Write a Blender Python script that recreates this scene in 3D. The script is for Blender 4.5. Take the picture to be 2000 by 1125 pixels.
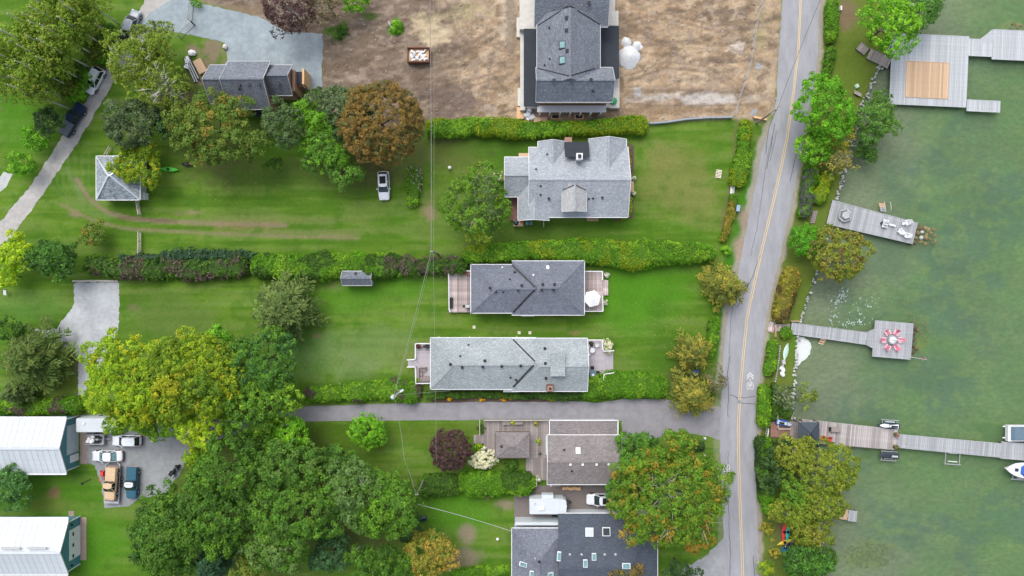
import bpy, math, random
import numpy as np
PI = math.pi
R = math.radians
for o in list(bpy.data.objects): bpy.data.objects.remove(o)
sc = bpy.context.scene
COL = sc.collection
# ---------------------------------------------------------------- camera, sky, sun, exposure
S = 0.085                      # metres per photo pixel on the ground
H = 4000 / 3 * S               # drone height
cam = bpy.data.objects.new('camera', bpy.data.cameras.new('camera'))
cam.location = (0, 0, H); cam.rotation_euler = (0, 0, 0)
cam.data.lens = 24; cam.data.sensor_width = 36; cam.data.clip_start = 1; cam.data.clip_end = 2000
COL.objects.link(cam); sc.camera = cam
SUN_EL, SUN_AZ = 56, 335       # degrees; azimuth clockwise from +Y (top of the picture)
w = bpy.data.worlds.new('World'); sc.world = w; w.use_nodes = True
nt = w.node_tree; nt.nodes.clear()
sky = nt.nodes.new('ShaderNodeTexSky'); sky.sky_type = 'NISHITA'; sky.sun_disc = False
sky.sun_elevation = R(SUN_EL); sky.sun_rotation = R(SUN_AZ); sky.air_density = 1.0; sky.dust_density = 4.0; sky.ozone_density = 1.0
hs = nt.nodes.new('ShaderNodeHueSaturation'); hs.inputs['Saturation'].default_value = 0.5
bg = nt.nodes.new('ShaderNodeBackground'); bg.inputs[1].default_value = 0.15
wo = nt.nodes.new('ShaderNodeOutputWorld')
nt.links.new(sky.outputs[0], hs.inputs['Color']); nt.links.new(hs.outputs[0], bg.inputs[0]); nt.links.new(bg.outputs[0], wo.inputs[0])
sd = bpy.data.lights.new('sun', 'SUN'); sd.energy = 0.85; sd.angle = R(42); sd.color = (1, 0.95, 0.87)
so = bpy.data.objects.new('sun', sd); COL.objects.link(so)
so.rotation_euler = (R(90 - SUN_EL), 0, R(180 - SUN_AZ)); so.location = (0, 0, 60)
# rotation: default light points -Z; tilt so that it comes from azimuth SUN_AZ
from mathutils import Vector
_d = Vector((math.sin(R(SUN_AZ)) * math.cos(R(SUN_EL)), math.cos(R(SUN_AZ)) * math.cos(R(SUN_EL)), math.sin(R(SUN_EL))))
so.rotation_euler = _d.to_track_quat('Z', 'Y').to_euler()
sc.view_settings.view_transform = 'Standard'; sc.view_settings.look = 'None'
sc.view_settings.gamma = 1; sc.view_settings.exposure = 0.74; sc.view_settings.use_curve_mapping = False
sc.render.engine = 'CYCLES'

# ---------------------------------------------------------------- helpers
def W(px, py, z=0.0):
    k = (H - z) / H * S
    return ((px - 1000) * k, (562.5 - py) * k, z)
def Wn(pts):                                    # pixel array -> ground plane
    p = np.asarray(pts, float)
    return np.stack([(p[:, 0] - 1000) * S, (562.5 - p[:, 1]) * S], 1)
BASE = {}
def tag(o, label=None, cat=None, group=None, kind=None):
    if label: o['label'] = label
    if cat: o['category'] = cat
    if group: o['group'] = group
    if kind: o['kind'] = kind
    return o
def thing(name, label, cat, loc=(0, 0, 0), rz=0, group=None):
    o = bpy.data.objects.new(name, None); COL.objects.link(o); o.empty_display_size = .3
    o.location = loc; o.rotation_euler = (0, 0, rz)
    tag(o, label, cat, group); BASE[o.name] = loc
    return o
def link_mesh(name, me, parent=None, loc=(0, 0, 0), rz=0):
    o = bpy.data.objects.new(name, me); COL.objects.link(o); o.location = loc
    if rz: o.rotation_euler = (0, 0, rz)
    if parent: o.parent = parent; BASE[o.name] = BASE.get(parent.name, (0, 0, 0))
    return o
def copy_tree(o, loc, rz, label=None, group=None):
    def cp(x, par):
        c = x.copy(); COL.objects.link(c)
        if par: c.parent = par
        for k in x.children: cp(k, c)
        return c
    r = cp(o, None); r.location = loc; r.rotation_euler = (0, 0, rz)
    if label: r['label'] = label
    if group: r['group'] = group
    return r
class MB:
    def __init__(s): s.v = []; s.f = []; s.m = []
    def add(s, vs, fs, m=0):
        o = len(s.v); s.v += [tuple(p) for p in vs]; s.f += [tuple(i + o for i in f) for f in fs]; s.m += [m] * len(fs); return s
    def box(s, c, d, rz=0, m=0, top=1.0, rx=0, ry=0):
        vs = []
        for z, t in ((-.5, 1), (.5, top)):
            for x, y in ((-.5, -.5), (.5, -.5), (.5, .5), (-.5, .5)):
                X, Y, Z = x * d[0] * t, y * d[1] * t, z * d[2]
                Y, Z = Y * math.cos(rx) - Z * math.sin(rx), Y * math.sin(rx) + Z * math.cos(rx)
                X, Z = X * math.cos(ry) + Z * math.sin(ry), -X * math.sin(ry) + Z * math.cos(ry)
                vs.append((c[0] + X * math.cos(rz) - Y * math.sin(rz), c[1] + X * math.sin(rz) + Y * math.cos(rz), c[2] + Z))
        return s.add(vs, [(3, 2, 1, 0), (4, 5, 6, 7), (0, 1, 5, 4), (1, 2, 6, 5), (2, 3, 7, 6), (3, 0, 4, 7)], m)
    def beam(s, a, b, w, h, m=0):               # rectangular bar between two points
        a, b = Vector(a), Vector(b); d = b - a; L = d.length
        if L < 1e-6: return s
        d /= L; side = d.cross(Vector((0, 0, 1)))
        if side.length < 1e-3: side = Vector((1, 0, 0))
        side.normalize(); up = side.cross(d)
        vs = []
        for p in (a, b):
            for i, j in ((-1, -1), (1, -1), (1, 1), (-1, 1)): vs.append(p + side * (i * w / 2) + up * (j * h / 2))
        return s.add(vs, [(0, 1, 2, 3), (7, 6, 5, 4), (0, 4, 5, 1), (1, 5, 6, 2), (2, 6, 7, 3), (3, 7, 4, 0)], m)
    def prism(s, pts, z0, z1, m=0, shrink=1.0):
        n = len(pts); cx = sum(p[0] for p in pts) / n; cy = sum(p[1] for p in pts) / n
        a = sum(pts[i][0] * pts[(i + 1) % n][1] - pts[(i + 1) % n][0] * pts[i][1] for i in range(n))
        if a < 0: pts = pts[::-1]
        vs = [(p[0], p[1], z0) for p in pts] + [(cx + (p[0] - cx) * shrink, cy + (p[1] - cy) * shrink, z1) for p in pts]
        fs = [tuple(range(n - 1, -1, -1)), tuple(range(n, 2 * n))] + [(i, (i + 1) % n, n + (i + 1) % n, n + i) for i in range(n)]
        return s.add(vs, fs, m)
    def slab(s, pts, th, m=0):                  # 3-D polygon thickened downwards
        n = len(pts); a = sum(pts[i][0] * pts[(i + 1) % n][1] - pts[(i + 1) % n][0] * pts[i][1] for i in range(n))
        if a < 0: pts = pts[::-1]
        vs = [(p[0], p[1], p[2] - th) for p in pts] + [tuple(p) for p in pts]
        fs = [tuple(range(n - 1, -1, -1)), tuple(range(n, 2 * n))] + [(i, (i + 1) % n, n + (i + 1) % n, n + i) for i in range(n)]
        return s.add(vs, fs, m)
    def loft(s, rings, m=0, cap=True):
        n = len(rings[0]); vs = [p for r in rings for p in r]; fs = []
        for k in range(len(rings) - 1):
            for i in range(n):
                j = (i + 1) % n; fs.append((k * n + i, k * n + j, (k + 1) * n + j, (k + 1) * n + i))
        if cap: fs += [tuple(range(n - 1, -1, -1)), tuple((len(rings) - 1) * n + i for i in range(n))]
        return s.add(vs, fs, m)
    def tube(s, pts, rads, n=6, m=0, cap=True):
        pts = [Vector(p) for p in pts]
        if not hasattr(rads, '__len__'): rads = [rads] * len(pts)
        rings = []
        for i, p in enumerate(pts):
            d = (pts[min(i + 1, len(pts) - 1)] - pts[max(i - 1, 0)]).normalized()
            a = d.cross(Vector((0, 0, 1)) if abs(d.z) < .9 else Vector((1, 0, 0))).normalized(); b = d.cross(a)
            rings.append([p + (a * math.cos(2 * PI * k / n) + b * math.sin(2 * PI * k / n)) * rads[i] for k in range(n)])
        return s.loft(rings, m, cap)
    def lathe(s, c, prof, n=12, m=0):
        rings = [[(c[0] + r * math.cos(2 * PI * k / n), c[1] + r * math.sin(2 * PI * k / n), c[2] + z) for k in range(n)] for r, z in prof]
        return s.loft(rings, m)
    def rock(s, c, d, rng, m=0, n=7):
        rings = []
        for k, (zz, rr) in enumerate(((-.5, .55), (-.15, 1), (.22, .88), (.5, .42))):
            rings.append([(c[0] + d[0] / 2 * rr * rng.uniform(.82, 1.12) * math.cos(2 * PI * i / n + c[0]), c[1] + d[1] / 2 * rr * rng.uniform(.82, 1.12) * math.sin(2 * PI * i / n + c[0]), c[2] + d[2] * zz * rng.uniform(.85, 1.1)) for i in range(n)])
        return s.loft(rings, m)
    def mesh(s, name, mats, off=(0, 0, 0), smooth=False):
        me = bpy.data.meshes.new(name)
        me.from_pydata([(v[0] - off[0], v[1] - off[1], v[2] - off[2]) for v in s.v], [], s.f)
        for m in (mats if isinstance(mats, (list, tuple)) else [mats]): me.materials.append(m)
        if len(me.polygons):
            me.polygons.foreach_set('material_index', s.m)
            if smooth: me.polygons.foreach_set('use_smooth', [True] * len(me.polygons))
        me.update(); return me
    def build(s, name, mats, parent=None, world=False, smooth=False, loc=(0, 0, 0), rz=0):
        off = BASE.get(parent.name, (0, 0, 0)) if (world and parent) else (0, 0, 0)
        if world and not parent:
            a = np.array(s.v); off = (float(a[:, 0].mean()), float(a[:, 1].mean()), float(a[:, 2].min())); loc = off
        o = link_mesh(name, s.mesh(name, mats, off, smooth), parent, loc, rz)
        if world and not parent: BASE[o.name] = off
        return o
def inpoly(P, poly):
    poly = np.asarray(poly, float); x, y = P[:, 0], P[:, 1]; c = np.zeros(len(P), bool); n = len(poly); j = n - 1
    for i in range(n):
        xi, yi = poly[i]; xj, yj = poly[j]
        if yi != yj: c ^= ((yi > y) != (yj > y)) & (x < (xj - xi) * (y - yi) / (yj - yi) + xi)
        j = i
    return c
def dline(P, line, closed=False):
    line = np.asarray(line, float); d = np.full(len(P), 1e9)
    idx = range(len(line)) if closed else range(len(line) - 1)
    for i in idx:
        a, b = line[i], line[(i + 1) % len(line)]; ab = b - a; L = (ab ** 2).sum()
        if L < 1e-9: continue
        t = np.clip(((P - a) @ ab) / L, 0, 1); d = np.minimum(d, np.hypot(*(P - a - t[:, None] * ab).T))
    return d
_ng = np.random.RandomState(5).rand(256, 256)
def vnoise(x, y, f):
    x = x * f + 91.3; y = y * f + 37.7; xi = np.floor(x).astype(int); yi = np.floor(y).astype(int); fx = x - xi; fy = y - yi
    fx = fx * fx * (3 - 2 * fx); fy = fy * fy * (3 - 2 * fy); g = lambda a, b: _ng[a % 256, b % 256]
    return (g(xi, yi) * (1 - fx) + g(xi + 1, yi) * fx) * (1 - fy) + (g(xi, yi + 1) * (1 - fx) + g(xi + 1, yi + 1) * fx) * fy
def fbm(x, y, f, o=4):
    r = 0; a = .5; t = 0
    for k in range(o): r = r + a * vnoise(x, y, f); t += a; f *= 2.1; a *= .55
    return r / t
def ragged(poly, step=5, amp=2.5, seed=1):       # pixel polygon -> irregular outline
    rng = random.Random(seed); out = []; step = min(step, 2.2)
    n = len(poly); ph = [(rng.uniform(0, 6.3), rng.uniform(.05, .9), rng.choice((0, 1))) for _ in range(10)]; s = 0
    for i in range(n):
        a, b = poly[i], poly[(i + 1) % n]; L = math.hypot(b[0] - a[0], b[1] - a[1]); k = max(1, int(L / step))
        for j in range(k):
            t = j / k; d = [rng.gauss(0, amp * .16), rng.gauss(0, amp * .16)]
            for p, f, ax in ph: d[ax] += math.sin((s + L * t) * f * .5 + p) * amp * .24 / (f + .25) ** .5
            out.append((a[0] + (b[0] - a[0]) * t + d[0], a[1] + (b[1] - a[1]) * t + d[1]))
        s += L
    return out

# ---------------------------------------------------------------- materials
def nodes(name):
    m = bpy.data.materials.new(name); m.use_nodes = True; t = m.node_tree
    return m, t, t.nodes['Principled BSDF'], t.nodes, t.links
def noise(N, L, vec, scale, detail=4, rough=.6):
    n = N.new('ShaderNodeTexNoise'); n.inputs['Scale'].default_value = scale; n.inputs['Detail'].default_value = detail; n.inputs['Roughness'].default_value = rough
    L.new(vec, n.inputs['Vector']); return n.outputs['Fac']
def mrange(N, L, v, a, b, c, d):
    n = N.new('ShaderNodeMapRange'); L.new(v, n.inputs[0])
    for i, q in enumerate((a, b, c, d)): n.inputs[i + 1].default_value = q
    return n.outputs[0]
def vscale(N, L, col, f):
    n = N.new('ShaderNodeVectorMath'); n.operation = 'SCALE'
    if isinstance(col, tuple): n.inputs[0].default_value = col[:3]
    else: L.new(col, n.inputs[0])
    L.new(f, n.inputs['Scale']); return n.outputs[0]
def mixc(N, L, f, a, b):
    n = N.new('ShaderNodeMix'); n.data_type = 'RGBA'; L.new(f, n.inputs[0])
    for i, q in ((6, a), (7, b)):
        if isinstance(q, tuple): n.inputs[i].default_value = (*q[:3], 1)
        else: L.new(q, n.inputs[i])
    return n.outputs[2]
def objvec(N, L, sx=1, sy=1, sz=1, rz=0):
    tc = N.new('ShaderNodeTexCoord'); mp = N.new('ShaderNodeMapping'); mp.inputs['Scale'].default_value = (sx, sy, sz); mp.inputs['Rotation'].default_value = (0, 0, rz)
    L.new(tc.outputs['Object'], mp.inputs[0]); return mp.outputs[0]
def bump(N, L, b, h, st=.3, dist=.05):
    n = N.new('ShaderNodeBump'); n.inputs['Strength'].default_value = st; n.inputs['Distance'].default_value = dist
    L.new(h, n.inputs['Height']); L.new(n.outputs[0], b.inputs['Normal'])
def M(name, col, rough=.6, var=.2, scale=3, metal=0, bmp=.15, rnd=0, spec=.3, coat=0, st=(1, 1)):
    m, t, b, N, L = nodes(name); v = objvec(N, L, st[0], st[1])
    f = noise(N, L, v, scale, 5, .7)
    c = vscale(N, L, col, mrange(N, L, f, .3, .7, 1 - var, 1 + var))
    if rnd:
        oi = N.new('ShaderNodeObjectInfo'); c = vscale(N, L, c, mrange(N, L, oi.outputs['Random'], 0, 1, 1 - rnd, 1 + rnd))
    L.new(c, b.inputs['Base Color']); b.inputs['Roughness'].default_value = rough; b.inputs['Metallic'].default_value = metal
    b.inputs['Specular IOR Level'].default_value = spec; b.inputs['Coat Weight'].default_value = coat
    if bmp: bump(N, L, b, noise(N, L, v, scale * 4), bmp, .03)
    return m
def shingle(name, c1, c2, rz=0, fleck=.35):
    m, t, b, N, L = nodes(name); v = objvec(N, L, 1, 1, 1, rz)
    br = N.new('ShaderNodeTexBrick'); L.new(v, br.inputs['Vector']); br.inputs['Scale'].default_value = 1
    br.inputs['Brick Width'].default_value = .42; br.inputs['Row Height'].default_value = .17; br.inputs['Mortar Size'].default_value = .012
    br.inputs['Color1'].default_value = (*c1, 1); br.inputs['Color2'].default_value = (*c2, 1); br.inputs['Mortar'].default_value = (*[q * .45 for q in c1], 1)
    v2 = objvec(N, L, 1.5, 2.6, 1, rz)
    fl = mrange(N, L, noise(N, L, v2, 2.6, 2, .8), .50, .68, 0, fleck)
    c = mixc(N, L, fl, br.outputs['Color'], tuple(min(.75, q * 2.3 + .03) for q in c2))
    st = mrange(N, L, noise(N, L, v, .35, 4, .6), .3, .7, .88, 1.12)
    L.new(vscale(N, L, c, st), b.inputs['Base Color']); b.inputs['Roughness'].default_value = .85; b.inputs['Specular IOR Level'].default_value = .2
    bump(N, L, b, br.outputs['Fac'], -.4, .02)
    return m
def vcol(name, rough=.7, fine=9, var=.25, fine2=45, var2=.2, bmp=.4, stretch=(1, 1), spec=.2, big=.6, bigv=.12, trans=0, dist=.06):
    m, t, b, N, L = nodes(name); a = N.new('ShaderNodeAttribute'); a.attribute_name = 'Col'; v = objvec(N, L, *stretch)
    c = a.outputs['Color']
    for sc_, va in ((fine, var), (fine2, var2), (big, bigv)):
        if va: c = vscale(N, L, c, mrange(N, L, noise(N, L, v, sc_, 4, .65), .3, .7, 1 - va, 1 + va))
    L.new(c, b.inputs['Base Color']); b.inputs['Roughness'].default_value = rough; b.inputs['Specular IOR Level'].default_value = spec
    if bmp: bump(N, L, b, noise(N, L, v, fine, 6, .7), bmp, dist)
    if trans:
        tr = N.new('ShaderNodeBsdfTranslucent'); L.new(c, tr.inputs[0]); mx = N.new('ShaderNodeMixShader'); mx.inputs[0].default_value = trans
        L.new(b.outputs[0], mx.inputs[1]); L.new(tr.outputs[0], mx.inputs[2]); L.new(mx.outputs[0], t.nodes['Material Output'].inputs[0])
    return m
LEAF = vcol('leaf', .6, 1.5, .12, 6, .1, 0, spec=.25, bigv=0, trans=.36)
GRASS = vcol('grass_ground', .85, 2.2, .12, 14, .16, .35, spec=.1, big=.25, bigv=.08)
DIRT = vcol('dirt_ground', .9, 2.2, .17, 9, .2, .9, spec=.1, big=.3, bigv=.12, dist=.2)
BED = vcol('lake_bed_mud', .9, 1.1, .28, 5, .2, .5, spec=.1, big=.12, bigv=.2, stretch=(1, 1.6))
GRAVEL = vcol('gravel', .9, 1.3, .12, 13, .2, .6, spec=.1, big=.28, bigv=.17)
M_road = M('asphalt', (.275, .28, .305), .9, .15, .8, bmp=.2, st=(1, .25))
M_drive = M('driveway_asphalt', (.235, .232, .252), .9, .16, .7, bmp=.2)
M_paver = M('brown_paving', (.16, .14, .135), .9, .12, 3, bmp=.2)
M_tar = M('crack_sealant', (.05, .05, .055), .6, .1)
M_yel = M('yellow_line_paint', (.62, .45, .20), .7, .22, 5)
M_wline = M('white_line_paint', (.66, .66, .66), .7, .25, 5)
M_white = M('white_paint', (.68, .69, .71), .5, .06, 2, bmp=.05)
M_offw = M('off_white_metal', (.50, .545, .58), .45, .07, .8, bmp=.05, st=(.5, 2), rnd=.04)
M_teal = M('teal_siding', (.075, .22, .26), .5, .1, 2)
M_glass = M('dark_glass', (.02, .03, .035), .08, .1, spec=.6, bmp=0)
M_tint = M('tinted_roof_glass', (.012, .015, .02), .45, .1, spec=.12, bmp=0)
M_gblue = M('bluish_glass', (.13, .26, .27), .1, .3, 1.5, spec=.7, bmp=0)
M_black = M('black_plastic', (.015, .016, .02), .5, .1)
M_char = M('charcoal_membrane', (.03, .037, .048), .8, .12, .8, bmp=.05)
M_conc = M('concrete', (.52, .51, .48), .85, .12, 1.2)
M_tan = M('tan_brick', (.33, .20, .145), .85, .15, 6)
M_beige = M('beige_siding', (.48, .44, .38), .7, .08, 3)
M_brick = M('brown_brick', (.17, .12, .10), .85, .2, 6)
M_gsid = M('grey_siding', (.42, .43, .45), .7, .08, 3)
M_dock = M('weathered_dock_wood', (.33, .345, .365), .85, .22, 1.6, rnd=.17, st=(3, 3))
M_dockl = M('pale_dock_wood', (.41, .435, .46), .85, .2, 1.6, rnd=.14, st=(3, 3))
M_dockd = M('bleached_brown_grey_wood', (.34, .315, .31), .85, .3, 1.2, rnd=.3, st=(5, 1.5))
M_dockb = M('aged_brown_grey_wood', (.255, .225, .215), .85, .25, 1.6, rnd=.24, st=(3, 3))
M_cedar = M('fresh_cedar', (.50, .35, .23), .75, .15, 2, rnd=.2, st=(3, 3))
M_redw = M('red_brown_stained_wood', (.26, .14, .12), .8, .2, 2, rnd=.14)
M_rdeck = M('worn_pink_grey_deck_wood', (.40, .335, .325), .8, .5, 1.1, rnd=.3, st=(2, 1))
M_gdeck = M('lilac_grey_deck_board', (.40, .37, .40), .7, .07, 2, rnd=.05)
M_wood = M('plywood', (.60, .38, .20), .75, .18, 4)
M_rail = M('split_rail_wood', (.44, .41, .36), .85, .2, 4)
M_bark = M('grey_bark', (.23, .21, .19), .9, .3, 5)
M_barkl = M('pale_bark', (.52, .50, .45), .9, .25, 5)
M_barkd = M('brown_bark', (.10, .075, .055), .9, .3, 5)
M_tyre = M('tyre_rubber', (.02, .02, .02), .85, .1)
M_rim = M('rim_alloy', (.35, .35, .36), .35, .1, metal=.7)
M_pink = M('pink_plastic', (.62, .17, .26), .55, .08)
M_pinkl = M('pale_pink_plastic', (.80, .50, .55), .55, .08)
M_red = M('red_plastic', (.65, .05, .035), .45, .08)
M_steel = M('galvanised_steel', (.45, .46, .48), .4, .12, metal=.5)
M_rock = M('shore_stone', (.42, .42, .42), .9, .3, 2)
M_brock = M('algae_boulder', (.17, .145, .07), .9, .5, 3, rnd=.25)
M_blue = M('blue_fabric', (.03, .10, .38), .5, .12)
M_grn = M('green_plastic', (.03, .30, .10), .45, .1)
M_tealp = M('turquoise_plastic', (.05, .45, .38), .45, .1)
M_yelp = M('yellow_plastic', (.55, .45, .03), .45, .1)
M_sil = M('silver_paint', (.55, .58, .63), .3, .04, metal=.3, coat=.4, bmp=0)
M_wcar = M('white_car_paint', (.66, .69, .74), .3, .03, coat=.5, bmp=0)
M_navy = M('navy_car_paint', (.010, .025, .06), .25, .1, coat=.5, bmp=0)
M_tealc = M('teal_car_paint', (.025, .10, .15), .4, .12, coat=.3, bmp=0)
M_tanc = M('tan_car_paint', (.55, .40, .25), .45, .1, coat=.2, bmp=0)
M_cush = M('grey_brown_cushion', (.26, .22, .21), .9, .1)
M_tarp = M('white_tarp', (.70, .71, .74), .6, .15, 4, bmp=.5)
M_rust = M('rusty_steel', (.13, .055, .035), .8, .3, 4)
M_wire = M('wire', (.22, .26, .20), .5, .1)
M_soil = M('soil', (.10, .075, .055), .95, .3, 4, bmp=.5)
M_canopy = M('slate_canopy_fabric', (.05, .065, .085), .8, .1)
SH_blue = [shingle('blue_grey_shingle', (.12, .138, .165), (.17, .19, .222), r) for r in (0, PI / 2)]
SH_light = [shingle('light_grey_shingle', (.25, .28, .315), (.33, .37, .41), r) for r in (0, PI / 2)]
SH_green = [shingle('green_grey_shingle', (.245, .285, .30), (.31, .355, .375), r) for r in (0, PI / 2)]
SH_dark = [shingle('dark_slate_shingle', (.118, .132, .165), (.165, .182, .218), r, .3) for r in (0, PI / 2)]
SH_brown = [shingle('brown_grey_shingle', (.17, .155, .155), (.235, .215, .215), r, .25) for r in (0, PI / 2)]
SH_coal = [shingle('coal_shingle', (.062, .076, .10), (.085, .102, .13), r, .15) for r in (0, PI / 2)]

# ---------------------------------------------------------------- setting: lawn, dirt, bed
SHORE = [(1800, -400), (1775, -60), (1768, 0), (1750, 60), (1730, 110), (1712, 145), (1683, 207), (1668, 270), (1650, 330), (1632, 395), (1620, 430), (1610, 475), (1600, 520), (1585, 560), (1570, 605), (1560, 640), (1555, 690), (1552, 740), (1548, 790), (1546, 840), (1552, 890), (1575, 950), (1598, 1010), (1606, 1060), (1600, 1130), (1590, 1500)]
ROAD_L = [(1532, -160), (1528, 0), (1521, 100), (1517, 190), (1509, 232), (1499, 260), (1487, 300), (1476, 360), (1463, 420), (1452, 480), (1440, 540), (1422, 610), (1414, 680), (1410, 740), (1407, 820), (1406, 880), (1409, 950), (1413, 1030), (1415, 1125), (1418, 1300)]
ROAD_R = [(1604, -160), (1600, 0), (1598, 100), (1590, 165), (1574, 235), (1568, 290), (1555, 350), (1541, 420), (1526, 490), (1511, 550), (1497, 615), (1488, 690), (1481, 760), (1478, 830), (1477, 900), (1478, 1000), (1484, 1125), (1492, 1300)]
MID = [(1566, -160), (1564, 0), (1559, 100), (1547, 200), (1537, 270), (1525, 330), (1504, 420), (1485, 500), (1474, 550), (1459, 620), (1451, 700), (1445, 770), (1442, 830), (1442, 880), (1446, 1000), (1451, 1125), (1458, 1300)]
DIRTP = [(380, -300), (1528, -300), (1526, 40), (1518, 150), (1515, 215), (1490, 238), (1432, 231), (1270, 240), (1100, 236), (830, 237), (760, 260), (640, 240), (628, 170), (628, 75), (560, 68), (500, 35), (430, 14), (380, 0)]
gx = np.arange(-100, 100.01, .31); gy = np.arange(-63, 63.01, .31)
GX, GY = np.meshgrid(gx, gy, indexing='ij'); PX = GX.ravel(); PY = GY.ravel(); P2 = np.stack([PX, PY], 1)
def pxx(): return PX / S + 1000, 562.5 - PY / S
QX, QY = pxx(); Q2 = np.stack([QX, QY], 1)
shore_w = Wn(SHORE); sx_at = np.interp(QY, [p[1] for p in SHORE], [p[0] for p in SHORE])
ds = (QX - sx_at) * S + (fbm(PX, PY, .9, 3) - .5) * .5        # >0 is lake
n1 = fbm(PX, PY, .12, 4); n2 = fbm(PX, PY, .6, 4); n3 = fbm(PX, PY, 2.2, 3); stripe = fbm(PX * .09, PY, 1.1, 4)
def lerp(c, d, k): return c * (1 - k[:, None]) + np.array(d)[None] * k[:, None]
def sstep(x, a, b): t = np.clip((x - a) / (b - a), 0, 1); return t * t * (3 - 2 * t)
C = np.tile(np.array([.074, .156, .013]), (len(PX), 1))
C = lerp(C, (.095, .178, .018), sstep(n1, .42, .62))
C = lerp(C, (.115, .180, .036), sstep(stripe, .48, .62) * .75)
C = lerp(C, (.050, .122, .010), (1 - sstep(stripe, .36, .48)) * .6)
mow = np.sin(PY * 5.2 + fbm(PX * .3, PY * .3, .15, 2) * 5) * .5 + np.sin(PY * 2.3 + 1.3) * .5
C = C * (1 + .085 * mow * sstep(fbm(PX, PY, .05, 3), .32, .55))[:, None]
C = lerp(C, (.045, .125, .010), sstep(n2, .55, .75) * .5)
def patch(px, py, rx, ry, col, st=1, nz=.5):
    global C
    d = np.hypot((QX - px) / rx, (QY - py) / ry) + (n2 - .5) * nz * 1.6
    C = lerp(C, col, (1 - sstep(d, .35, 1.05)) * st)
def track(line, wpx, col, st=1, nz=.5):
    global C
    d = dline(Q2, line) / wpx + (n2 - .5) * nz * 1.5
    C = lerp(C, col, (1 - sstep(d, .3, 1.1)) * st)
DRY = (.17, .17, .055); BARE = (.17, .135, .085); PALE = (.14, .20, .075); DG = (.044, .112, .010); BRI = (.060, .180, .010)
patch(1320, 350, 95, 85, (.15, .165, .045), .75); patch(1290, 300, 40, 40, DRY, .5); patch(1370, 400, 50, 50, DRY, .45)
for x, y in ((1298, 368), (1305, 345), (1330, 377), (1355, 360), (1290, 365)): patch(x, y, 9, 9, DG, .35)
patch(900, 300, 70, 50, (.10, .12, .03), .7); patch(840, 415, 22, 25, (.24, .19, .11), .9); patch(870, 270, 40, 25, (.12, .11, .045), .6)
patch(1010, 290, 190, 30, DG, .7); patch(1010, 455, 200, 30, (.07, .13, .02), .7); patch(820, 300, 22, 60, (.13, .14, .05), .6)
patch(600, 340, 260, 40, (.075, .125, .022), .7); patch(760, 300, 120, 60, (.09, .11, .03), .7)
patch(600, 690, 110, 70, (.095, .19, .05), .65); patch(720, 680, 140, 60, PALE, .5); patch(690, 720, 60, 35, PALE, .5); patch(820, 700, 60, 40, DRY, .35)
patch(620, 656, 14, 6, (.22, .15, .10), .6); patch(655, 560, 22, 16, BARE, .35)
patch(1260, 560, 130, 80, BRI, .9); patch(1240, 600, 90, 70, BRI, .7); patch(1320, 690, 80, 60, DG, .5); patch(1285, 600, 35, 30, DG, .5)
patch(1120, 651, 14, 6, (.20, .13, .07), .7); patch(660, 590, 140, 40, BRI, .6); patch(760, 560, 130, 35, BRI, .7)
patch(330, 620, 120, 60, (.085, .14, .03), .7); patch(260, 600, 22, 12, BARE, .5); patch(60, 600, 90, 40, (.075, .17, .035), .5)
patch(110, 730, 60, 50, (.09, .12, .02), .9); patch(148, 700, 10, 50, (.15, .13, .07), .8)
patch(90, 960, 160, 60, (.05, .15, .008), .7); patch(105, 962, 18, 14, (.16, .11, .06), .9); patch(180, 1060, 90, 70, BRI, .8); patch(100, 985, 60, 20, DRY, .35)
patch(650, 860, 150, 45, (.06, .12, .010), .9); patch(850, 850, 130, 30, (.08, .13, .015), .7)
patch(880, 1000, 110, 60, BRI, .8); patch(912, 1043, 24, 26, (.20, .17, .115), .95, .3); patch(905, 1090, 50, 26, (.19, .16, .11), .9)
patch(985, 985, 26, 14, (.22, .18, .13), .8); patch(952, 968, 8, 14, BARE, .7); patch(50, 120, 30, 140, (.08, .16, .015), .5); patch(30, 240, 60, 80, (.05, .17, .008), .6)
patch(550, 430, 230, 12, (.16, .18, .06), .5); patch(600, 455, 160, 10, (.17, .17, .075), .5); patch(480, 440, 90, 14, (.20, .17, .07), .6)
for k in range(7): track([(90 + k * 14, 300), (100 + k * 12, 360), (135 + k * 9, 400), (190 + k * 6, 425)], 4, (.12, .20, .055), .35)
track([(150, 350), (175, 390), (210, 415), (260, 428), (330, 433), (420, 437), (560, 440)], 6, (.20, .165, .10), .85); track([(235, 425), (290, 429), (345, 433)], 5, (.14, .10, .07), .8)
track([(120, 400), (180, 430), (240, 446), (300, 450), (400, 455), (560, 462), (700, 465)], 5, (.19, .17, .09), .75)
track([(130, 330), (165, 400)], 5, PALE, .5); patch(145, 418, 18, 10, (.20, .16, .10), .7); patch(380, 415, 22, 8, (.22, .19, .10), .7); patch(350, 418, 12, 6, BARE, .5)
track([(1440, 232), (1435, 330), (1410, 440)], 8, (.14, .12, .06), .5)
track([(1400, 640), (1400, 760)], 8, (.05, .17, .01), .5)
lane_edge = [(1490, 290), (1475, 330), (1455, 400), (1440, 470), (1425, 520), (1405, 600)]
track(lane_edge, 18, (.04, .16, .008), .9)
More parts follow.
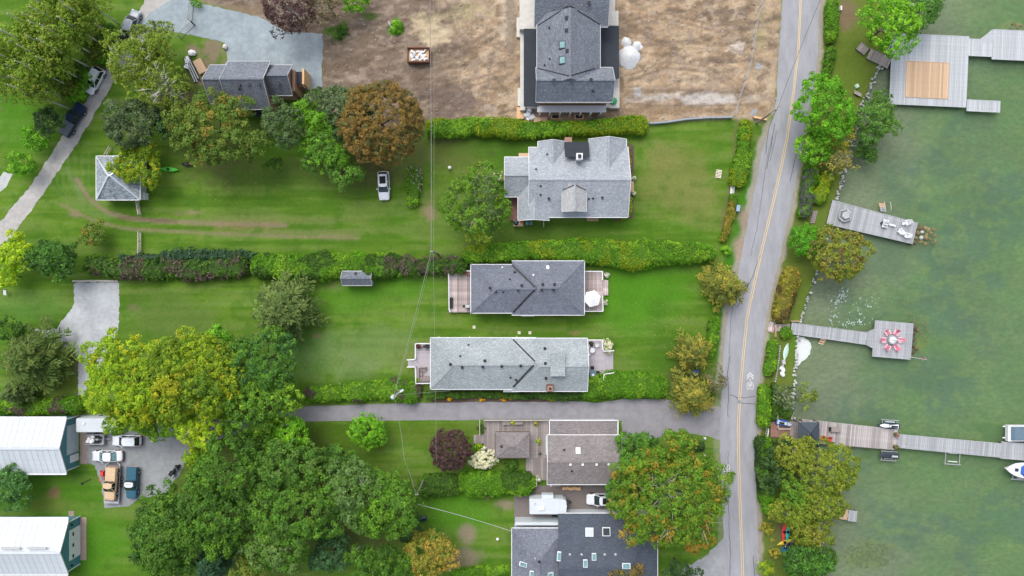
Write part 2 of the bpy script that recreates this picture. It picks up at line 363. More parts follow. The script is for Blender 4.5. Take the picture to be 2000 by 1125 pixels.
# verge between the road and the lake
vg = (QX > np.interp(QY, [p[1] for p in ROAD_R], [p[0] for p in ROAD_R])) & (QX < sx_at + 5)
C = lerp(C, (.105, .135, .025), vg * .75)
patch(1655, 30, 26, 40, (.17, .12, .075), .95); patch(1655, 130, 50, 60, (.10, .15, .018), .6); patch(1580, 620, 22, 70, (.08, .20, .015), .7); patch(1555, 680, 12, 60, (.07, .16, .012), .8); patch(1528, 580, 12, 60, (.10, .13, .04), .6)
patch(1512, 1050, 14, 90, (.11, .14, .04), .9); patch(1528, 1040, 10, 60, (.16, .10, .07), .9); patch(1600, 430, 10, 60, (.09, .15, .02), .7); patch(1500, 870, 10, 80, (.07, .05, .03), .5)
for e, off in ((ROAD_R, 1), (ROAD_L, -1)):
    d = dline(Q2, [(p[0] + off * 3, p[1]) for p in e]) + (n2 - .5) * 12
    wd = 9 if off > 0 else 11
    k = (1 - sstep(d, wd * .5, wd)) * .85
    if off < 0: k = k * sstep(QY, 225, 245) * (1 - .6 * sstep(QY, 720, 760))
    C = lerp(C, (.30, .27, .23), k)
patch(1448, 480, 26, 40, (.27, .21, .16), .9); patch(1452, 430, 14, 40, (.26, .20, .15), .8)
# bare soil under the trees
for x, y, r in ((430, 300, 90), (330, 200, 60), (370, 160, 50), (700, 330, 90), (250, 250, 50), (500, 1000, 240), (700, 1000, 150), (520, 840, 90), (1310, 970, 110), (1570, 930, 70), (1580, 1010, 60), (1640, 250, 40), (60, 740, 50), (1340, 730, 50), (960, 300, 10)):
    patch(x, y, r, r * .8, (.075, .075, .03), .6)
for x, y, rx, ry in ((415, 105, 34, 34), (405, 150, 26, 30), (380, 95, 20, 14)): patch(x, y, rx, ry, (.20, .155, .11), .9, .9)
patch(350, 190, 60, 30, (.09, .075, .05), .8)
patch(365, 80, 30, 12, (.08, .16, .02), .7)
# construction dirt
dp = inpoly(Q2, DIRTP); dd = dline(Q2, DIRTP, True)
dirt_z = np.zeros(len(PX))
DC = np.tile(np.array([.335, .242, .152]), (len(PX), 1))
m1 = fbm(PX, PY * 1.3, .16, 6); m2 = fbm(PX, PY * 1.3, .6, 6); m3 = fbm(PX * .7, PY * 1.6, 1.0, 4)
DC = lerp(DC, (.41, .315, .215), sstep(m1, .47, .62) * .7); DC = lerp(DC, (.21, .152, .10), sstep(m2, .5, .62) * .7); DC = lerp(DC, (.45, .365, .265), sstep(fbm(PX * 1.2, PY * 1.6, .9, 6), .55, .66) * .6)
DC = lerp(DC, (.145, .113, .09), (1 - sstep(QX + (m1 - .5) * 260, 820, 960)) * .85)
DC = lerp(DC, (.30, .24, .19), sstep(m3, .52, .62) * .6); DC = lerp(DC, (.14, .105, .075), (1 - sstep(fbm(PX * .6, PY * 1.5, .55, 5) + (1 - sstep(m1, .3, .5)) * -.06, .33, .41)) * .6)
def dpatch(px, py, rx, ry, col, st, nz=.6):
    global DC
    d = np.hypot((QX - px) / rx, (QY - py) / ry) + (m2 - .5) * nz * 3.0 + (m3 - .5) * nz
    DC = lerp(DC, col, (1 - sstep(d, .5, 1.0)) * st)
dpatch(840, 60, 55, 40, (.44, .36, .24), .9); dpatch(900, 210, 70, 30, (.16, .12, .10), .9); dpatch(870, 190, 60, 35, (.15, .115, .095), .85); dpatch(955, 214, 16, 12, (.33, .27, .21), .9)
dpatch(1360, 192, 120, 16, (.42, .39, .36), .95); dpatch(1245, 180, 10, 9, (.37, .38, .40), .9); dpatch(1270, 192, 40, 10, (.38, .36, .35), .7); dpatch(1440, 90, 26, 14, (.52, .46, .39), .9)
dpatch(1395, 120, 40, 8, (.13, .10, .075), .75, .9); dpatch(1380, 25, 60, 10, (.15, .11, .08), .8, 1.2); dpatch(1485, 60, 26, 160, (.40, .31, .21), .5); dpatch(1480, 128, 9, 8, (.28, .31, .33), .9); dpatch(1473, 218, 8, 10, (.30, .33, .36), .95)
dpatch(1300, 215, 140, 9, (.23, .16, .10), .8); dpatch(990, 30, 20, 60, (.45, .38, .30), .7); dpatch(660, 60, 24, 20, (.07, .15, .02), .9); dpatch(775, 55, 16, 18, (.06, .20, .01), .95); dpatch(725, 35, 20, 14, (.09, .14, .03), .9); dpatch(900, 30, 60, 20, (.25, .23, .12), .5, 1.2); dpatch(470, 20, 60, 14, (.20, .15, .10), .8); dpatch(1485, 60, 14, 40, (.26, .24, .12), .5, 1.2); dpatch(1000, 60, 12, 90, (.15, .12, .09), .6)
for ln, w_ in (([(1225, 150), (1300, 120), (1380, 130), (1470, 180)], 3), ([(1225, 160), (1300, 131), (1380, 141), (1465, 190)], 3), ([(1230, 40), (1300, 25), (1400, 50), (1500, 40)], 3), ([(1230, 50), (1300, 36), (1400, 61), (1500, 52)], 3), ([(640, 130), (720, 115), (800, 150), (900, 165), (1000, 130)], 3), ([(640, 142), (720, 127), (800, 161), (900, 177), (1000, 142)], 3), ([(1225, 180), (1350, 176), (1470, 182)], 3), ([(1225, 203), (1350, 206), (1480, 204)], 3), ([(650, 175), (760, 160), (860, 120), (960, 60)], 4), ([(655, 188), (765, 173), (868, 132), (970, 70)], 4), ([(870, 0), (890, 60), (940, 120), (990, 180)], 3), ([(1240, 90), (1330, 80), (1420, 90), (1500, 130)], 4)):
    d = dline(Q2, ln) / w_ + (m2 - .5) * 2.2; DC = lerp(DC, (.17, .125, .09), (1 - sstep(d, .4, 1.2)) * .6)
    dirt_z_t = 0
blend = np.where(dp, 1 - np.clip((.35 - dd * S) / .7, 0, .5), np.clip((.35 - dd * S) / .7, 0, .5))
C = C * (1 - blend[:, None]) + DC * blend[:, None]
dirt_z = np.where(dp, np.clip(dd * S - .6, 0, 1.5) / 1.5, 0) * ((fbm(PX * .7, PY * 1.5, .55, 5) - .5) * .9 + (fbm(PX, PY * 1.8, 1.1, 2) - .5) * .35 + .06)
dirt_z = np.where((QX > 990) & (QX < 1215) & (QY < 245), np.minimum(dirt_z, 0) * .3, dirt_z)
# lake bed
land = ds <= 0
BC = np.tile(np.array([.135, .225, .085]), (len(PX), 1))
bn = fbm(PX * .8, PY * 1.1, .13, 5); bn2 = fbm(PX, PY * 1.5, .5, 4)
BC = lerp(BC, (.085, .15, .115), sstep(bn, .45, .65)); BC = lerp(BC, (.19, .25, .09), sstep(bn2, .5, .68) * .7)
BC = lerp(BC, (.30, .265, .22), (1 - sstep(ds + (bn - .5) * 20, 3, 19)) * .95)
BC = lerp(BC, (.22, .20, .18), (1 - sstep(ds + (bn2 - .5) * 3, 0, 2.5)) * .8)
def bpatch(px, py, rx, ry, col, st, nz=.6):
    global BC
    d = np.hypot((QX - px) / rx, (QY - py) / ry) + (bn2 - .5) * nz * 1.8
    BC = lerp(BC, col, (1 - sstep(d, .4, 1.0)) * st)
bpatch(1700, 1090, 60, 32, (.24, .25, .09), .9, 1); bpatch(1800, 665, 26, 40, (.28, .29, .04), .95, .8); bpatch(1790, 465, 45, 30, (.24, .24, .10), .6); bpatch(1960, 850, 60, 40, (.06, .13, .03), .8, 1); bpatch(1695, 835, 26, 16, (.10, .15, .02), .9); bpatch(1700, 890, 18, 16, (.10, .15, .02), .9)
bpatch(1725, 500, 110, 60, (.14, .16, .14), .6); bpatch(1730, 720, 90, 60, (.13, .21, .09), .6); bpatch(1990, 50, 30, 16, (.30, .28, .12), .8)
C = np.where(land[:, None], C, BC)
z = np.where(land, dirt_z, -.62 - np.clip(ds, 0, 30) * .045)
C = np.clip(C, 0, 1)
nx, ny = len(gx), len(gy)
I = np.arange(nx * ny).reshape(nx, ny)
quads = np.stack([I[:-1, :-1], I[1:, :-1], I[1:, 1:], I[:-1, 1:]], -1).reshape(-1, 4)
def npmesh(name, verts, quads, cols, mat, smooth=False):
    me = bpy.data.meshes.new(name); nq = len(quads)
    me.vertices.add(len(verts)); me.vertices.foreach_set('co', np.ascontiguousarray(verts, np.float32).ravel())
    me.loops.add(nq * 4); me.loops.foreach_set('vertex_index', quads.astype(np.int32).ravel())
    me.polygons.add(nq); me.polygons.foreach_set('loop_start', np.arange(0, nq * 4, 4, dtype=np.int32))
    me.polygons.foreach_set('loop_total', np.full(nq, 4, np.int32))
    if smooth: me.polygons.foreach_set('use_smooth', np.ones(nq, bool))
    a = me.attributes.new('Col', 'FLOAT_COLOR', 'POINT'); c4 = np.ones((len(verts), 4), np.float32); c4[:, :3] = cols
    a.data.foreach_set('color', c4.ravel()); me.materials.append(mat); me.update(calc_edges=True); return me
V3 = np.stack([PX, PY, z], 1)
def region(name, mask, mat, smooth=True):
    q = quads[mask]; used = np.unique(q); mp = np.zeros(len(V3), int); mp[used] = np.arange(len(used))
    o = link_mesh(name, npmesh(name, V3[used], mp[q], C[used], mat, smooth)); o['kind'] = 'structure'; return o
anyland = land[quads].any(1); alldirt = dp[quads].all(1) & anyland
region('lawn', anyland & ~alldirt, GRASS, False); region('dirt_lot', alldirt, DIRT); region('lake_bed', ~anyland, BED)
# land beyond the frame, and the deep bed of the lake
def flat(name, rects, zz, col, mat):
    vs = []; 
    for x0, y0, x1, y1 in rects: vs += [(x0, y0, zz), (x1, y0, zz), (x1, y1, zz), (x0, y1, zz)]
    vs = np.array(vs, float); o = link_mesh(name, npmesh(name, vs, np.arange(len(vs)).reshape(-1, 4), np.tile(col, (len(vs), 1)), mat)); o['kind'] = 'structure'; return o
flat('ground', [(-600, -600, -99.9, 600), (-99.9, 62.9, 62, 600), (-99.9, -600, 54, -62.9)], 0, (.07, .15, .015), GRASS)
flat('deep_lake_bed', [(-600, -600, 600, 600)], -2.6, (.06, .15, .08), BED)
# water: a turbid green surface one can partly see through
m, t, b, N, L = nodes('lake_water'); v = objvec(N, L)
b.inputs['Base Color'].default_value = (.10, .20, .115, 1); b.inputs['Roughness'].default_value = .12; b.inputs['IOR'].default_value = 1.33
bump(N, L, b, noise(N, L, objvec(N, L, 1, 1.8), 1.6, 5, .6), .25, .06)
c = mixc(N, L, mrange(N, L, noise(N, L, v, .06, 5, .6), .35, .65, 0, 1), (.125, .190, .122), (.128, .228, .100)); c = vscale(N, L, c, mrange(N, L, noise(N, L, objvec(N, L, 1, 1.9), .7, 5, .7), .3, .7, .94, 1.06)); L.new(c, b.inputs['Base Color'])
tr = N.new('ShaderNodeBsdfTransparent'); tr.inputs[0].default_value = (.93, .98, .90, 1); mx = N.new('ShaderNodeMixShader'); mx.inputs[0].default_value = .56
L.new(b.outputs[0], mx.inputs[1]); L.new(tr.outputs[0], mx.inputs[2]); L.new(mx.outputs[0], t.nodes['Material Output'].inputs[0])
M_water = m
mb = MB(); mb.add([(-600, -600, -.45), (600, -600, -.45), (600, 600, -.45), (-600, 600, -.45)], [(0, 1, 2, 3)])
mb.build('lake_water', M_water)['kind'] = 'structure'

def sheet(name, poly, zz, mat, raggedness=2.0, seed=1, col=None, kind='structure'):
    pts = ragged(poly, 4, raggedness, seed) if raggedness else poly
    from mathutils.geometry import tessellate_polygon
    vs = [W(p[0], p[1], 0) for p in pts]; tri = tessellate_polygon([[Vector(p) for p in vs]])
    me = bpy.data.meshes.new(name)
    def up(t):
        a, b_, c_ = (Vector(vs[i]) for i in t); return t if (b_ - a).cross(c_ - a).z > 0 else t[::-1]
    me.from_pydata([(p[0], p[1], zz) for p in vs], [], [up(t) for t in tri]); me.materials.append(mat)
    if col is not None:
        a = me.attributes.new('Col', 'FLOAT_COLOR', 'POINT'); a.data.foreach_set('color', np.tile([*col, 1], len(vs)).astype(np.float32))
    me.update(); o = link_mesh(name, me)
    if kind: o['kind'] = kind
    return o
def grow(line, w, zz=None):
    Lf, Rt = [], []
    for i, p in enumerate(line):
        a = line[max(0, i - 1)]; b_ = line[min(len(line) - 1, i + 1)]; dx, dy = b_[0] - a[0], b_[1] - a[1]; l = math.hypot(dx, dy) or 1
        Lf.append((p[0] - dy / l * w, p[1] + dx / l * w)); Rt.append((p[0] + dy / l * w, p[1] - dx / l * w))
    return Lf + Rt[::-1]
sheet('road', ROAD_L + ROAD_R[::-1], .016, M_road, .9)
sheet('driveway', [(330, 842), (420, 822), (600, 794), (700, 790), (900, 785), (1120, 783), (1165, 787), (1215, 779), (1300, 780), (1345, 784), (1412, 795), (1412, 862), (1385, 852), (1345, 846), (1215, 866), (1214, 822), (1070, 819), (940, 820), (600, 823), (460, 850), (350, 875)], .012, M_drive, .8)
sheet('gravel_lane', [(-60, 510), (0, 433), (62, 360), (125, 262), (172, 190), (222, 110), (250, 55), (290, -10), (330, -80), (420, -80), (352, -5), (300, 70), (262, 105), (215, 172), (152, 278), (75, 392), (5, 485), (-60, 570)], .008, GRAVEL, 2, 2, (.37, .36, .35))
sheet('gravel_yard', [(352, -12), (372, 2), (420, 14), (460, 22), (505, 32), (558, 62), (630, 66), (629, 170), (600, 176), (430, 182), (412, 150), (444, 118), (440, 84), (400, 74), (345, 62), (262, 58), (300, 20)], .012, GRAVEL, 1.5, 3, (.26, .31, .34))
sheet('gravel_parking_pad', [(145, 551), (231, 550), (235, 590), (230, 640), (214, 690), (178, 740), (158, 792), (151, 770), (155, 705), (140, 682), (66, 676), (52, 660), (70, 646), (113, 640), (132, 612), (144, 590)], .008, GRAVEL, 3, 4, (.37, .39, .41))
sheet('gravel_yard', [(157, 812), (230, 806), (440, 812), (400, 850), (375, 880), (352, 925), (325, 962), (270, 974), (250, 990), (205, 992), (200, 950), (186, 910), (168, 903), (157, 905)], .008, GRAVEL, 2, 5, (.24, .255, .265))
sheet('paved_yard', [(1004, 948), (1240, 948), (1240, 1004), (1090, 1004), (1090, 1022), (1004, 1022)], .008, M_paver, .3)
sheet('gravel_shoulder', [(1330, 1110), (1370, 1092), (1400, 1065), (1420, 1040), (1420, 1150), (1330, 1150)], .008, GRAVEL, 3, 6, (.27, .28, .29))
sheet('gravel_shoulder', [(0, 345), (8, 336), (25, 340), (10, 368), (-10, 380), (-20, 350)], .008, GRAVEL, 2, 7, (.38, .40, .40))
for i, (pl, lab) in enumerate((([(157, 814), (170, 814), (170, 906), (157, 906)], 0), ([(157, 1010), (169, 1010), (169, 1094), (157, 1094)], 0), ([(134, 998), (145, 998), (145, 1008), (134, 1008)], 0))):
    mb = MB(); mb.prism([W(*p)[:2] for p in pl], -.02, .05); o = mb.build('concrete_apron', M('sandy_concrete%d' % i, (.30, .235, .20), .9, .15, 1), world=True); o['kind'] = 'structure'
sheet('flower_bed', [(843, 777), (1115, 776), (1120, 784), (843, 786)], .020, M_soil, 1)
sheet('flower_bed', [(797, 324), (819, 324), (820, 404), (797, 406)], .008, M_soil, 1)
sheet('flower_bed', [(1225, 278), (1238, 285), (1238, 425), (1200, 432), (1200, 415), (1225, 410)], .008, M_soil, 1)
# road markings
road_center = [(p[0], p[1]) for p in MID]
def resample(line, step=6):
    out = []
    for a, b_ in zip(line[:-1], line[1:]):
        L_ = math.hypot(b_[0] - a[0], b_[1] - a[1]); k = max(1, int(L_ / step))
        out += [(a[0] + (b_[0] - a[0]) * j / k, a[1] + (b_[1] - a[1]) * j / k) for j in range(k)]
    return out + [line[-1]]
def strip(mb, line, wpx, zz, jit=0, seed=0):
    rng = random.Random(seed); ln = [(p[0] + rng.gauss(0, jit), p[1] + rng.gauss(0, jit)) for p in line]
    g = grow(ln, wpx / 2); n = len(ln)
    for i in range(n - 1):
        a, b_, c_, d_ = (W(*g[j])[:2] for j in (i, i + 1, 2 * n - 2 - i, 2 * n - 1 - i))
        mb.add([(*a, zz), (*b_, zz), (*c_, zz), (*d_, zz)], [(0, 3, 2, 1)] if ((b_[0]-a[0])*(c_[1]-a[1])-(b_[1]-a[1])*(c_[0]-a[0])) < 0 else [(0, 1, 2, 3)])
for off in (-1.8, 1.8):
    mb = MB(); ln = resample(MID, 10)
    strip(mb, [(p[0] + off * (.75 if p[1] < 230 else 1), p[1]) for p in ln], 1.35 if off > 0 else 1.1, .020, .12, 3); mb.build('centre_line', M_yel, world=True)['kind'] = 'structure'
def sharrow(cx, cy, flip):
    mb = MB(); s = -1 if flip else 1
    q = lambda x, y: (cx + x, cy + y * s)
    for k in (0, 5): strip(mb, [q(-6.5, -13 + k), q(0, -20 + k), q(6.5, -13 + k)], 1.6, .021)
    for wx in (-3.6, 3.6): strip(mb, [q(wx + 2.6 * math.cos(a), 6 + 7 * math.sin(a)) for a in [2 * PI * i / 14 for i in range(15)]], .8, .021)
    strip(mb, [q(-3.6, 6), q(-1, -2), q(3.4, -1), q(0, 5), q(-3.6, 6)], .7, .021); strip(mb, [q(-1.5, -6), q(1, -5), q(3.6, 6)], .8, .022); strip(mb, [q(-.6, -7.5), q(.6, -7.5)], 2, .0215)
    mb.build('bicycle_marking', M_wline, world=True)['kind'] = 'structure'
sharrow(1465, 748, False); sharrow(1419, 921, True)
mb = MB()
for i, ln in enumerate(([(1484, 500), (1470, 540), (1440, 600)], [(1424, 770), (1440, 776), (1455, 777), (1475, 774)], [(1446, 787), (1476, 790)], [(1437, 775), (1443, 782)], [(1425, 695), (1421, 730), (1423, 775), (1421, 815)], [(1556, 300), (1549, 325), (1543, 355)], [(1424, 1045), (1427, 1075), (1425, 1125)], [(1471, 1085), (1473, 1125)], [(1513, 240), (1505, 290), (1497, 330)], [(1510, 262), (1500, 300), (1488, 380), (1478, 450), (1466, 500)], [(1436, 560), (1428, 620), (1424, 690)], [(1422, 880), (1423, 960), (1424, 1045)], [(1517, 255), (1511, 285), (1503, 315)])):
    strip(mb, resample(ln, 7), 1.0 if i < 9 else .7, .0195, .5, i)
mb.build('tar_seam', M_tar, world=True)['kind'] = 'structure'
sheet('road_patch', [(1582, 148), (1591, 150), (1590, 172), (1577, 168)], .019, M_drive, .2); sheet('road_patch', [(1558, 278), (1563, 275), (1561, 282), (1558, 284)], .019, M_drive, .2)
mb = MB(); mb.lathe((*W(1443, 785)[:2], .01), [(.02, 0), (.35, 0), (.35, .014), (.3, .016), (.01, .016)], 14); mb.build('manhole_cover', M_drive, world=True); bpy.data.objects['manhole_cover']['label'] = 'round manhole cover set in the road at the cracked seam'; bpy.data.objects['manhole_cover']['category'] = 'manhole cover'

# ---------------------------------------------------------------- foliage
PAL = dict(
    bright=[(.10, .26, .012), (.07, .19, .012), (.16, .33, .02)], lime=[(.22, .33, .012), (.15, .28, .012), (.32, .40, .02)],
    mid=[(.060, .140, .018), (.08, .17, .02), (.035, .095, .014)], dark=[(.035, .08, .025), (.05, .10, .03), (.025, .06, .018)],
    grey=[(.075, .115, .06), (.05, .085, .04), (.11, .15, .08)], olive=[(.12, .17, .028), (.095, .14, .02), (.15, .19, .035)],
    autumn=[(.085, .145, .025), (.10, .15, .025), (.07, .12, .02), (.075, .13, .02), (.20, .16, .03), (.12, .16, .03)], rust=[(.155, .11, .04), (.12, .095, .035), (.19, .12, .035), (.09, .095, .035)],
    maple=[(.08, .165, .014), (.24, .15, .025), (.18, .18, .02), (.06, .14, .012), (.22, .16, .02), (.10, .18, .015)], purple=[(.065, .032, .042), (.045, .024, .032), (.09, .05, .06)],
    teal=[(.038, .095, .042), (.05, .12, .055), (.028, .07, .032)], yellow=[(.16, .24, .012), (.20, .27, .012), (.27, .28, .015), (.11, .18, .012), (.08, .15, .012)],
    gold=[(.24, .24, .03), (.16, .18, .025), (.30, .24, .04)], bare=[(.16, .14, .10), (.12, .12, .07)],
    plum=[(.15, .11, .09), (.11, .11, .05), (.18, .14, .12)], bloom=[(.62, .55, .48), (.55, .42, .40), (.10, .20, .02), (.70, .66, .58)],
    flower=[(.62, .62, .62), (.07, .17, .015), (.05, .13, .012), (.30, .34, .02)], orangef=[(.75, .30, .01), (.10, .19, .02), (.70, .42, .02)],
    conifer=[(.10, .155, .04), (.135, .19, .05), (.075, .12, .03)], conifery=[(.16, .18, .028), (.11, .135, .025), (.24, .22, .035)])
def quads_from(pos, nrm, size, rng, asp=.62, tdir=None):
    n = len(pos); t = rng.normal(size=(n, 3)) if tdir is None else tdir + rng.normal(size=(n, 3)) * .25
    t -= (t * nrm).sum(1)[:, None] * nrm; t /= np.linalg.norm(t, axis=1)[:, None] + 1e-9
    b_ = np.cross(nrm, t); s = size[:, None]
    v = np.stack([pos - t * s, pos - b_ * s * asp - t * s * .1, pos + t * s, pos + b_ * s * asp + t * s * .1], 1)
    return v.reshape(-1, 3)
def norm(a): return a / (np.linalg.norm(a, axis=1)[:, None] + 1e-9)
LS = .74
def crown_mesh(name, a, b, c, zc, pal, leaf=.24, seed=0, lobes=None, lobe_r=.36, clump=.55, dens=1.0, low=-.35, rot=0, fill=True, accent=None, bright=1.0, ff=1.0):
    leaf *= LS
    rng = np.random.RandomState(seed); K = lobes or int(np.clip(a * b * .85 + 7, 8, 46)); mr = min(a, b)
    d = norm(rng.normal(size=(K, 3))); d[:, 2] = np.abs(d[:, 2]) * .95 - .12
    lc = d * np.array([a, b, c]) * rng.uniform(*((.62, .74) if ff > 1.1 else (.45, .92)), (K, 1)); lr = lobe_r * mr * rng.uniform(.55, 1.15, K) * np.clip(1.2 - K * .008, .75, 1)
    if fill: lc[0] = (0, 0, -c * .02); lr[0] = mr * .70 * ff; lc[1] = (a * .22 - (a - b) * .3, 0, 0); lr[1] = mr * .6; lc[2] = (-a * .22 + (a - b) * .3, 0, 0); lr[2] = mr * .6
    area = 4 * PI * lr ** 2; nc = int(area.sum() * .72 / (clump ** 2 * 2.0))
    li = rng.choice(K, nc, p=area / area.sum()); cd = norm(rng.normal(size=(nc, 3)) + np.array([0, 0, .35])); 
    cp = lc[li] + cd * (lr[li] * rng.uniform(.82, 1.12, nc))[:, None] * np.array([1, 1, max(.75, min(1.3, c / mr))])
    keep = cd[:, 2] > low
    for k in range(K): keep &= (np.linalg.norm((cp - lc[k]) / np.array([1, 1, max(.75, min(1.3, c / mr))]), axis=1) > lr[k] * .78) | (li == k)
    keep &= cp[:, 2] > -c * .75
    cp, cd, li = cp[keep], cd[keep], li[keep]; nc = len(cp)
    cr = clump * rng.uniform(.6, 1.25, nc); m = np.maximum(4, (dens * 2.6 * cr ** 2 / leaf ** 2 * 1.35).astype(int))
    ci = np.repeat(np.arange(nc), m); n = len(ci)
    ld = norm(rng.normal(size=(n, 3)) + cd[ci] * .9 + np.array([0, 0, .45]))
    pos = cp[ci] + ld * (cr[ci] * rng.uniform(.55, 1.12, n))[:, None] * np.array([1, 1, .8])
    nrm = norm(ld + rng.normal(size=(n, 3)) * .45 + np.array([0, 0, .25]))
    V = quads_from(pos, nrm, leaf * rng.uniform(.6, 1.25, n), rng)
    if rot: V = V @ np.array([[math.cos(rot), math.sin(rot), 0], [-math.sin(rot), math.cos(rot), 0], [0, 0, 1]])
    V[:, 2] += zc
    P = np.array(pal); NP = len(P)
    lobcol = rng.choice(NP, K, p=np.array([.55] + [.45 / (NP - 1)] * (NP - 1)) if NP > 1 else None)
    cc = P[np.where(rng.rand(nc) < .62, lobcol[li], rng.randint(0, NP, nc))]
    cc = cc * rng.uniform(.80, 1.22, (nc, 1)); col = cc[ci] * rng.uniform(.82, 1.2, (n, 1))
    mixl = rng.rand(n) < .12; col[mixl] = P[rng.randint(0, NP, mixl.sum())]
    if accent is not None:
        k = rng.rand(n) < accent[1]; col[k] = np.array(accent[0]) * rng.uniform(.7, 1.2, (k.sum(), 1))
    return npmesh(name, V, np.arange(n * 4).reshape(-1, 4), np.repeat(np.clip(col * np.array([1.58, 1.60, 1.2]) * bright + .006, 0, .85), 4, 0), LEAF)
def conifer_mesh(name, r, h, pal, seed, nb=110, leaf=.26, wide=.22, droop=.25, low=.08, spread=1.0):
    rng = np.random.RandomState(seed); ps = []; ns = []; ts = []; cs = []; P = np.array(pal)
    for i in range(nb):
        t = low + (1 - low) * (i / nb) ** .8; az = i * 2.39996 + rng.uniform(-.3, .3)
        L_ = (r * (1 - t) ** .62 * rng.uniform(.6, 1.18) + .3) * spread; dr = np.array([math.cos(az), math.sin(az), 0])
        k = int(24 + L_ * 40 * (.26 / leaf)); s = rng.rand(k) ** .75
        rise = .35 - droop * s * 1.2
        side = np.array([-dr[1], dr[0], 0]); nt_ = int(7 + L_ * 3); ts0 = np.sort(rng.uniform(.12, 1, nt_)); tsg = np.where(np.arange(nt_) % 2 == 0, 1.0, -1.0); ti = rng.randint(0, nt_, k); s = ts0[ti]
        v_ = rng.rand(k) * ((wide * 1.9) * L_ * (1.15 - s) + .22); w_ = tsg[ti] * v_ * .66 + rng.normal(size=k) * .04; rise = .35 - droop * s * 1.2
        p = dr[None] * (s * L_ + v_ * .72)[:, None] + side[None] * w_[:, None]; p[:, 2] += t * h + s * L_ * rise + rng.uniform(-.08, .08, k) - np.abs(w_) * .3
        nn = norm(np.array([0, 0, 1.0])[None] + dr[None] * .3 + side[None] * (np.sign(w_) * .35)[:, None] + rng.normal(size=(k, 3)) * .35)
        tt = dr[None] * .72 + side[None] * (tsg[ti] * .66)[:, None]; ps.append(p); ns.append(nn); ts.append(tt)
        bc = P[rng.randint(len(P))] * rng.uniform(.8, 1.2); cs.append(bc[None] * rng.uniform(.75, 1.25, (k, 1)) * (1 + .25 * s[:, None]))
    p = np.concatenate(ps); n = len(p)
    V = quads_from(p, np.concatenate(ns), leaf * .85 * rng.uniform(.7, 1.4, n), rng, .34, np.concatenate(ts))
    return npmesh(name, V, np.arange(n * 4).reshape(-1, 4), np.repeat(np.clip(np.concatenate(cs) * 1.3, 0, .8), 4, 0), LEAF)
def trunk_mb(h, r, rng, limbs=6, spread=2.5, top=.8, lean=(0, 0)):
    mb = MB(); pts = [(lean[0] * t * h + rng.uniform(-.1, .1) * t, lean[1] * t * h + rng.uniform(-.1, .1) * t, h * top * t) for t in (0, .15, .4, .7, 1)]
    mb.tube(pts, [r * 1.35, r, r * .8, r * .55, r * .25], 8)
    for i in range(limbs):
        t = rng.uniform(.35, .85); az = i * 2.4 + rng.uniform(-.4, .4); z0 = h * top * t; x0, y0 = lean[0] * t * h, lean[1] * t * h; l = spread * rng.uniform(.55, .95)
        e = (x0 + math.cos(az) * l, y0 + math.sin(az) * l, min(h * .93, z0 + l * rng.uniform(.4, .8)))
        mid = (x0 + math.cos(az + .15) * l * .5, y0 + math.sin(az + .15) * l * .5, z0 + (e[2] - z0) * .62)
        mb.tube([(x0, y0, z0), mid, e], [r * .45, r * .28, r * .07], 5)
    return mb
def twigs_mb(h, R_, rng, n=16, r=.07, zlo=.55, zhi=1.02, lean=(0, 0)):
    mb = MB()
    for i in range(n):
        az = i * 2.4 + rng.uniform(-.5, .5); l = R_ * rng.uniform(.35, .72); z0 = h * rng.uniform(.35, zlo); z1 = h * rng.uniform(.78, zhi)
        p0 = (0, 0, z0); p2 = (math.cos(az) * l, math.sin(az) * l, z1 - .18 * h * (l / R_) ** 2); p1 = (p2[0] * .5 + rng.uniform(-.2, .2), p2[1] * .5 + rng.uniform(-.2, .2), z0 + (p2[2] - z0) * .72)
        mb.tube([p0, p1, p2], [r, r * .7, r * .25], 4)
        for j in range(4):
            t = rng.uniform(.35, .95); b0 = [p1[k] + (p2[k] - p1[k]) * t for k in range(3)]; a2 = az + rng.choice((-1, 1)) * rng.uniform(.4, .9); l2 = l * rng.uniform(.2, .4)
            e = (b0[0] + math.cos(a2) * l2, b0[1] + math.sin(a2) * l2, b0[2] + l2 * rng.uniform(.05, .4)); mb.tube([b0, e], [r * .4, r * .1], 3)
    return mb
TN = [0]
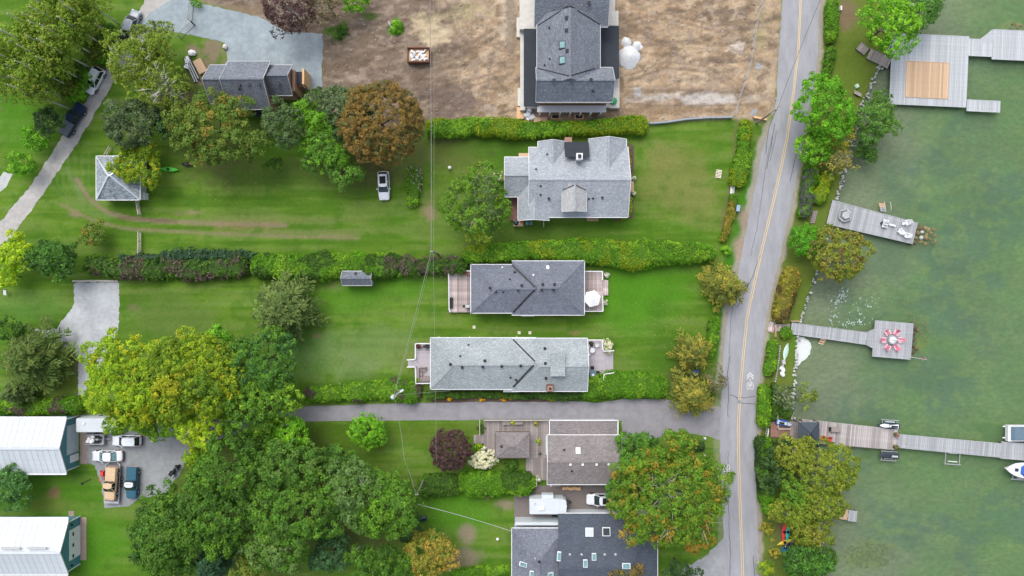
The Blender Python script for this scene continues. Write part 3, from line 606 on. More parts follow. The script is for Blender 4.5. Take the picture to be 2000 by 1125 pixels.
def tree(px, py, rx, ry, h, pal, label, name='leafy_tree', cat='tree', style='round', group=None, rot=0, leaf=.25, dens=1.0, bark=None, twigs=0, cz=None, low=-.35, accent=None, clump=.55, lobe_r=.36, seed=None, tw_r=.07, lobes=None, tw_hi=1.02, ff=1.0, bright=1.0):
    """px, py, rx, ry: the crown as the photo shows it (pixels), h: height in metres"""
    TN[0] += 1; sd_ = seed or TN[0] * 7 + 11; rng = random.Random(sd_); c = cz or h * .36; zc = h - c * .92; zm = zc + c * .25
    x, y, _ = W(px, py, zm); k = (H - zm) / H * S; a, b = rx * k, ry * k
    o = thing(name, label, cat, (x, y, 0), 0, group); p = PAL[pal] if isinstance(pal, str) else pal; bk = bark or M_barkd
    tr = max(.07, h * .022)
    if style == 'conifer':
        trunk_mb(h, tr, rng, 0, 0, .95).build('trunk', bk, o, smooth=True)
        link_mesh('crown', conifer_mesh('crown', max(a, b), h, p, sd_, nb=int(46 + a * 10), leaf=leaf), o)
    else:
        if h > 1.6: trunk_mb(h, tr, rng, 6 if h > 5 else 3, min(a, b) * .8, .78 if style != 'column' else .96).build('trunk', bk, o, smooth=True)
        else:
            mb = MB(); mb.tube([(0, 0, 0), (0, 0, h * .6)], [.08, .04], 5)
            for q in range(3): mb.tube([(0, 0, .1), (math.cos(q * 2.1) * a * .4, math.sin(q * 2.1) * b * .4, h * .6)], [.04, .02], 4)
            mb.build('stem', bk, o)
        link_mesh('crown' if h > 1.6 else 'foliage', crown_mesh('crown', a, b, c, zc, p, leaf, sd_, dens=dens, low=low, rot=rot, accent=accent, clump=clump, lobe_r=lobe_r, lobes=lobes, ff=ff, bright=bright), o)
    if twigs: twigs_mb(h, min(a, b) * .95, rng, twigs, tw_r, zhi=tw_hi).build('branches', M_barkl if bark is None else bark, o)
    return o
def bush(px, py, rx, ry, h, pal, label, name='shrub', cat='shrub', **k):
    k.setdefault('leaf', .17); k.setdefault('clump', .32); k.setdefault('cz', h * .62)
    return tree(px, py, rx, ry, h, pal, label, name, cat, **k)
def hedge(line, h, pal, label, name='hedge', cat='hedge', leaf=.13, seed=1, dens=1.0, lump=.22, group=None, pal2=None, p2=.4, rough_edge=.12):
    """line: (px, py, full width px) along the hedge as its top is seen"""
    rng = np.random.RandomState(seed); pts = []
    for (x, y, w_) in line: q = W(x, y, h * .8); pts.append((q[0], q[1], w_ * S * (H - h) / H))
    pts = np.array(pts); seg = np.hypot(*(pts[1:, :2] - pts[:-1, :2]).T); cum = np.r_[0, np.cumsum(seg)]; Lt = cum[-1]
    def at(s):
        return np.stack([np.interp(s, cum, pts[:, i]) for i in range(3)], 1)
    def surf(s, u):                       # u in [-1,1] round the section: -1 foot, 0 top centre, 1 other foot
        p = at(s); e = .05; q = at(np.clip(s + e, 0, Lt)); q0 = at(np.clip(s - e, 0, Lt)); d = norm(np.c_[q[:, :2] - q0[:, :2], np.zeros(len(s))]); nx_ = np.stack([-d[:, 1], d[:, 0]], 1)
        lumpn = (vnoise(p[:, 0] + u * 2 + seed, p[:, 1] + u, .55) - .5) * 2 * lump; endr = np.clip(np.minimum(s, Lt - s) / (p[:, 2] * .35), 0, 1) ** .5
        hw = p[:, 2] / 2 * (1 + lumpn * .55) * (.45 + .55 * endr); ang = u * PI / 2
        cx = np.sign(np.sin(ang)) * np.abs(np.sin(ang)) ** .55; cz = np.abs(np.cos(ang)) ** .45
        pos = np.stack([p[:, 0] + nx_[:, 0] * hw * cx, p[:, 1] + nx_[:, 1] * hw * cx, h * (1 + lumpn) * cz * (.6 + .4 * endr)], 1)
        nr = norm(np.stack([nx_[:, 0] * np.sin(ang) * 1.1, nx_[:, 1] * np.sin(ang) * 1.1, np.cos(ang) + .1], 1)); return pos, nr
    wavg = pts[:, 2].mean(); N_ = int(Lt * (wavg * 1.05 + h * 1.5) / leaf ** 2 * 1.15 * dens)
    s = rng.rand(N_) * Lt; u = (rng.rand(N_) * 2 - 1) * .97; u = np.sign(u) * np.abs(u) ** np.where(rng.rand(N_) < .7, 1.8, .8)
    pos, nr = surf(s, u); cl = vnoise(pos[:, 0], pos[:, 1], 2.6); pos += nr * ((cl - .5) * rough_edge * 3.2 + rng.uniform(-.10, .08, N_))[:, None]
    nr = norm(nr + rng.normal(size=(N_, 3)) * .55)
    ex = int(Lt * 2.2 * rough_edge * 8) 
    V = quads_from(pos, nr, leaf * rng.uniform(.65, 1.25, N_), rng)
    P = np.array(PAL[pal] if isinstance(pal, str) else pal); ch = fbm(pos[:, 0] + seed * 3, pos[:, 1], .45, 3)
    idx = np.clip(((ch - .3) / .4 * len(P) + rng.uniform(-.7, .7, N_)), 0, len(P) - .01).astype(int); col = P[idx] * np.array([1.32, 1.24, 1.2]) * rng.uniform(.7, 1.3, (N_, 1)) * (.8 + .4 * cl)[:, None]
    if pal2:
        Q = np.array(PAL[pal2] if isinstance(pal2, str) else pal2); k = fbm(pos[:, 0] - seed, pos[:, 1] + 9, .33, 3) > 1 - (p2 * .5 + .25); col[k] = (Q[rng.randint(0, len(Q), N_)] * rng.uniform(.75, 1.25, (N_, 1)))[k]
    ns = max(3, int(Lt / .6)); us = np.linspace(-1, 1, 9); grid = []
    for i in range(ns + 1):
        pp, _ = surf(np.full(9, Lt * i / ns), us); mid = pp.mean(0); grid.append(mid + (pp - mid) * .90)
    grid = np.array(grid); core = []
    for i in range(ns):
        for j in range(8): core.append([grid[i, j], grid[i, j + 1], grid[i + 1, j + 1], grid[i + 1, j]])
    core = np.array(core).reshape(-1, 3); V = np.concatenate([V, core]); col = np.concatenate([np.repeat(col, 4, 0), np.tile(P.mean(0) * .8, (len(core), 1))])
    c0 = V.mean(0); c0[2] = 0; V = V - c0
    o = link_mesh(name, npmesh(name, V, np.arange(len(V)).reshape(-1, 4), np.clip(col, 0, .8), LEAF), None, tuple(c0)); tag(o, label, cat, group); return o

# ---------------------------------------------------------------- buildings
def dn(p, z): return W(p[0], p[1], z)
def wing(b, rect, axis, ze, zr, mats, hip0=0, hip1=0, wall=None, inset=.35, trim=M_white, th=.14, ov=True, name='roof', skip=''):
    """rect = the eave outline in photo pixels (x0,y0,x1,y1) at height ze"""
    x0, y1, _ = W(rect[0], rect[1], ze); x1, y0, _ = W(rect[2], rect[3], ze)
    mb = MB()
    if axis == 'x':
        ym = (y0 + y1) / 2; A = (x0 + hip0, ym, zr); B = (x1 - hip1, ym, zr)
        mb.slab([(x0, y0, ze), (x1, y0, ze), B, A], th); mb.slab([(x1, y1, ze), (x0, y1, ze), A, B], th)
        if hip0: mb.slab([(x0, y1, ze), (x0, y0, ze), A], th)
        if hip1: mb.slab([(x1, y0, ze), (x1, y1, ze), B], th)
        rake = [((x0, y0, ze), A if not hip0 else None), ((x0, y1, ze), A if not hip0 else None), ((x1, y0, ze), B if not hip1 else None), ((x1, y1, ze), B if not hip1 else None)]
    else:
        xm = (x0 + x1) / 2; A = (xm, y0 + hip0, zr); B = (xm, y1 - hip1, zr)
        mb.slab([(x0, y1, ze), (x0, y0, ze), A, B], th); mb.slab([(x1, y0, ze), (x1, y1, ze), B, A], th)
        if hip0: mb.slab([(x0, y0, ze), (x1, y0, ze), A], th)
        if hip1: mb.slab([(x1, y1, ze), (x0, y1, ze), B], th)
        rake = [((x0, y0, ze), A if not hip0 else None), ((x1, y0, ze), A if not hip0 else None), ((x0, y1, ze), B if not hip1 else None), ((x1, y1, ze), B if not hip1 else None)]
    rf = mb.build(name, mats[0 if axis == 'x' else 1], b, True)
    mb = MB(); mb.beam((A[0], A[1], A[2] + .03), (B[0], B[1], B[2] + .03), .28, .05); mb.build('ridge_cap', mats[1 if axis == 'x' else 0], b, True)
    hp = []
    if axis == 'x': hp = ([((x0, y0, ze), A), ((x0, y1, ze), A)] if hip0 else []) + ([((x1, y0, ze), B), ((x1, y1, ze), B)] if hip1 else [])
    else: hp = ([((x0, y0, ze), A), ((x1, y0, ze), A)] if hip0 else []) + ([((x0, y1, ze), B), ((x1, y1, ze), B)] if hip1 else [])
    for p, q in hp:
        if 'w' in skip and p[0] == x0: continue
        mb = MB(); mb.beam((p[0], p[1], p[2] + .03), (q[0], q[1], q[2] + .03), .24, .05); mb.build('hip_cap', mats[1 if axis == 'x' else 0], b, True)
    if trim:
        mb = MB(); z = ze - th * .6; e = .05
        for sd_, p, q, on in (('s', (x0 - e, y0 - e, z), (x1 + e, y0 - e, z), axis == 'x' or hip0), ('n', (x0 - e, y1 + e, z), (x1 + e, y1 + e, z), axis == 'x' or hip1), ('w', (x0 - e, y0 - e, z), (x0 - e, y1 + e, z), axis == 'y' or hip0), ('e', (x1 + e, y0 - e, z), (x1 + e, y1 + e, z), axis == 'y' or hip1)):
            if on and sd_ not in skip: mb.beam(p, q, .11, .14)
        for p, q in rake:
            if q is not None and not ((axis == 'x' and ('W' if p[0] == x0 else 'E') in skip) or (axis == 'y' and ('S' if p[1] == y0 else 'N') in skip)):
                s = (-1 if p[0] == x0 else 1, 0) if axis == 'x' else (0, -1 if p[1] == y0 else 1)
                mb.beam((p[0] + s[0] * .05, p[1] + s[1] * .05, p[2] - .02), (q[0] + s[0] * .05, q[1] + s[1] * .05, q[2] - .02), .08, .18)
        if mb.v: mb.build('gutter', trim, b, True)
    if wall:
        i = inset; X0, X1, Y0, Y1 = x0 + i, x1 - i, y0 + i, y1 - i; mb = MB(); zt = ze - .16
        mb.prism([(X0, Y0), (X1, Y0), (X1, Y1), (X0, Y1)], 0, zt)
        if axis == 'x':
            sl = (zr - ze) / ((y1 - y0) / 2); zp = ze + sl * ((y1 - y0) / 2) - .2
            for xx, hp, s in ((X0, hip0, 1), (X1, hip1, -1)):
                if not hp: mb.add([(xx, Y0, zt), (xx, Y1, zt), (xx, (Y0 + Y1) / 2, zp), (xx + s * .2, Y0, zt), (xx + s * .2, Y1, zt), (xx + s * .2, (Y0 + Y1) / 2, zp)], [(0, 1, 2), (5, 4, 3), (0, 2, 5, 3), (1, 4, 5, 2)])
        else:
            zp = zr - .2
            for yy, hp, s in ((Y0, hip0, 1), (Y1, hip1, -1)):
                if not hp: mb.add([(X0, yy, zt), (X1, yy, zt), ((X0 + X1) / 2, yy, zp), (X0, yy + s * .2, zt), (X1, yy + s * .2, zt), ((X0 + X1) / 2, yy + s * .2, zp)], [(0, 1, 2), (5, 4, 3), (0, 2, 5, 3), (1, 4, 5, 2)])
        mb.build('wall', wall, b, True)
    def roofz(x, y):
        if axis == 'x': return zr - abs(y - (y0 + y1) / 2) * (zr - ze) / ((y1 - y0) / 2)
        return zr - abs(x - (x0 + x1) / 2) * (zr - ze) / ((x1 - x0) / 2)
    b_wings.setdefault(b.name, []).append((x0, x1, y0, y1, roofz)); return rf
b_wings = {}
def rz_at(b, px, py, dflt=3):
    z = dflt
    for _ in range(3):
        x, y, _z = W(px, py, z); zs = [f(x, y) for (x0, x1, y0, y1, f) in b_wings.get(b.name, []) if x0 - .1 <= x <= x1 + .1 and y0 - .1 <= y <= y1 + .1]
        z = max(zs) if zs else dflt
    return z
def vents(b, pts, kind='roof_vent', mat=M_black, s=.42, hgt=.28):
    for px, py in pts:
        z = rz_at(b, px, py); x, y, _ = W(px, py, z); mb = MB()
        if kind == 'vent_pipe': mb.lathe((x, y, z - .1), [(.2, .0), (.2, .12), (.07, .15), (.07, .5), (.01, .5)], 8)
        elif kind == 'skylight_dome': mb.box((x, y, z + .08), (.4, .4, .3), top=.8)
        else: mb.box((x, y, z + hgt / 2 - .05), (s, s * .9, hgt), top=.8); mb.box((x, y - s * .1, z + hgt - .03), (s * 1.15, s * 1.15, .05))
        mb.build(kind, mat, b, True)
def skylight(b, px, py, wpx, hpx, glass=M_gblue, frame=M_black, rz=0):
    z = rz_at(b, px, py); x, y, _ = W(px, py, z); w_, h_ = wpx * S, hpx * S; ex = .4
    za = rz_at(b, px, py - hpx * .4); zb = rz_at(b, px, py + hpx * .4); tilt = math.atan2(za - zb, h_ * .8)
    zl = rz_at(b, px - wpx * .4, py); zr_ = rz_at(b, px + wpx * .4, py); t2 = -math.atan2(zr_ - zl, w_ * .8); tilt = max(-.4, min(.4, tilt)); t2 = max(-.4, min(.4, t2))
    f = MB(); f.box((x, y, z + .07), (w_, h_, .22), rz, rx=tilt, ry=t2); fo = f.build('skylight', frame, b, True)
    g = MB(); g.box((x, y, z + .19), (w_ * .82, h_ * .82, .04), rz, rx=tilt, ry=t2); g.build('pane', glass, fo, True)
def flash(b, p, q, w_=.16, mat=M_black, name='valley_flashing', up=.05):
    n = 8; mb = MB(); pts = []
    for i in range(n + 1):
        t = i / n; px, py = p[0] + (q[0] - p[0]) * t, p[1] + (q[1] - p[1]) * t; z = rz_at(b, px, py); pts.append(Vector(W(px, py, z + up)))
    for u_, v_ in zip(pts[:-1], pts[1:]): mb.beam(u_, v_, w_, .10)
    mb.build(name, mat, b, True)
def boxpx(b, name, mat, rect, z0, z1, parent=True, top=1.0, m2=None):
    """rect measured in the photo at the height of the top z1"""
    x0, y1, _ = W(rect[0], rect[1], z1); x1, y0, _ = W(rect[2], rect[3], z1)
    mb = MB(); mb.box(((x0 + x1) / 2, (y0 + y1) / 2, (z0 + z1) / 2), (x1 - x0, y1 - y0, z1 - z0), top=top); return mb.build(name, mat, b if parent else None, True)
def win(b, side, at, c, w_, h_, zc, glass=M_glass, frame=M_white, name='window'):
    """window on a wall plane: side 'n','s' at y=at centred x=c; 'e','w' at x=at centred y=c"""
    f = MB(); g = MB(); s = {'n': 1, 's': -1, 'e': 1, 'w': -1}[side]
    if side in 'ns': f.box((c, at + s * .04, zc), (w_ + .16, .08, h_ + .16)); g.box((c, at + s * .09, zc), (w_, .04, h_))
    else: f.box((at + s * .04, c, zc), (.08, w_ + .16, h_ + .16)); g.box((at + s * .09, c, zc), (.04, w_, h_))
    fo = f.build(name, frame, b, True); g.build('pane', glass, fo, True)
def wall_windows(b, rect, ze, inset=.35, n=3, h_=1.2, z=1.5):
    x0, y1, _ = W(rect[0], rect[1], ze); x1, y0, _ = W(rect[2], rect[3], ze); x0 += inset; x1 -= inset; y0 += inset; y1 -= inset
    for i in range(n):
        c = x0 + (x1 - x0) * (i + .5) / n; win(b, 's', y0, c, 1.3, h_, z); win(b, 'n', y1, c, 1.3, h_, z)
    for s, at in (('w', x0), ('e', x1)): win(b, s, at, (y0 + y1) / 2 + 1.2, 1.4, h_, z)
def planks(parent, rect, axis, z, wd, mat, th=.05, gap=.02, group=None, jit=.0, name='plank'):
    """boards laid in a world rectangle (x0,y0,x1,y1); axis = direction the boards run"""
    x0, y0, x1, y1 = rect; ox, oy, oz = BASE.get(parent.name, (0, 0, 0)); along = (y1 - y0) if axis == 'y' else (x1 - x0); span = (x1 - x0) if axis == 'y' else (y1 - y0)
    n = max(1, round(span / wd)); p = span / n; mb = MB(); mb.box((0, 0, -th / 2), (p - gap, along, th) if axis == 'y' else (along, p - gap, th)); me = mb.mesh(name, mat); rng = random.Random(int(abs(x0 * 7 + y0 * 13)))
    for i in range(n):
        c = (x0 + p * (i + .5), (y0 + y1) / 2) if axis == 'y' else ((x0 + x1) / 2, y0 + p * (i + .5)); j = rng.uniform(-jit, jit)
        link_mesh(name, me, parent, (c[0] - ox + (j if axis == 'x' else 0), c[1] - oy + (j if axis == 'y' else 0), z - oz + rng.uniform(-.004, .004)))
def deck_rect(parent, rpx, z, axis, wd, mat, th=.05):
    x0, y1, _ = W(rpx[0], rpx[1], z); x1, y0, _ = W(rpx[2], rpx[3], z)
    planks(parent, (x0, y0, x1, y1), axis, z, wd, mat, th); mb = MB(); mb.box(((x0 + x1) / 2, (y0 + y1) / 2, (z - th) / 2 - .01), (x1 - x0 - .1, y1 - y0 - .1, z - th - .02)); mb.build('deck_base', M_barkd, parent, True)
def railing(parent, pts, z, h_=.95, mat=M_white, name='railing', w_=.09):
    mb = MB(); P = [Vector(W(p[0], p[1], z + h_)) for p in pts]
    for a, b_ in zip(P[:-1], P[1:]):
        mb.beam(a, b_, w_ * 1.5, .05); mb.beam(a - Vector((0, 0, h_ - .12)), b_ - Vector((0, 0, h_ - .12)), .05, .06); k = max(1, int((b_ - a).length / .35))
        for i in range(k + 1):
            q = a + (b_ - a) * i / k; big = i in (0, k); mb.beam(q - Vector((0, 0, h_)), q, .1 if big else .035, .1 if big else .035)
    return mb.build(name, mat, parent, True)
def house(name, label, cat, px, py): return thing(name, label, cat, W(px, py, 0))

# A: grey shingled house beside the gravel yard
b = house('grey_house', 'grey shingled house with three gabled sections beside the pale gravel yard', 'house', 495, 170)
wing(b, (447, 120, 528, 213), 'x', 4.6, 8.0, SH_blue, wall=M_tan, trim=M_gsid); wing(b, (411, 127, 452, 202), 'x', 4.0, 6.8, SH_blue, wall=M_tan, trim=M_gsid); wing(b, (524, 127, 571, 186), 'x', 4.0, 6.6, SH_blue, wall=M_tan, trim=M_gsid)
vents(b, [(429, 165), (467, 166), (486, 165), (506, 165), (544, 164)]); vents(b, [(467, 174)], 'vent_pipe')
boxpx(b, 'porch_roof', M_char, (573, 140, 590, 164), 2.7, 2.9); boxpx(b, 'porch_wall', M_tan, (570, 137, 576, 178), 0, 3.8); boxpx(b, 'parapet', M_wood, (590, 134, 594, 164), 0, 3.4); boxpx(b, 'porch_post', M_redw, (583, 165, 587, 169), 0, 2.6)
boxpx(b, 'porch_deck', M_conc, (588, 142, 601, 172), 0, .3); boxpx(b, 'porch_railing', M_white, (600, 142, 601.5, 172), 0, 1.2); boxpx(b, 'lower_roof', M_char, (492, 214, 522, 228), 2.4, 2.6)
wall_windows(b, (447, 120, 528, 213), 4.6)
# B: new house on the dirt lot
b = house('new_house', 'large unfinished blue-grey roofed house standing on the bare dirt lot', 'house', 1110, 110)
mb = MB(); mb.prism([W(*p)[:2] for p in ((1018, -40), (1200, -40), (1200, 200), (1204, 212), (1120, 214), (1024, 214))], 0, .9)
mb.build('foundation', M_conc, b, True)
boxpx(b, 'terrace_slab', M_conc, (1015, -10, 1046, 57), 0, 2.6); boxpx(b, 'terrace_slab', M_conc, (1016, 54, 1026, 215), 0, 1.4); boxpx(b, 'terrace_slab', M_conc, (1009, 34, 1017, 72), 0, .7); boxpx(b, 'terrace_slab', M_conc, (1011, 172, 1018, 207), 0, .7)
boxpx(b, 'terrace_slab', M_conc, (1183, -10, 1201, 50), 0, 2.6); boxpx(b, 'terrace_slab', M_conc, (1199, 21, 1208, 50), 0, 1.2); boxpx(b, 'terrace_slab', M_conc, (1190, 152, 1210, 211), 0, 1.0)
boxpx(b, 'flat_roof', M_char, (1023, 56, 1052, 207), 2.7, 3.0); boxpx(b, 'flat_roof', M_char, (1171, 51, 1209, 153), 2.7, 3.0)
wing(b, (1049, 30, 1172, 165), 'y', 6.0, 9.0, SH_blue, wall=M_brick, trim=M_gsid, inset=.4, skip='SN'); wing(b, (1044, -60, 1187, 52), 'x', 5.8, 8.6, SH_blue, wall=M_brick, trim=M_gsid, inset=.4); wing(b, (1047, 132, 1196, 199), 'x', 5.8, 8.3, SH_blue, wall=M_tan, trim=M_gsid, inset=.5)
vents(b, [(1106, 35), (1106, 59), (1107, 99), (1082, 157), (1118, 157), (1154, 156), (1150, 6)]); vents(b, [(1073, 54), (1074, 115), (1064, 127), (1158, 177)], 'vent_pipe')
skylight(b, 1098, 88, 12, 14); skylight(b, 1098, 118, 12, 14)
flash(b, (1050, 50), (1110, 11), .1); flash(b, (1172, 48), (1113, 11), .1); flash(b, (1050, 133), (1112, 148), .1); flash(b, (1170, 131), (1113, 148), .1)
boxpx(b, 'porch_roof', M_gsid, (1049, 206, 1184, 219), 2.6, 2.8); 
for i in range(7): boxpx(b, 'porch_post', M_white, (1053 + i * 20, 218.5, 1055.5 + i * 20, 221), 0, 2.6)
for cx in (1085, 1131):
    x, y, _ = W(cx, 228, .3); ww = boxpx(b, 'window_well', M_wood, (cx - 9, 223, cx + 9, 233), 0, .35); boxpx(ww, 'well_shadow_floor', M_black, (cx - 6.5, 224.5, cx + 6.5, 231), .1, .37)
wall_windows(b, (1047, 132, 1196, 199), 5.8, .5, 4, 1.3, 4.2)
for nm, lab, m_, r_, h_ in (('plywood_stack', 'light brown plywood sheets stacked at the corner of the new house', M_wood, (1009, 209, 1022, 232), .5), ('plywood_stack', 'orange-brown plywood sheet pile lying against the clipped hedge', M_cedar, (1042, 229, 1068, 239), .45), ('plywood_stack', 'wide pale brown plywood pile right below the porch', M_tan, (1045, 220, 1070, 231), .35)):
    t_ = thing(nm, lab, 'plywood', W((r_[0] + r_[2]) / 2, (r_[1] + r_[3]) / 2, 0))
    for k in range(4): boxpx(t_, 'sheet', m_, (r_[0] + k * .3, r_[1], r_[2] + k * .3, r_[3]), h_ * k / 4, h_ * (k + 1) / 4 - .02)
mb = MB(); rg = random.Random(4)
for k in range(7): x, y, _ = W(1026 + rg.uniform(0, 15), 213 + rg.uniform(0, 20)); mb.box((x, y, .2 + k * .06), (rg.uniform(.6, 1.1), rg.uniform(.5, 1.0), .3), rg.uniform(0, 3), top=.7)
tag(mb.build('debris_pile', M_tarp, None, True), 'crumpled white wrapping heaped between plywood stacks at the new house', 'debris')
x, y, _ = W(1196, 201); mb = MB(); mb.lathe((x, y, .9), [(.55, 0), (.62, .3), (.55, .5), (.2, .62), (.01, .63)], 12); tag(mb.build('green_lid_tank', M_grn, None, True), 'round green plastic lid standing on the concrete corner of the new house', 'tank')

# C: big light grey house
b = house('light_grey_house', 'large light grey house with dormer, chimney and a black flat roof patch', 'house', 1110, 360)
rc = (1033, 288, 1226, 424); wing(b, rc, 'x', 3.2, 5.9, SH_light, wall=M_beige); wing(b, (1051, 277, 1106, 372), 'y', 3.2, 4.7, SH_light, wall=M_beige, skip='Se'); wing(b, (1149, 272, 1223, 380), 'y', 3.2, 5.0, SH_light, wall=M_beige, skip='Sw')
wing(b, (986, 307, 1060, 384), 'x', 3.1, 4.9, SH_light, wall=M_beige, skip='E'); wing(b, (1012, 348, 1073, 430), 'y', 3.1, 4.6, SH_light, wall=M_beige, skip='Ne')
x0, y1, _ = W(1102, 277, 3.4); x1, y0, _ = W(1151, 308, 4.6)
mb = MB(); mb.slab([(x0, y1, 3.35), (x1, y1, 3.35), (x1, y0, 5.3), (x0, y0, 5.3)], .1); mb.build('membrane_roof', M_char, b, True)
mb = MB(); x, y, _ = W(1130, 309, 5); mb.box((x, y, 4.9), (.85, .9, 3.0)); ch = mb.build('chimney', M_conc, b, True)
mb = MB(); mb.box((x, y, 6.5), (1.0, 1.0, .2)); mb.build('chimney_cap', M_white, ch, True); mb = MB(); mb.box((x, y, 6.72), (.5, .55, .26)); mb.build('flue', M_black, ch, True)
wing(b, (1098, 362, 1145, 413), 'y', 5.0, 6.1, [SH_light[0], SH_brown[0]], wall=M_beige, trim=M_gsid, inset=.15, name='dormer_roof')
for o_ in b.children:
    if o_.name.startswith('dormer_roof'): o_.data.materials[0] = shingle('warm_light_shingle', (.30, .31, .32), (.37, .375, .38), PI / 2)
flash(b, (1099, 371), (1122, 361), .1); flash(b, (1144, 371), (1123, 361), .1)
vents(b, [(1072, 388), (1176, 386)], s=.32); vents(b, [(1056, 363), (1056, 380), (1150, 388), (1158, 387), (1047, 331), (1069, 301)], 'vent_pipe')
wall_windows(b, rc, 3.2, n=5); wall_windows(b, (986, 307, 1060, 384), 3.1, n=2)
for r_, m_ in (((1013, 299, 1037, 306), M_cedar), ((1147, 421, 1168, 431), M_cedar), ((1226, 354, 1238, 374), M_cedar), ((997, 384, 1012, 430), M_redw), ((1003, 430, 1022, 442), M_cedar)):
    dk = boxpx(b, 'step_platform', m_, r_, 0, .45)
railing(b, [(1147, 422), (1147, 431), (1168, 431), (1168, 422)], .45, .6, M_cedar); railing(b, [(998, 386), (998, 430)], .45, .7, M_redw)
boxpx(b, 'chimney_base', M_tan, (1103, 268, 1117, 279), 0, 2.4)
boxpx(b, 'downpipe', M_white, (1061.5, 428, 1062.5, 443), 0, .2)
# D: twin gable cottage (blue-grey) and E (green-grey)
b = house('blue_grey_bungalow', 'dark blue-grey roofed bungalow with weathered decks at both ends', 'house', 1030, 563)
wing(b, (1000, 510, 1141, 615), 'x', 3.0, 4.8, SH_dark, 4.6, 4.4, wall=M_gsid, skip='w'); wing(b, (920, 517, 1046, 611), 'x', 2.95, 4.78, SH_dark, 4.2, 0, wall=M_gsid, skip='E')
flash(b, (1000, 517), (1045, 560), .22); flash(b, (1002, 610), (1045, 565), .22)
vents(b, [(957, 562), (1019, 557), (1012, 567), (1060, 555), (1058, 566), (1083, 555), (1081, 566)], s=.34); vents(b, [(1005, 531), (996, 546), (969, 570), (983, 570)], 'vent_pipe')
mb = MB(); 
for px, py, r_ in ((1070, 522, .38), (1042, 537, .18), (981, 522, .15)):
    z_ = rz_at(b, px, py); x, y, _ = W(px, py, z_); mb.prism([(x + r_ * math.cos(a) * random.Random(px + k).uniform(.5, 1.2), y + r_ * math.sin(a)) for k, a in enumerate([i * 1.05 for i in range(6)])], z_ - .1, z_ + .12)
mb.build('patching_scrap', M_white, b, True)
wall_windows(b, (1000, 510, 1141, 615), 3.0, n=4); boxpx(b, 'window_awning', M_white, (1018, 614, 1044, 618), 1.2, 2.3); boxpx(b, 'doorstep', M_redw, (1072, 613, 1122, 617), 0, 1.2)
d = thing('wooden_deck', 'worn pink and grey deck with white rail at the left end of the bungalow', 'deck', W(898, 570))
deck_rect(d, (877, 529, 920, 610), .7, 'y', .33, M_rdeck); railing(d, [(919, 529), (876, 529), (877, 604), (879, 609)], .7); boxpx(d, 'bench', M_redw, (900, 528, 920, 537), .7, 1.1); mb = MB()
boxpx(d, 'planter', M_black, (878, 581, 884, 602), .7, 1.1)
for yy in (586, 592, 598): bush(881, yy, 2.6, 2.6, 1.5, 'dark', 'small leafy plant in the black deck planter, %s' % {586: 'farthest from the rail corner', 592: 'the middle one of three', 598: 'next to the rail corner'}[yy], 'potted_plant', 'plant', leaf=.09, clump=.16)
d2 = thing('wooden_deck', 'small patchy grey and brown deck under the white parasol', 'deck', W(1160, 570))
deck_rect(d2, (1142, 530, 1177, 607), .7, 'y', .33, M_rdeck); deck_rect(d2, (1177, 547, 1188, 577), .35, 'y', .3, M_rdeck); railing(d2, [(1142, 530), (1177, 530), (1177, 547)], .7); railing(d2, [(1177, 577), (1178, 608), (1142, 608)], .7)
b = house('green_grey_bungalow', 'long pale green-grey roofed bungalow above the asphalt driveway', 'house', 1000, 712)
wing(b, (1000, 661, 1147, 764), 'x', 3.0, 4.8, SH_green, 4.4, 0, wall=M_gsid, skip='w'); wing(b, (841, 660, 1046, 760), 'x', 2.95, 4.77, SH_green, 3.9, 0, wall=M_gsid, skip='E')
flash(b, (1002, 663), (1045, 706), .22); flash(b, (1002, 756), (1045, 710), .22)
boxpx(b, 'eave_extension', SH_green[0], (983, 757, 1014, 766), 2.7, 2.9); boxpx(b, 'raised_roof_panel', SH_green[0], (1075, 692, 1104, 735), 4.0, 5.1)
vents(b, [(880, 711), (903, 717), (947, 704), (943, 716), (980, 715), (1017, 714), (1064, 680), (1065, 709), (1066, 738)], s=.36); vents(b, [(915, 674), (899, 696), (1008, 742), (997, 737)], 'vent_pipe')
x, y, _ = W(1074, 758, 4.3); mb = MB(); mb.box((x, y, 3.9), (1.0, 1.0, 1.7)); c_ = mb.build('chimney', M_rust, b, True); mb = MB(); mb.box((x, y, 4.8), (.85, .85, .12)); mb.build('chimney_cap', M_tan, c_, True); mb = MB(); mb.box((x, y, 4.95), (.35, .35, .26)); mb.build('flue', M_black, c_, True)
wall_windows(b, (1000, 661, 1147, 764), 3.0, n=4); wall_windows(b, (841, 660, 1000, 760), 2.95, n=4)
mb = MB()
for px in (857, 917, 1009): q = W(px, 661, 2.8); mb.beam((q[0], q[1], q[2]), (q[0], q[1] + .35, q[2] - .4), .07, .07)
mb.build('downpipe', M_white, b, True)
d = thing('wooden_deck', 'clean lilac-grey deck with white rail holding the wicker corner sofa', 'deck', W(826, 710))
deck_rect(d, (812, 671, 842, 748), .8, 'x', .30, M_gdeck); railing(d, [(842, 671), (811, 671), (811, 702), (795, 703)], .8); railing(d, [(795, 717), (811, 717), (812, 749), (843, 749)], .8)
for k in range(4): boxpx(d, 'stair', M_gdeck, (797 + k * 3.8, 704, 800.6 + k * 3.8, 716.5), 0, .2 + k * .17)
d = thing('wooden_deck', 'lilac-grey deck with dining table, white lounge chairs and broad stairs', 'deck', W(1165, 710))
deck_rect(d, (1147, 664, 1180, 752), .8, 'x', .30, M_gdeck); railing(d, [(1147, 664), (1176, 664), (1178, 686), (1199, 685)], .8); railing(d, [(1199, 728), (1180, 731), (1177, 753), (1147, 753)], .8)
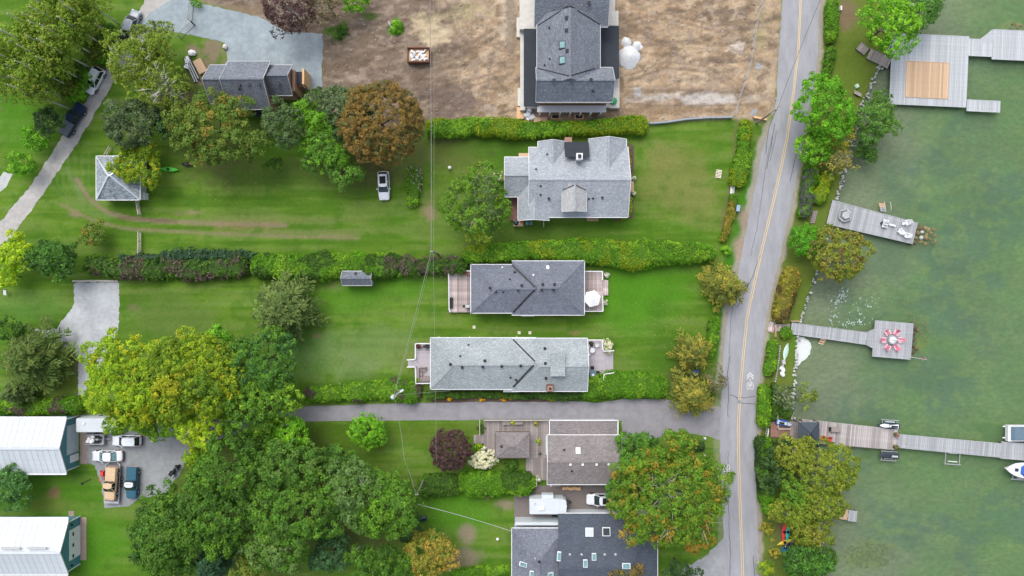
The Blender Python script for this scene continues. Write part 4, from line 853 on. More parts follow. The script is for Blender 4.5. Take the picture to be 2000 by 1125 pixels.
for k in range(6): boxpx(d, 'stair', M_gdeck, (1180 + k * 3, 687, 1182.7 + k * 3, 729), 0, .72 - k * .11)
# F: brown-grey cottage + deck
b = house('brown_grey_cottage', 'brown-grey shingled cottage with white trim directly below the asphalt driveway', 'house', 1140, 890)
wing(b, (1069, 850, 1213, 946), 'x', 3.6, 5.0, SH_brown, wall=M_gsid); boxpx(b, 'lower_roof', SH_brown[0], (1073, 822, 1207, 851), 2.9, 3.15); boxpx(b, 'lower_wall', M_gsid, (1075, 824, 1205, 849), 0, 2.88)
boxpx(b, 'side_roof', SH_brown[0], (1077, 918, 1094, 950), 2.7, 2.9); mb = MB()
for p, q in (((1073, 821), (1208, 821)), ((1073, 821), (1073, 849)), ((1207, 821), (1207, 848)), ((1076, 919), (1076, 950)), ((1069, 919), (1090, 919))): mb.beam(W(*p, 3.2), W(*q, 3.2), .16, .12)
mb.build('white_fascia', M_white, b, True)
vents(b, [(1114, 907), (1138, 907), (1165, 907), (1189, 907)], 'skylight_dome', M_white); vents(b, [(1102, 879), (1117, 920)], 'vent_pipe'); skylight(b, 1129, 880, 9, 12, M_offw, M_white)
boxpx(b, 'side_window', M_offw, (1066, 853, 1069, 888), .8, 2.4); wall_windows(b, (1069, 850, 1213, 946), 3.6, n=4)
d = thing('wooden_deck', 'wide weathered brown deck carrying a low pavilion beside the cottage', 'deck', W(1008, 870))
deck_rect(d, (945, 821, 1071, 895), .4, 'y', .42, M_dockb); deck_rect(d, (1027, 895, 1071, 938), .4, 'y', .42, M_dockb); deck_rect(d, (925, 849, 945, 866), .3, 'y', .4, M_dockb)
for a_, b2 in (((945, 821), (1071, 821)), ((937, 820), (937, 850)), ((1048, 928), (1048, 950))): mb = MB(); mb.beam(W(*a_, .9), W(*b2, .9), .1, .5); mb.build('edge_board', M_rail, d, True)
t_ = thing('pavilion', 'square hip-roofed pavilion with mossy brown-grey shingles on the wooden deck', 'pavilion', W(1000, 869))
wing(t_, (968, 844, 1034, 894), 'x', 2.6, 3.3, SH_brown, 2.2, 2.2, trim=M_barkd)
for px, py in ((973, 849), (1030, 849), (973, 890), (1030, 890)): boxpx(t_, 'post', M_barkd, (px - 1, py - 1, px + 1, py + 1), .4, 2.5)
vents(t_, [(979, 872)], 'vent_pipe')
for px, lab in ((989, 'brown slatted bench on the weathered deck, nearer the left planter'), (1013, 'brown slatted bench on the weathered deck, nearer the cottage')):
    t_ = thing('deck_bench', lab, 'bench', W(px, 826)); 
    for k in range(4): boxpx(t_, 'slat', M_dockb, (px - 8, 822.2 + k * 2, px + 8, 823.9 + k * 2), .78, .84)
    boxpx(t_, 'bench_frame', M_barkd, (px - 7, 823, px + 7, 829), .4, .77)
# G: dark bottom house
b = house('dark_grey_house', 'wide dark slate roofed house with many skylights at the paved yard', 'house', 1130, 1090)
wing(b, (1090, 1003, 1284, 1200), 'x', 3.3, 5.2, SH_coal, 0, 5, wall=M_offw, skip='W'); wing(b, (1000, 1032, 1104, 1210), 'y', 3.3, 5.8, SH_dark, 0, 4.3, wall=M_offw)
skylight(b, 1151, 1039, 15, 16, M_offw, M_white); skylight(b, 1184, 1038, 15, 16, M_glass, M_white); skylight(b, 1092, 1086, 7.5, 17, M_gblue, M_white); skylight(b, 1022, 1102, 15, 8, M_gblue, M_white, -.1); skylight(b, 1039, 1122, 8, 14, M_gblue, M_white); skylight(b, 1075, 1123, 11, 10, M_gblue, M_white)
skylight(b, 1160, 1087, 8, 13, M_gblue, M_white); skylight(b, 1143, 1100, 8, 14, M_gblue, M_white); skylight(b, 1223, 1105, 15, 10, M_gblue, M_white)
vents(b, [(1113, 1083), (1136, 1083), (1181, 1083), (1202, 1083), (1046, 1090)], 'vent_pipe', M_gsid); vents(b, [(1053, 1096)], s=.3)
boxpx(b, 'garage_front', M_offw, (1006, 1020, 1091, 1026), 0, 2.6)
for px in (1020, 1047, 1075): boxpx(b, 'garage_door', M_gsid, (px - 11, 1018.4, px + 11, 1019.6), .05, 2.2)
boxpx(b, 'doorstep', M_conc, (1080, 1012, 1090, 1020), 0, .4)

# ---- barns
def barn(label, y0g, y1g, xe, ze, zr, door):
    b = thing('teal_barn', label, 'barn', W(60, (y0g + y1g) / 2)); x1, yt, _ = W(xe, y0g); _, yb, _ = W(xe, y1g); x0 = W(-260, 0)[0]; ym = (yt + yb) / 2; ov = .35
    mb = MB(); mb.prism([(x0, yb), (x1, yb), (x1, yt), (x0, yt)], 0, ze - .05)
    for xx, s in ((x0, 1), (x1, -1)): mb.add([(xx, yb, ze - .05), (xx, yt, ze - .05), (xx, ym, zr - .12), (xx + s * .2, yb, ze - .05), (xx + s * .2, yt, ze - .05), (xx + s * .2, ym, zr - .12)], [(0, 1, 2), (5, 4, 3), (0, 2, 5, 3), (1, 4, 5, 2)])
    mb.build('wall', M_teal, b, True)
    n = int((x1 + .3 - x0) / .92); pw = (x1 + .3 - x0) / n; sl = (zr - ze) / (yt - ym); ox, oy, oz = BASE[b.name]
    for sgn, ye in ((1, yt + ov), (-1, yb - ov)):
        zl = zr - sl * abs(ye - ym); mb = MB(); pts = [(0, ym, zr), (pw, ym, zr), (pw, ye, zl), (0, ye, zl)]; mb.slab([(p[0], p[1] - oy, p[2]) for p in pts], .05)
        mb.beam((.03, ym - oy, zr + .015), (.03, ye - oy, zl + .015), .05, .045); me = mb.mesh('roof_panel', M_offw)
        for i in range(n): link_mesh('roof_panel', me, b, (x0 + i * pw - ox, 0, 0))
    mb = MB(); mb.beam((x0, ym, zr + .06), (x1 + .3, ym, zr + .06), .4, .06)
    mb.build('ridge_cap', M_offw, b, True); mb = MB()
    for ye in (yt + ov, yb - ov): mb.beam((x1 + .32, ym, zr), (x1 + .32, ye, zr - sl * abs(ye - ym)), .12, .22)
    mb.beam((x0, yt + ov + .08, ze - .15), (x1 + .3, yt + ov + .08, ze - .15), .18, .16); mb.beam((x0, yb - ov - .08, ze - .15), (x1 + .3, yb - ov - .08, ze - .15), .18, .16)
    mb.beam((x1 + .06, yt, 0), (x1 + .06, yt, ze - .1), .14, .14); mb.beam((x1 + .06, yb, 0), (x1 + .06, yb, ze - .1), .14, .14); mb.build('trim', M_white, b, True)
    return b, x1, yt, yb
b, x1, yt, yb = barn('white-roofed teal barn next to the parked vehicles, with plain overhead door', 812, 910, 153, 3.6, 5.3, 0)
mb = MB(); mb.box((x1 + .05, W(0, 853)[1], 1.5), (.1, 4.7, 2.9)); mb.build('overhead_door', M('pale_grey_door', (.42, .50, .53), .6), b, True); mb = MB(); mb.box((x1 + .05, W(0, 891)[1], 1.1), (.1, 1.2, 2.1)); mb.build('side_door', M_white, b, True)
b, x1, yt, yb = barn('teal barn standing apart on the lawn, its white roof with two ridge slots', 1008, 1101, 156, 3.6, 5.5, 1)
mb = MB(); mb.box((x1 + .05, W(0, 1054)[1], 1.4), (.1, 4.9, 2.7)); dr = mb.build('overhead_door', M_white, b, True)
for py in (1035, 1056, 1077): mb = MB(); mb.box((x1 + .12, W(0, py)[1], 1.9), (.05, .55, .35)); mb.build('pane', M_glass, dr, True)
for px in (22, 73):
    x, y, _ = W(px, 1069, 5.5); mb = MB(); mb.box((x, y - .1, 5.62), (3.0, .34, .18)); mb.build('ridge_slot', M_gsid, b, True)
for py in (1016, 1094): mb = MB(); mb.box((x1 + .12, W(0, py)[1], 2.2), (.2, .25, .3)); mb.build('wall_lamp', M_black, b, True)
mb = MB(); q = W(0, 1012, 3.3)[1]; mb.beam((W(-200, 0)[0], q, 3.5), (W(134, 0, 3.5)[0], q, 3.5), .5, .16); mb.build('awning_rail', M_white, b, True)
# hip-roofed garage and shed
b = house('hip_roof_garage', 'small square garage with wrinkled grey hip roof half under a yellow-green tree', 'garage', 235, 350)
mh = M('wavy_slate_roof', (.24, .28, .31), .7, .75, 1.5, bmp=1, st=(1, 2.2)); wing(b, (188, 305, 273, 390), 'x', 2.7, 5.2, [mh, M_sil], 3.4, 3.4, wall=M_gsid, trim=M_white)
boxpx(b, 'side_step', M_white, (271, 376, 283, 389), 0, 1.1)
b = house('garden_shed', 'tiny grey shingled shed tucked against the long mixed hedge', 'shed', 697, 542); wing(b, (669, 530, 726, 557), 'x', 2.2, 3.2, SH_blue, wall=M_gsid, inset=.15, trim=M_gsid); vents(b, [(695, 534)], s=.3)

# ---------------------------------------------------------------- vehicles (local frames, +x is the nose)
def wheels(t, xs, y, r=.34, wd=.24):
    tm = MB(); tm.tube([(0, -wd / 2, 0), (0, wd / 2, 0)], r, 14); tme = tm.mesh('tyre', M_tyre, smooth=False); rm = MB(); rm.tube([(0, -wd / 2 - .01, 0), (0, wd / 2 + .01, 0)], r * .62, 10); rme = rm.mesh('rim', M_rim)
    for x in xs:
        for s in (-1, 1): w_ = link_mesh('wheel', tme, t, (x, s * y, r)); link_mesh('rim', rme, w_)
def ringbody(st):
    """stations (x, half width, z low, z high)"""
    rings = []
    for x, hw, z0, z1 in st:
        h = z1 - z0; rings.append([(x, -hw * .86, z0), (x, -hw, z0 + h * .25), (x, -hw * .99, z0 + h * .62), (x, -hw * .88, z1 - h * .06), (x, -hw * .6, z1), (x, 0, z1 + .015), (x, hw * .6, z1), (x, hw * .88, z1 - h * .06), (x, hw * .99, z0 + h * .62), (x, hw, z0 + h * .25), (x, hw * .86, z0)])
    return rings
def vehicle(kind, name, label, cat, paint, px, py, ang, L_=4.6, W_=1.85, group=None, roof=None, sunroof=False, z=0, bedcover=None):
    t = thing(name, label, cat, W(px, py, z), R(ang), group); h = W_ / 2; l = L_ / 2
    pick = kind == 'pickup'; sed = kind == 'sedan'; zb = .95 if not sed else .86; zr = {'suv': 1.68, 'sedan': 1.42, 'pickup': 1.85}[kind]; zl = .28 if not pick else .45
    if pick: zb = 1.12
    bx = -l * .12 if pick else None
    st = [(-l, h * .72, zl + .12, zb - .18), (-l + .12, h * .92, zl, zb - .04), (-l + .6, h, zl - .03, zb), (-l * .3, h, zl - .05, zb + .02), (l * .25, h * .995, zl - .05, zb), (l * .55, h * .98, zl - .03, zb - .05), (l - .45, h * .93, zl, zb - .14), (l - .12, h * .80, zl + .05, zb - .26), (l, h * .6, zl + .14, zb - .38)]
    if pick: st = [(-l, h * .94, zl, zb), (-l + .1, h, zl - .02, zb), (0, h, zl - .03, zb), (l * .5, h * .99, zl, zb - .02), (l - .3, h * .95, zl, zb - .1), (l, h * .8, zl + .1, zb - .22)]
    mb = MB(); mb.loft(ringbody(st)); mb.build('body', paint, t, smooth=not pick)
    if pick: c0, c1, f0, f1 = -l * .16, l * .42, .12, .62
    elif sed: c0, c1, f0, f1 = -l * .62, l * .42, .62, .75
    else: c0, c1, f0, f1 = -l * .90, l * .42, .38, .75
    hw0, hw1 = h * .90, h * .70
    hw1 = h * .76; B_ = [(c0, -hw0), (c1, -hw0), (c1, hw0), (c0, hw0)]; T_ = [(c0 + f0, -hw1), (c1 - f1, -hw1), (c1 - f1, hw1), (c0 + f0, hw1)]
    def rnd(Q, z_, r=.14):
        x0, x1, y = Q[0][0], Q[1][0], Q[1][1]; y = abs(y); return [(x0, -y + r, z_), (x0 + r, -y, z_), (x1 - r, -y, z_), (x1 + r * .5, -y + r * 1.6, z_), (x1 + r * .9, 0, z_), (x1 + r * .5, y - r * 1.6, z_), (x1 - r, y, z_), (x0 + r, y, z_), (x0, y - r, z_), (x0 - r * .4, 0, z_)]
    mb = MB(); mb.loft([rnd(B_, zb - .06), rnd(T_, zr - .07)]); mb.build('window_band', M_glass, t, smooth=False)
    mb = MB(); Tw = [(T_[0][0], -hw1 - .03), (T_[1][0] - .02, -hw1 - .03), (0, 0), (0, 0)]; mb.loft([rnd(Tw, zr - .09), rnd([(T_[0][0] + .05, -hw1 + .02), (T_[1][0] - .06, -hw1 + .02), 0, 0], zr)]); mb.build('roof', roof or paint, t, smooth=False)
    for s in (-1, 1):
        for a_, b_ in ((0, 0), (1, 1)): mb = MB(); mb.beam((B_[a_][0], s * hw0 * .99, zb), (T_[b_][0], s * hw1 * 1.02, zr - .06), .1, .08); mb.build('pillar', paint, t)
        mb = MB(); xm = (c0 + c1) / 2; mb.beam((xm, s * hw0 * 1.0, zb), (xm, s * hw1 * 1.03, zr - .06), .09, .06); mb.build('pillar', paint, t)
    for nm, x0, x1 in (('windshield', c1, c1 - f1), ('rear_window', c0, c0 + f0)):
        s = 1 if nm[0] == 'w' else -1; mb = MB(); zt = zr - .1; mb.add([(x0 + s * .10, -hw0 * .80, zb + .03), (x0 + s * .10, hw0 * .80, zb + .03), (x1 + s * .11, hw1 * .82, zt), (x1 + s * .11, -hw1 * .82, zt)], [(0, 1, 2, 3) if s > 0 else (3, 2, 1, 0)]); mb.build(nm, M_gblue if sed else M_glass, t)
    for s in (-1, 1):
        mb = MB(); mb.box((l - .16, s * h * .62, zb - .33), (.22, .32, .14)); mb.build('headlight', M_white, t)
        mb = MB(); mb.box((-l + .05, s * h * .74, zb - .2), (.12, .2, .26)); mb.build('taillight', M_red, t)
        mb = MB(); mb.box((c1 - f1 * .55, s * (h + .10), zb + .08), (.16, .2, .13), top=.8); mb.build('mirror', paint, t)
    wheels(t, (-l * .62, l * .62), h - .1, .36 if not pick else .42)
    if sunroof: mb = MB(); x0, x1 = T_[0][0] + .35, T_[1][0] - .45; mb.box(((x0 + x1) / 2, 0, zr + .03), (x1 - x0, hw1 * 1.35, .06)); mb.build('sunroof', M_tint, t)
    if kind == 'suv': 
        for s in (-1, 1): mb = MB(); mb.beam((T_[0][0] + .2, s * hw1 * .95, zr + .04), (T_[1][0] - .2, s * hw1 * .95, zr + .04), .05, .05); mb.build('roof_rail', M_rim, t)
    mb = MB(); mb.box((l - .02, 0, zl + .12), (.1, h * 1.5, .16)); mb.box((-l + .02, 0, zl + .12), (.1, h * 1.7, .16)); mb.build('bumper', M_black if not pick else M_steel, t)
    if pick:
        mb = MB(); x0, x1 = -l + .08, c0 - .05
        if bedcover: mb.box(((x0 + x1) / 2, 0, zb + .04), (x1 - x0, W_ * .86, .07)); mb.build('bed_cover', bedcover, t)
        else:
            mb.box(((x0 + x1) / 2, 0, zb + .02), (x1 - x0, W_ * .8, .03)); o_ = mb.build('bed', M_black, t); mb = MB()
            for s in (-1, 1): mb.box(((x0 + x1) / 2, s * h * .88, zb + .08), (x1 - x0, .14, .12))
            mb.box((x0, 0, zb + .08), (.1, W_ * .8, .12)); mb.build('bed_rail', paint, t)
    return t
vehicle('suv', 'white_suv', 'white sport utility car on the gravel lane at the foot of the poplars', 'car', M_wcar, 189, 160, 242, 4.7, 1.95)
vehicle('pickup', 'navy_pickup', 'dark navy pickup with grey bed cover on the gravel lane', 'pickup truck', M_navy, 148, 236, 59, 5.9, 2.0, bedcover=M('bed_cover_grey', (.12, .14, .17), .7))
vehicle('suv', 'grey_car', 'grey car on the gravel lane half hidden by the leaning birch crown', 'car', M('blue_grey_car_paint', (.20, .24, .29), .35, .05, coat=.4, bmp=0), 262, 48, 70, 4.5, 1.85)
vehicle('sedan', 'black_car', 'black car almost covered by branches on the gravel lane', 'car', M_black, 243, 74, 60, 4.4, 1.8)
vehicle('suv', 'silver_white_car', 'silver-white car with dark glass roof parked alone on the mown lawn', 'car', M_wcar, 751, 364, 272, 4.75, 1.95, sunroof=True)
vehicle('suv', 'white_car', 'white car with sunroof nosing out from under the big maple on the paved yard', 'car', M_wcar, 1172, 973, 180, 4.7, 1.95, sunroof=True)
vehicle('sedan', 'white_sedan', 'white sedan with turquoise-tinted windows on the gravel above the tan truck', 'car', M_wcar, 214, 889, 180, 5.1, 1.85)
vehicle('suv', 'white_hatchback', 'white car mostly hidden under the yellow-green tree beside the utility trailer', 'car', M_wcar, 252, 859, 180, 4.8, 1.85)
vehicle('pickup', 'teal_pickup', 'teal pickup with white cab roof beside the car trailer', 'pickup truck', M_tealc, 263, 940, 268, 5.2, 1.85, roof=M_wcar, sunroof=True, bedcover=M_tealc)
# trailer with the tan truck on it
t = thing('flatbed_trailer', 'long grey flatbed trailer carrying the tan pickup', 'trailer', W(224, 942), R(268)); mb = MB()
mb.box((0, 0, .5), (6.1, 2.2, .12)); mb.build('deck', M_dockb, t); mb = MB()
for s in (-1, 1): mb.beam((-3.1, s * 1.15, .62), (3.1, s * 1.15, .62), .12, .2)
mb.box((3.1, 0, .6), (.35, 2.4, .35)); mb.beam((-3.1, -1.1, .6), (-4.1, 0, .5), .12, .12); mb.beam((-3.1, 1.1, .6), (-4.1, 0, .5), .12, .12); mb.build('frame', M_steel, t)
for k in range(-1, 2): mb = MB(); mb.box((k * .9 - .2, 0, .22), (.08, 2.2, .1)); mb.build('axle', M_black, t)
wheels(t, (-.7, .3), 1.3, .36); mb = MB()
for k in range(12): mb.box((-2.3 + k * .38, 1.02, .72), (.22, .16, .1), k)
mb.build('chain_load', M_rust, t)
vehicle('pickup', 'tan_pickup', 'faded tan pickup strapped on the grey flatbed trailer', 'pickup truck', M_tanc, 222, 942, 266, 5.4, 1.9, z=.56, bedcover=M_tanc)
# enclosed trailer, RV, utility trailer, motorcycle
def box_trailer(name, label, cat, px, py, ang, L_, W_, h_, rv):
    t = thing(name, label, cat, W(px, py), R(ang)); l = L_ / 2; w_ = W_ / 2; r = .15; mb = MB()
    O = lambda s: [(-l + r, -w_ * s), (l - .6, -w_ * s), (l - .12, -w_ * s + .3), (l, 0), (l - .12, w_ * s - .3), (l - .6, w_ * s), (-l + r, w_ * s), (-l, w_ * s - r), (-l, -w_ * s + r)]
    mb.loft([[(x, y, .45) for x, y in O(1)], [(x, y, h_ - .12) for x, y in O(1)], [(x * .985, y, h_) for x, y in O(.95)]]); mb.build('body', M_offw, t)
    mb = MB(); mb.box((0, 0, .42), (L_ * .95, W_ * .9, .12)); mb.build('chassis', M_black, t); wheels(t, (-.5, .35), w_ - .1, .36); mb = MB(); mb.beam((l - .3, -.6, .45), (l + .9, 0, .45), .1, .1); mb.beam((l - .3, .6, .45), (l + .9, 0, .45), .1, .1); mb.build('tow_bar', M_black, t)
    for x, y, s in ([(-l * .45, .1, .42), (-l * .7, .55, .28)] if rv else [(-l * .6, .3, .42)]):
        mb = MB(); mb.box((x, y, h_ + .07), (s, s, .14), top=.85); mb.build('roof_vent', M_white if not rv else M_gsid, t)
    if rv:
        mb = MB(); mb.box((-l * .35, -.15, h_ + .13), (1.1, .8, .24), top=.8); mb.build('air_conditioner', M_white, t); mb = MB(); mb.box((l * .62, 0, h_ + .01), (.05, W_ * .95, .02)); mb.build('seam', M_gsid, t); mb = MB(); mb.box((-.1, w_ + .25, 1.9), (1.9, .7, 1.3)); mb.build('slide_out', M_offw, t)
        mb = MB(); mb.box((l - .05, 0, 2), (.2, W_ * .7, .6)); mb.build('front_window', M_glass, t)
    return t
box_trailer('camper_trailer', 'white camper trailer with roof air conditioner on the paved yard', 'camper', 1069, 979, 0, 6.1, 2.5, 2.9, True)
box_trailer('enclosed_trailer', 'long white enclosed trailer partly under the yellow-green tree crown', 'trailer', 205, 825, 0, 6.6, 2.3, 2.4, False)
t = thing('utility_trailer', 'small open utility trailer filled with white tarp and round pots', 'trailer', W(191, 856), 0); mb = MB(); mb.box((0, 0, .55), (2.9, 1.6, .1)); mb.build('deck', M_steel, t); mb = MB()
for s in (-1, 1): mb.beam((-1.5, s * .8, .8), (1.5, s * .8, .8), .08, .4)
mb.beam((1.5, -.8, .8), (1.5, .8, .8), .08, .4); mb.beam((1.5, 0, .5), (2.3, 0, .5), .1, .1); mb.build('side_rail', M_steel, t); wheels(t, (0,), .95, .3)
t = bpy.data.objects['utility_trailer']; rg = random.Random(3); q = W(184, 856); mb = MB()
for k in range(9): mb.rock((q[0] + rg.uniform(-.6, .5), q[1] + rg.uniform(-.5, .5), .85), (.7, .6, .5), rg)
tag(mb.build('white_tarp', M_tarp, None, True), 'crumpled white tarp bundle lying in the small open trailer', 'tarp')
for i, (px, py) in enumerate(((196, 851), (200, 860), (194, 861), (202, 853))):
    mb = MB(); x, y, _ = W(px, py); mb.lathe((x, y, .6), [(.2, 0), (.28, .4), (.22, .4), (.18, .3), (.01, .3)], 10); tag(mb.build('plant_pot', M_black, None, True), 'round dark pot in the small open trailer, the %s of the four' % ('upper left', 'lower right', 'lower left', 'upper right')[i], 'pot', 'pots in the utility trailer')
t = thing('motorcycle', 'dark touring motorcycle leaning at the edge of the gravel by the round bush', 'motorcycle', W(344, 917), R(50))
mb = MB(); mb.loft([[(x, -w_, z0), (x, -w_ * 1.1, (z0 + z1) / 2), (x, -w_ * .5, z1), (x, w_ * .5, z1), (x, w_ * 1.1, (z0 + z1) / 2), (x, w_, z0)] for x, w_, z0, z1 in ((-1.05, .3, .5, .95), (-.6, .42, .4, .9), (-.1, .22, .35, .8), (.4, .28, .35, 1.0), (.9, .35, .5, 1.15), (1.05, .15, .6, 1.0))]); mb.build('body', M_black, t); wheels(t, (-.8, .85), .0, .33, .16)
mb = MB(); mb.tube([(.55, -.5, 1.15), (.75, 0, 1.1), (.55, .5, 1.15)], .03, 5); mb.build('handlebar', M_steel, t); mb = MB(); mb.box((-.75, .45, .7), (.5, .22, .4)); mb.box((-.75, -.45, .7), (.5, .22, .4)); mb.build('saddlebag', M_rim, t); mb = MB(); mb.box((-.2, 0, .88), (.7, .35, .12)); mb.build('seat', M_black, t)
t = thing('engine_hoist', 'small red wheeled mower beside the flatbed trailer', 'mower', W(202, 924), R(90)); mb = MB(); mb.box((0, 0, .35), (.9, .6, .3), top=.7); mb.build('deck', M_red, t); mb = MB(); mb.beam((-.4, -.25, .4), (-1.0, -.25, .95), .05, .05); mb.beam((-.4, .25, .4), (-1.0, .25, .95), .05, .05); mb.beam((-1, -.25, .95), (-1, .25, .95), .05, .05); mb.build('handle', M_red, t); t.name = 'lawn_mower'; wheels(t, (-.35, .35), .35, .14, .08)

# ---------------------------------------------------------------- docks
def quadlocal(a, b_, wpx): pass
def dock(label, a, b_, w0, w1=None, mat=M_dock, z=.25, wd=.30, name='wooden_dock', cat='dock', t=None, edge=None):
    """boards across a straight run from pixel a to pixel b_; w0 width (px)"""
    A = Vector(W(*a, z)); B_ = Vector(W(*b_, z)); d = B_ - A; L_ = d.length; ang = math.atan2(d.y, d.x); w0 *= S; w1 = (w1 * S) if w1 else w0
    if t is None: t = thing(name, label, cat, (A.x, A.y, 0), 0)
    ox, oy, oz = BASE[t.name]; n = max(1, round(L_ / wd)); p = L_ / n; me = None; rng = random.Random(n)
    for i in range(n):
        c = A + d * ((i + .5) / n); ww = w0 + (w1 - w0) * (i + .5) / n
        if me is None or w0 != w1: mb = MB(); mb.box((0, 0, -.03), (p - .035, ww, .05)); me = mb.mesh('plank', mat)
        link_mesh('plank', me, t, (c.x - ox, c.y - oy, z + rng.uniform(-.012, .006)), ang)
    mb = MB(); u = d.normalized(); v_ = Vector((-u.y, u.x, 0))
    for s in (-.42, 0, .42): mb.beam(A + v_ * w0 * s - Vector((0, 0, .17)), B_ + v_ * w1 * s - Vector((0, 0, .17)), .12, .2)
    mb.build('joist', M_barkd, t, True); mb = MB()
    for s in (-.5, .5):
        mb = MB(); mb.beam(A + v_ * (w0 * s) - Vector((0, 0, .07)), B_ + v_ * (w1 * s) - Vector((0, 0, .07)), .07, .2); mb.build('edge_board', edge or mat, t, True)
    k = max(1, int(L_ / 3)); mb = MB()
    for i in range(k + 1):
        for s in (-.44, .44): q = A + d * (i / k) + v_ * (w0 * s); mb.tube([(q.x, q.y, -1.2), (q.x, q.y, z - .1)], .09, 6)
    mb.build('piling', M_barkd, t, True); return t
# dock A, boards run along the short axis: top to bottom
def dockpoly(t, rect_c, angle, Lx, Ly, mat, z, wd, nm='plank'):
    x, y, _ = W(*rect_c, z); ox, oy, oz = BASE[t.name]; n = round(Lx / wd); p = Lx / n; mb = MB(); mb.box((0, 0, -.03), (p - .03, Ly, .05)); me = mb.mesh(nm, mat); ca, sa = math.cos(angle), math.sin(angle); rng = random.Random(n)
    for i in range(n): s = -Lx / 2 + p * (i + .5); link_mesh(nm, me, t, (x + s * ca - ox, y + s * sa - oy, z + rng.uniform(-.01, .005)), angle)
    mb = MB(); mb.box((x, y, z - .22), (Lx - .1, Ly - .1, .26), angle); mb.build('frame', M_barkd, t, True); mb = MB(); hx, hy = Lx / 2, Ly / 2
    cs = [Vector((x + a * ca - b_ * sa, y + a * sa + b_ * ca, z - .06)) for a, b_ in ((-hx, -hy), (hx, -hy), (hx, hy), (-hx, hy))]
    for i in range(4): mb.beam(cs[i], cs[(i + 1) % 4], .08, .16)
    mb.build('edge_board', mat, t, True)
dA = thing('wooden_dock', 'broad pale grey dock with a square orange-brown cedar panel', 'dock', W(1820, 140)); an = math.atan2(-1, 22)
dockpoly(dA, (1815, 137), an, 149 * S, 138 * S, M_dockl, .30, .29)
dockpoly(dA, (1921, 207), an, 64 * S, 22 * S, M_dockl, .295, .29)
dockpoly(dA, (1914, 93), an, 50 * S, 33 * S, M_dockl, .30, .29); dockpoly(dA, (1999, 89), an, 120 * S, 58 * S, M_dockl, .30, .29)
mb = MB(); mb.prism([W(*p, .3)[:2] for p in ((1915, 76), (1939, 57), (1939, 84), (1914, 84))], .15, .302); mb.build('corner_board', M_dockl, dA, True)
dockpoly(dA, (1811, 156), an, 83 * S, 70 * S, M_cedar, .345, .30, 'cedar_plank')
st = thing('gangway', 'short slatted grey gangway stepping down from the grass to the broad dock', 'gangway', W(1716, 112)); dock('', (1697, 104), (1738, 124), 20, None, M_dockb, .36, .30, t=st)
st = thing('wooden_steps', 'weathered wooden steps beside the tree above the gangway', 'steps', W(1685, 95)); dock('', (1677, 89), (1693, 101), 16, None, M_dockb, .3, .36, t=st)
t = thing('garden_bench', 'low brown plank bench on the grass near the lake wall', 'bench', W(1673, 184)); 
for k in range(3): mb = MB(); mb.box((0, -.2 + k * .2, .42), (1.3, .17, .05), R(-25)); mb.build('slat', M_dockb, t)
mb = MB(); mb.box((0, 0, .2), (1.1, .4, .4), R(-25)); mb.build('bench_frame', M_barkd, t)
x, y, _ = W(1672, 169); mb = MB(); mb.box((x, y, .2), (.65, .65, .4), .5, top=.9); tag(mb.build('well_cover', M('pale_green_lid', (.4, .55, .42), .7), None, True), 'pale green square cover on the grass beside the lake wall', 'cover')
x, y, _ = W(1640, 18); mb = MB(); mb.box((x, y, .3), (.25, .7, .6)); tag(mb.build('sign_post_board', M_white, None, True), 'small white board standing at the edge of the roadside hedge', 'board')
# dock B
dB = dock('short slanted grey dock with a hexagonal table and white chairs', (1620, 414), (1788, 456), 48, 42, M_dock, .35)
t = thing('swim_steps', 'rusty wooden swim steps with two pale handrails beside the slanted dock', 'steps', W(1724, 408), R(-4)); 
for k in range(4): mb = MB(); mb.box((0, -.3 + k * .38, .25 - k * .2), (1.0, .32, .06)); mb.build('tread', M_dock if k < 2 else M_cedar, t)
for s in (-.1, .9): mb = MB(); mb.tube([(s, -.5, .5), (s, -.2, 1.0), (s, 1.1, .6), (s, 1.3, -.3)], .05, 6); mb.build('handrail', M_rail, t)
t = thing('hexagonal_table', 'grey hexagonal wooden picnic table at the shore end of the slanted dock', 'picnic table', W(1648, 421, .35)); hexa = lambda r, o=.3: [(r * math.cos(i * PI / 3 + o), r * math.sin(i * PI / 3 + o)) for i in range(6)]
mb = MB(); mb.prism(hexa(.68), .68, .76); mb.build('tabletop', M_dock, t)
for i in range(6):
    a, b_ = hexa(1.05)[i], hexa(1.05)[(i + 1) % 6]; mb = MB(); mb.beam((a[0], a[1], .43), (b_[0], b_[1], .43), .3, .06); mb.build('seat', M_dock, t); mb = MB(); mb.beam((a[0] * .9, a[1] * .9, 0), (a[0] * .5, a[1] * .5, .68), .08, .08); mb.build('leg', M_dockb, t)
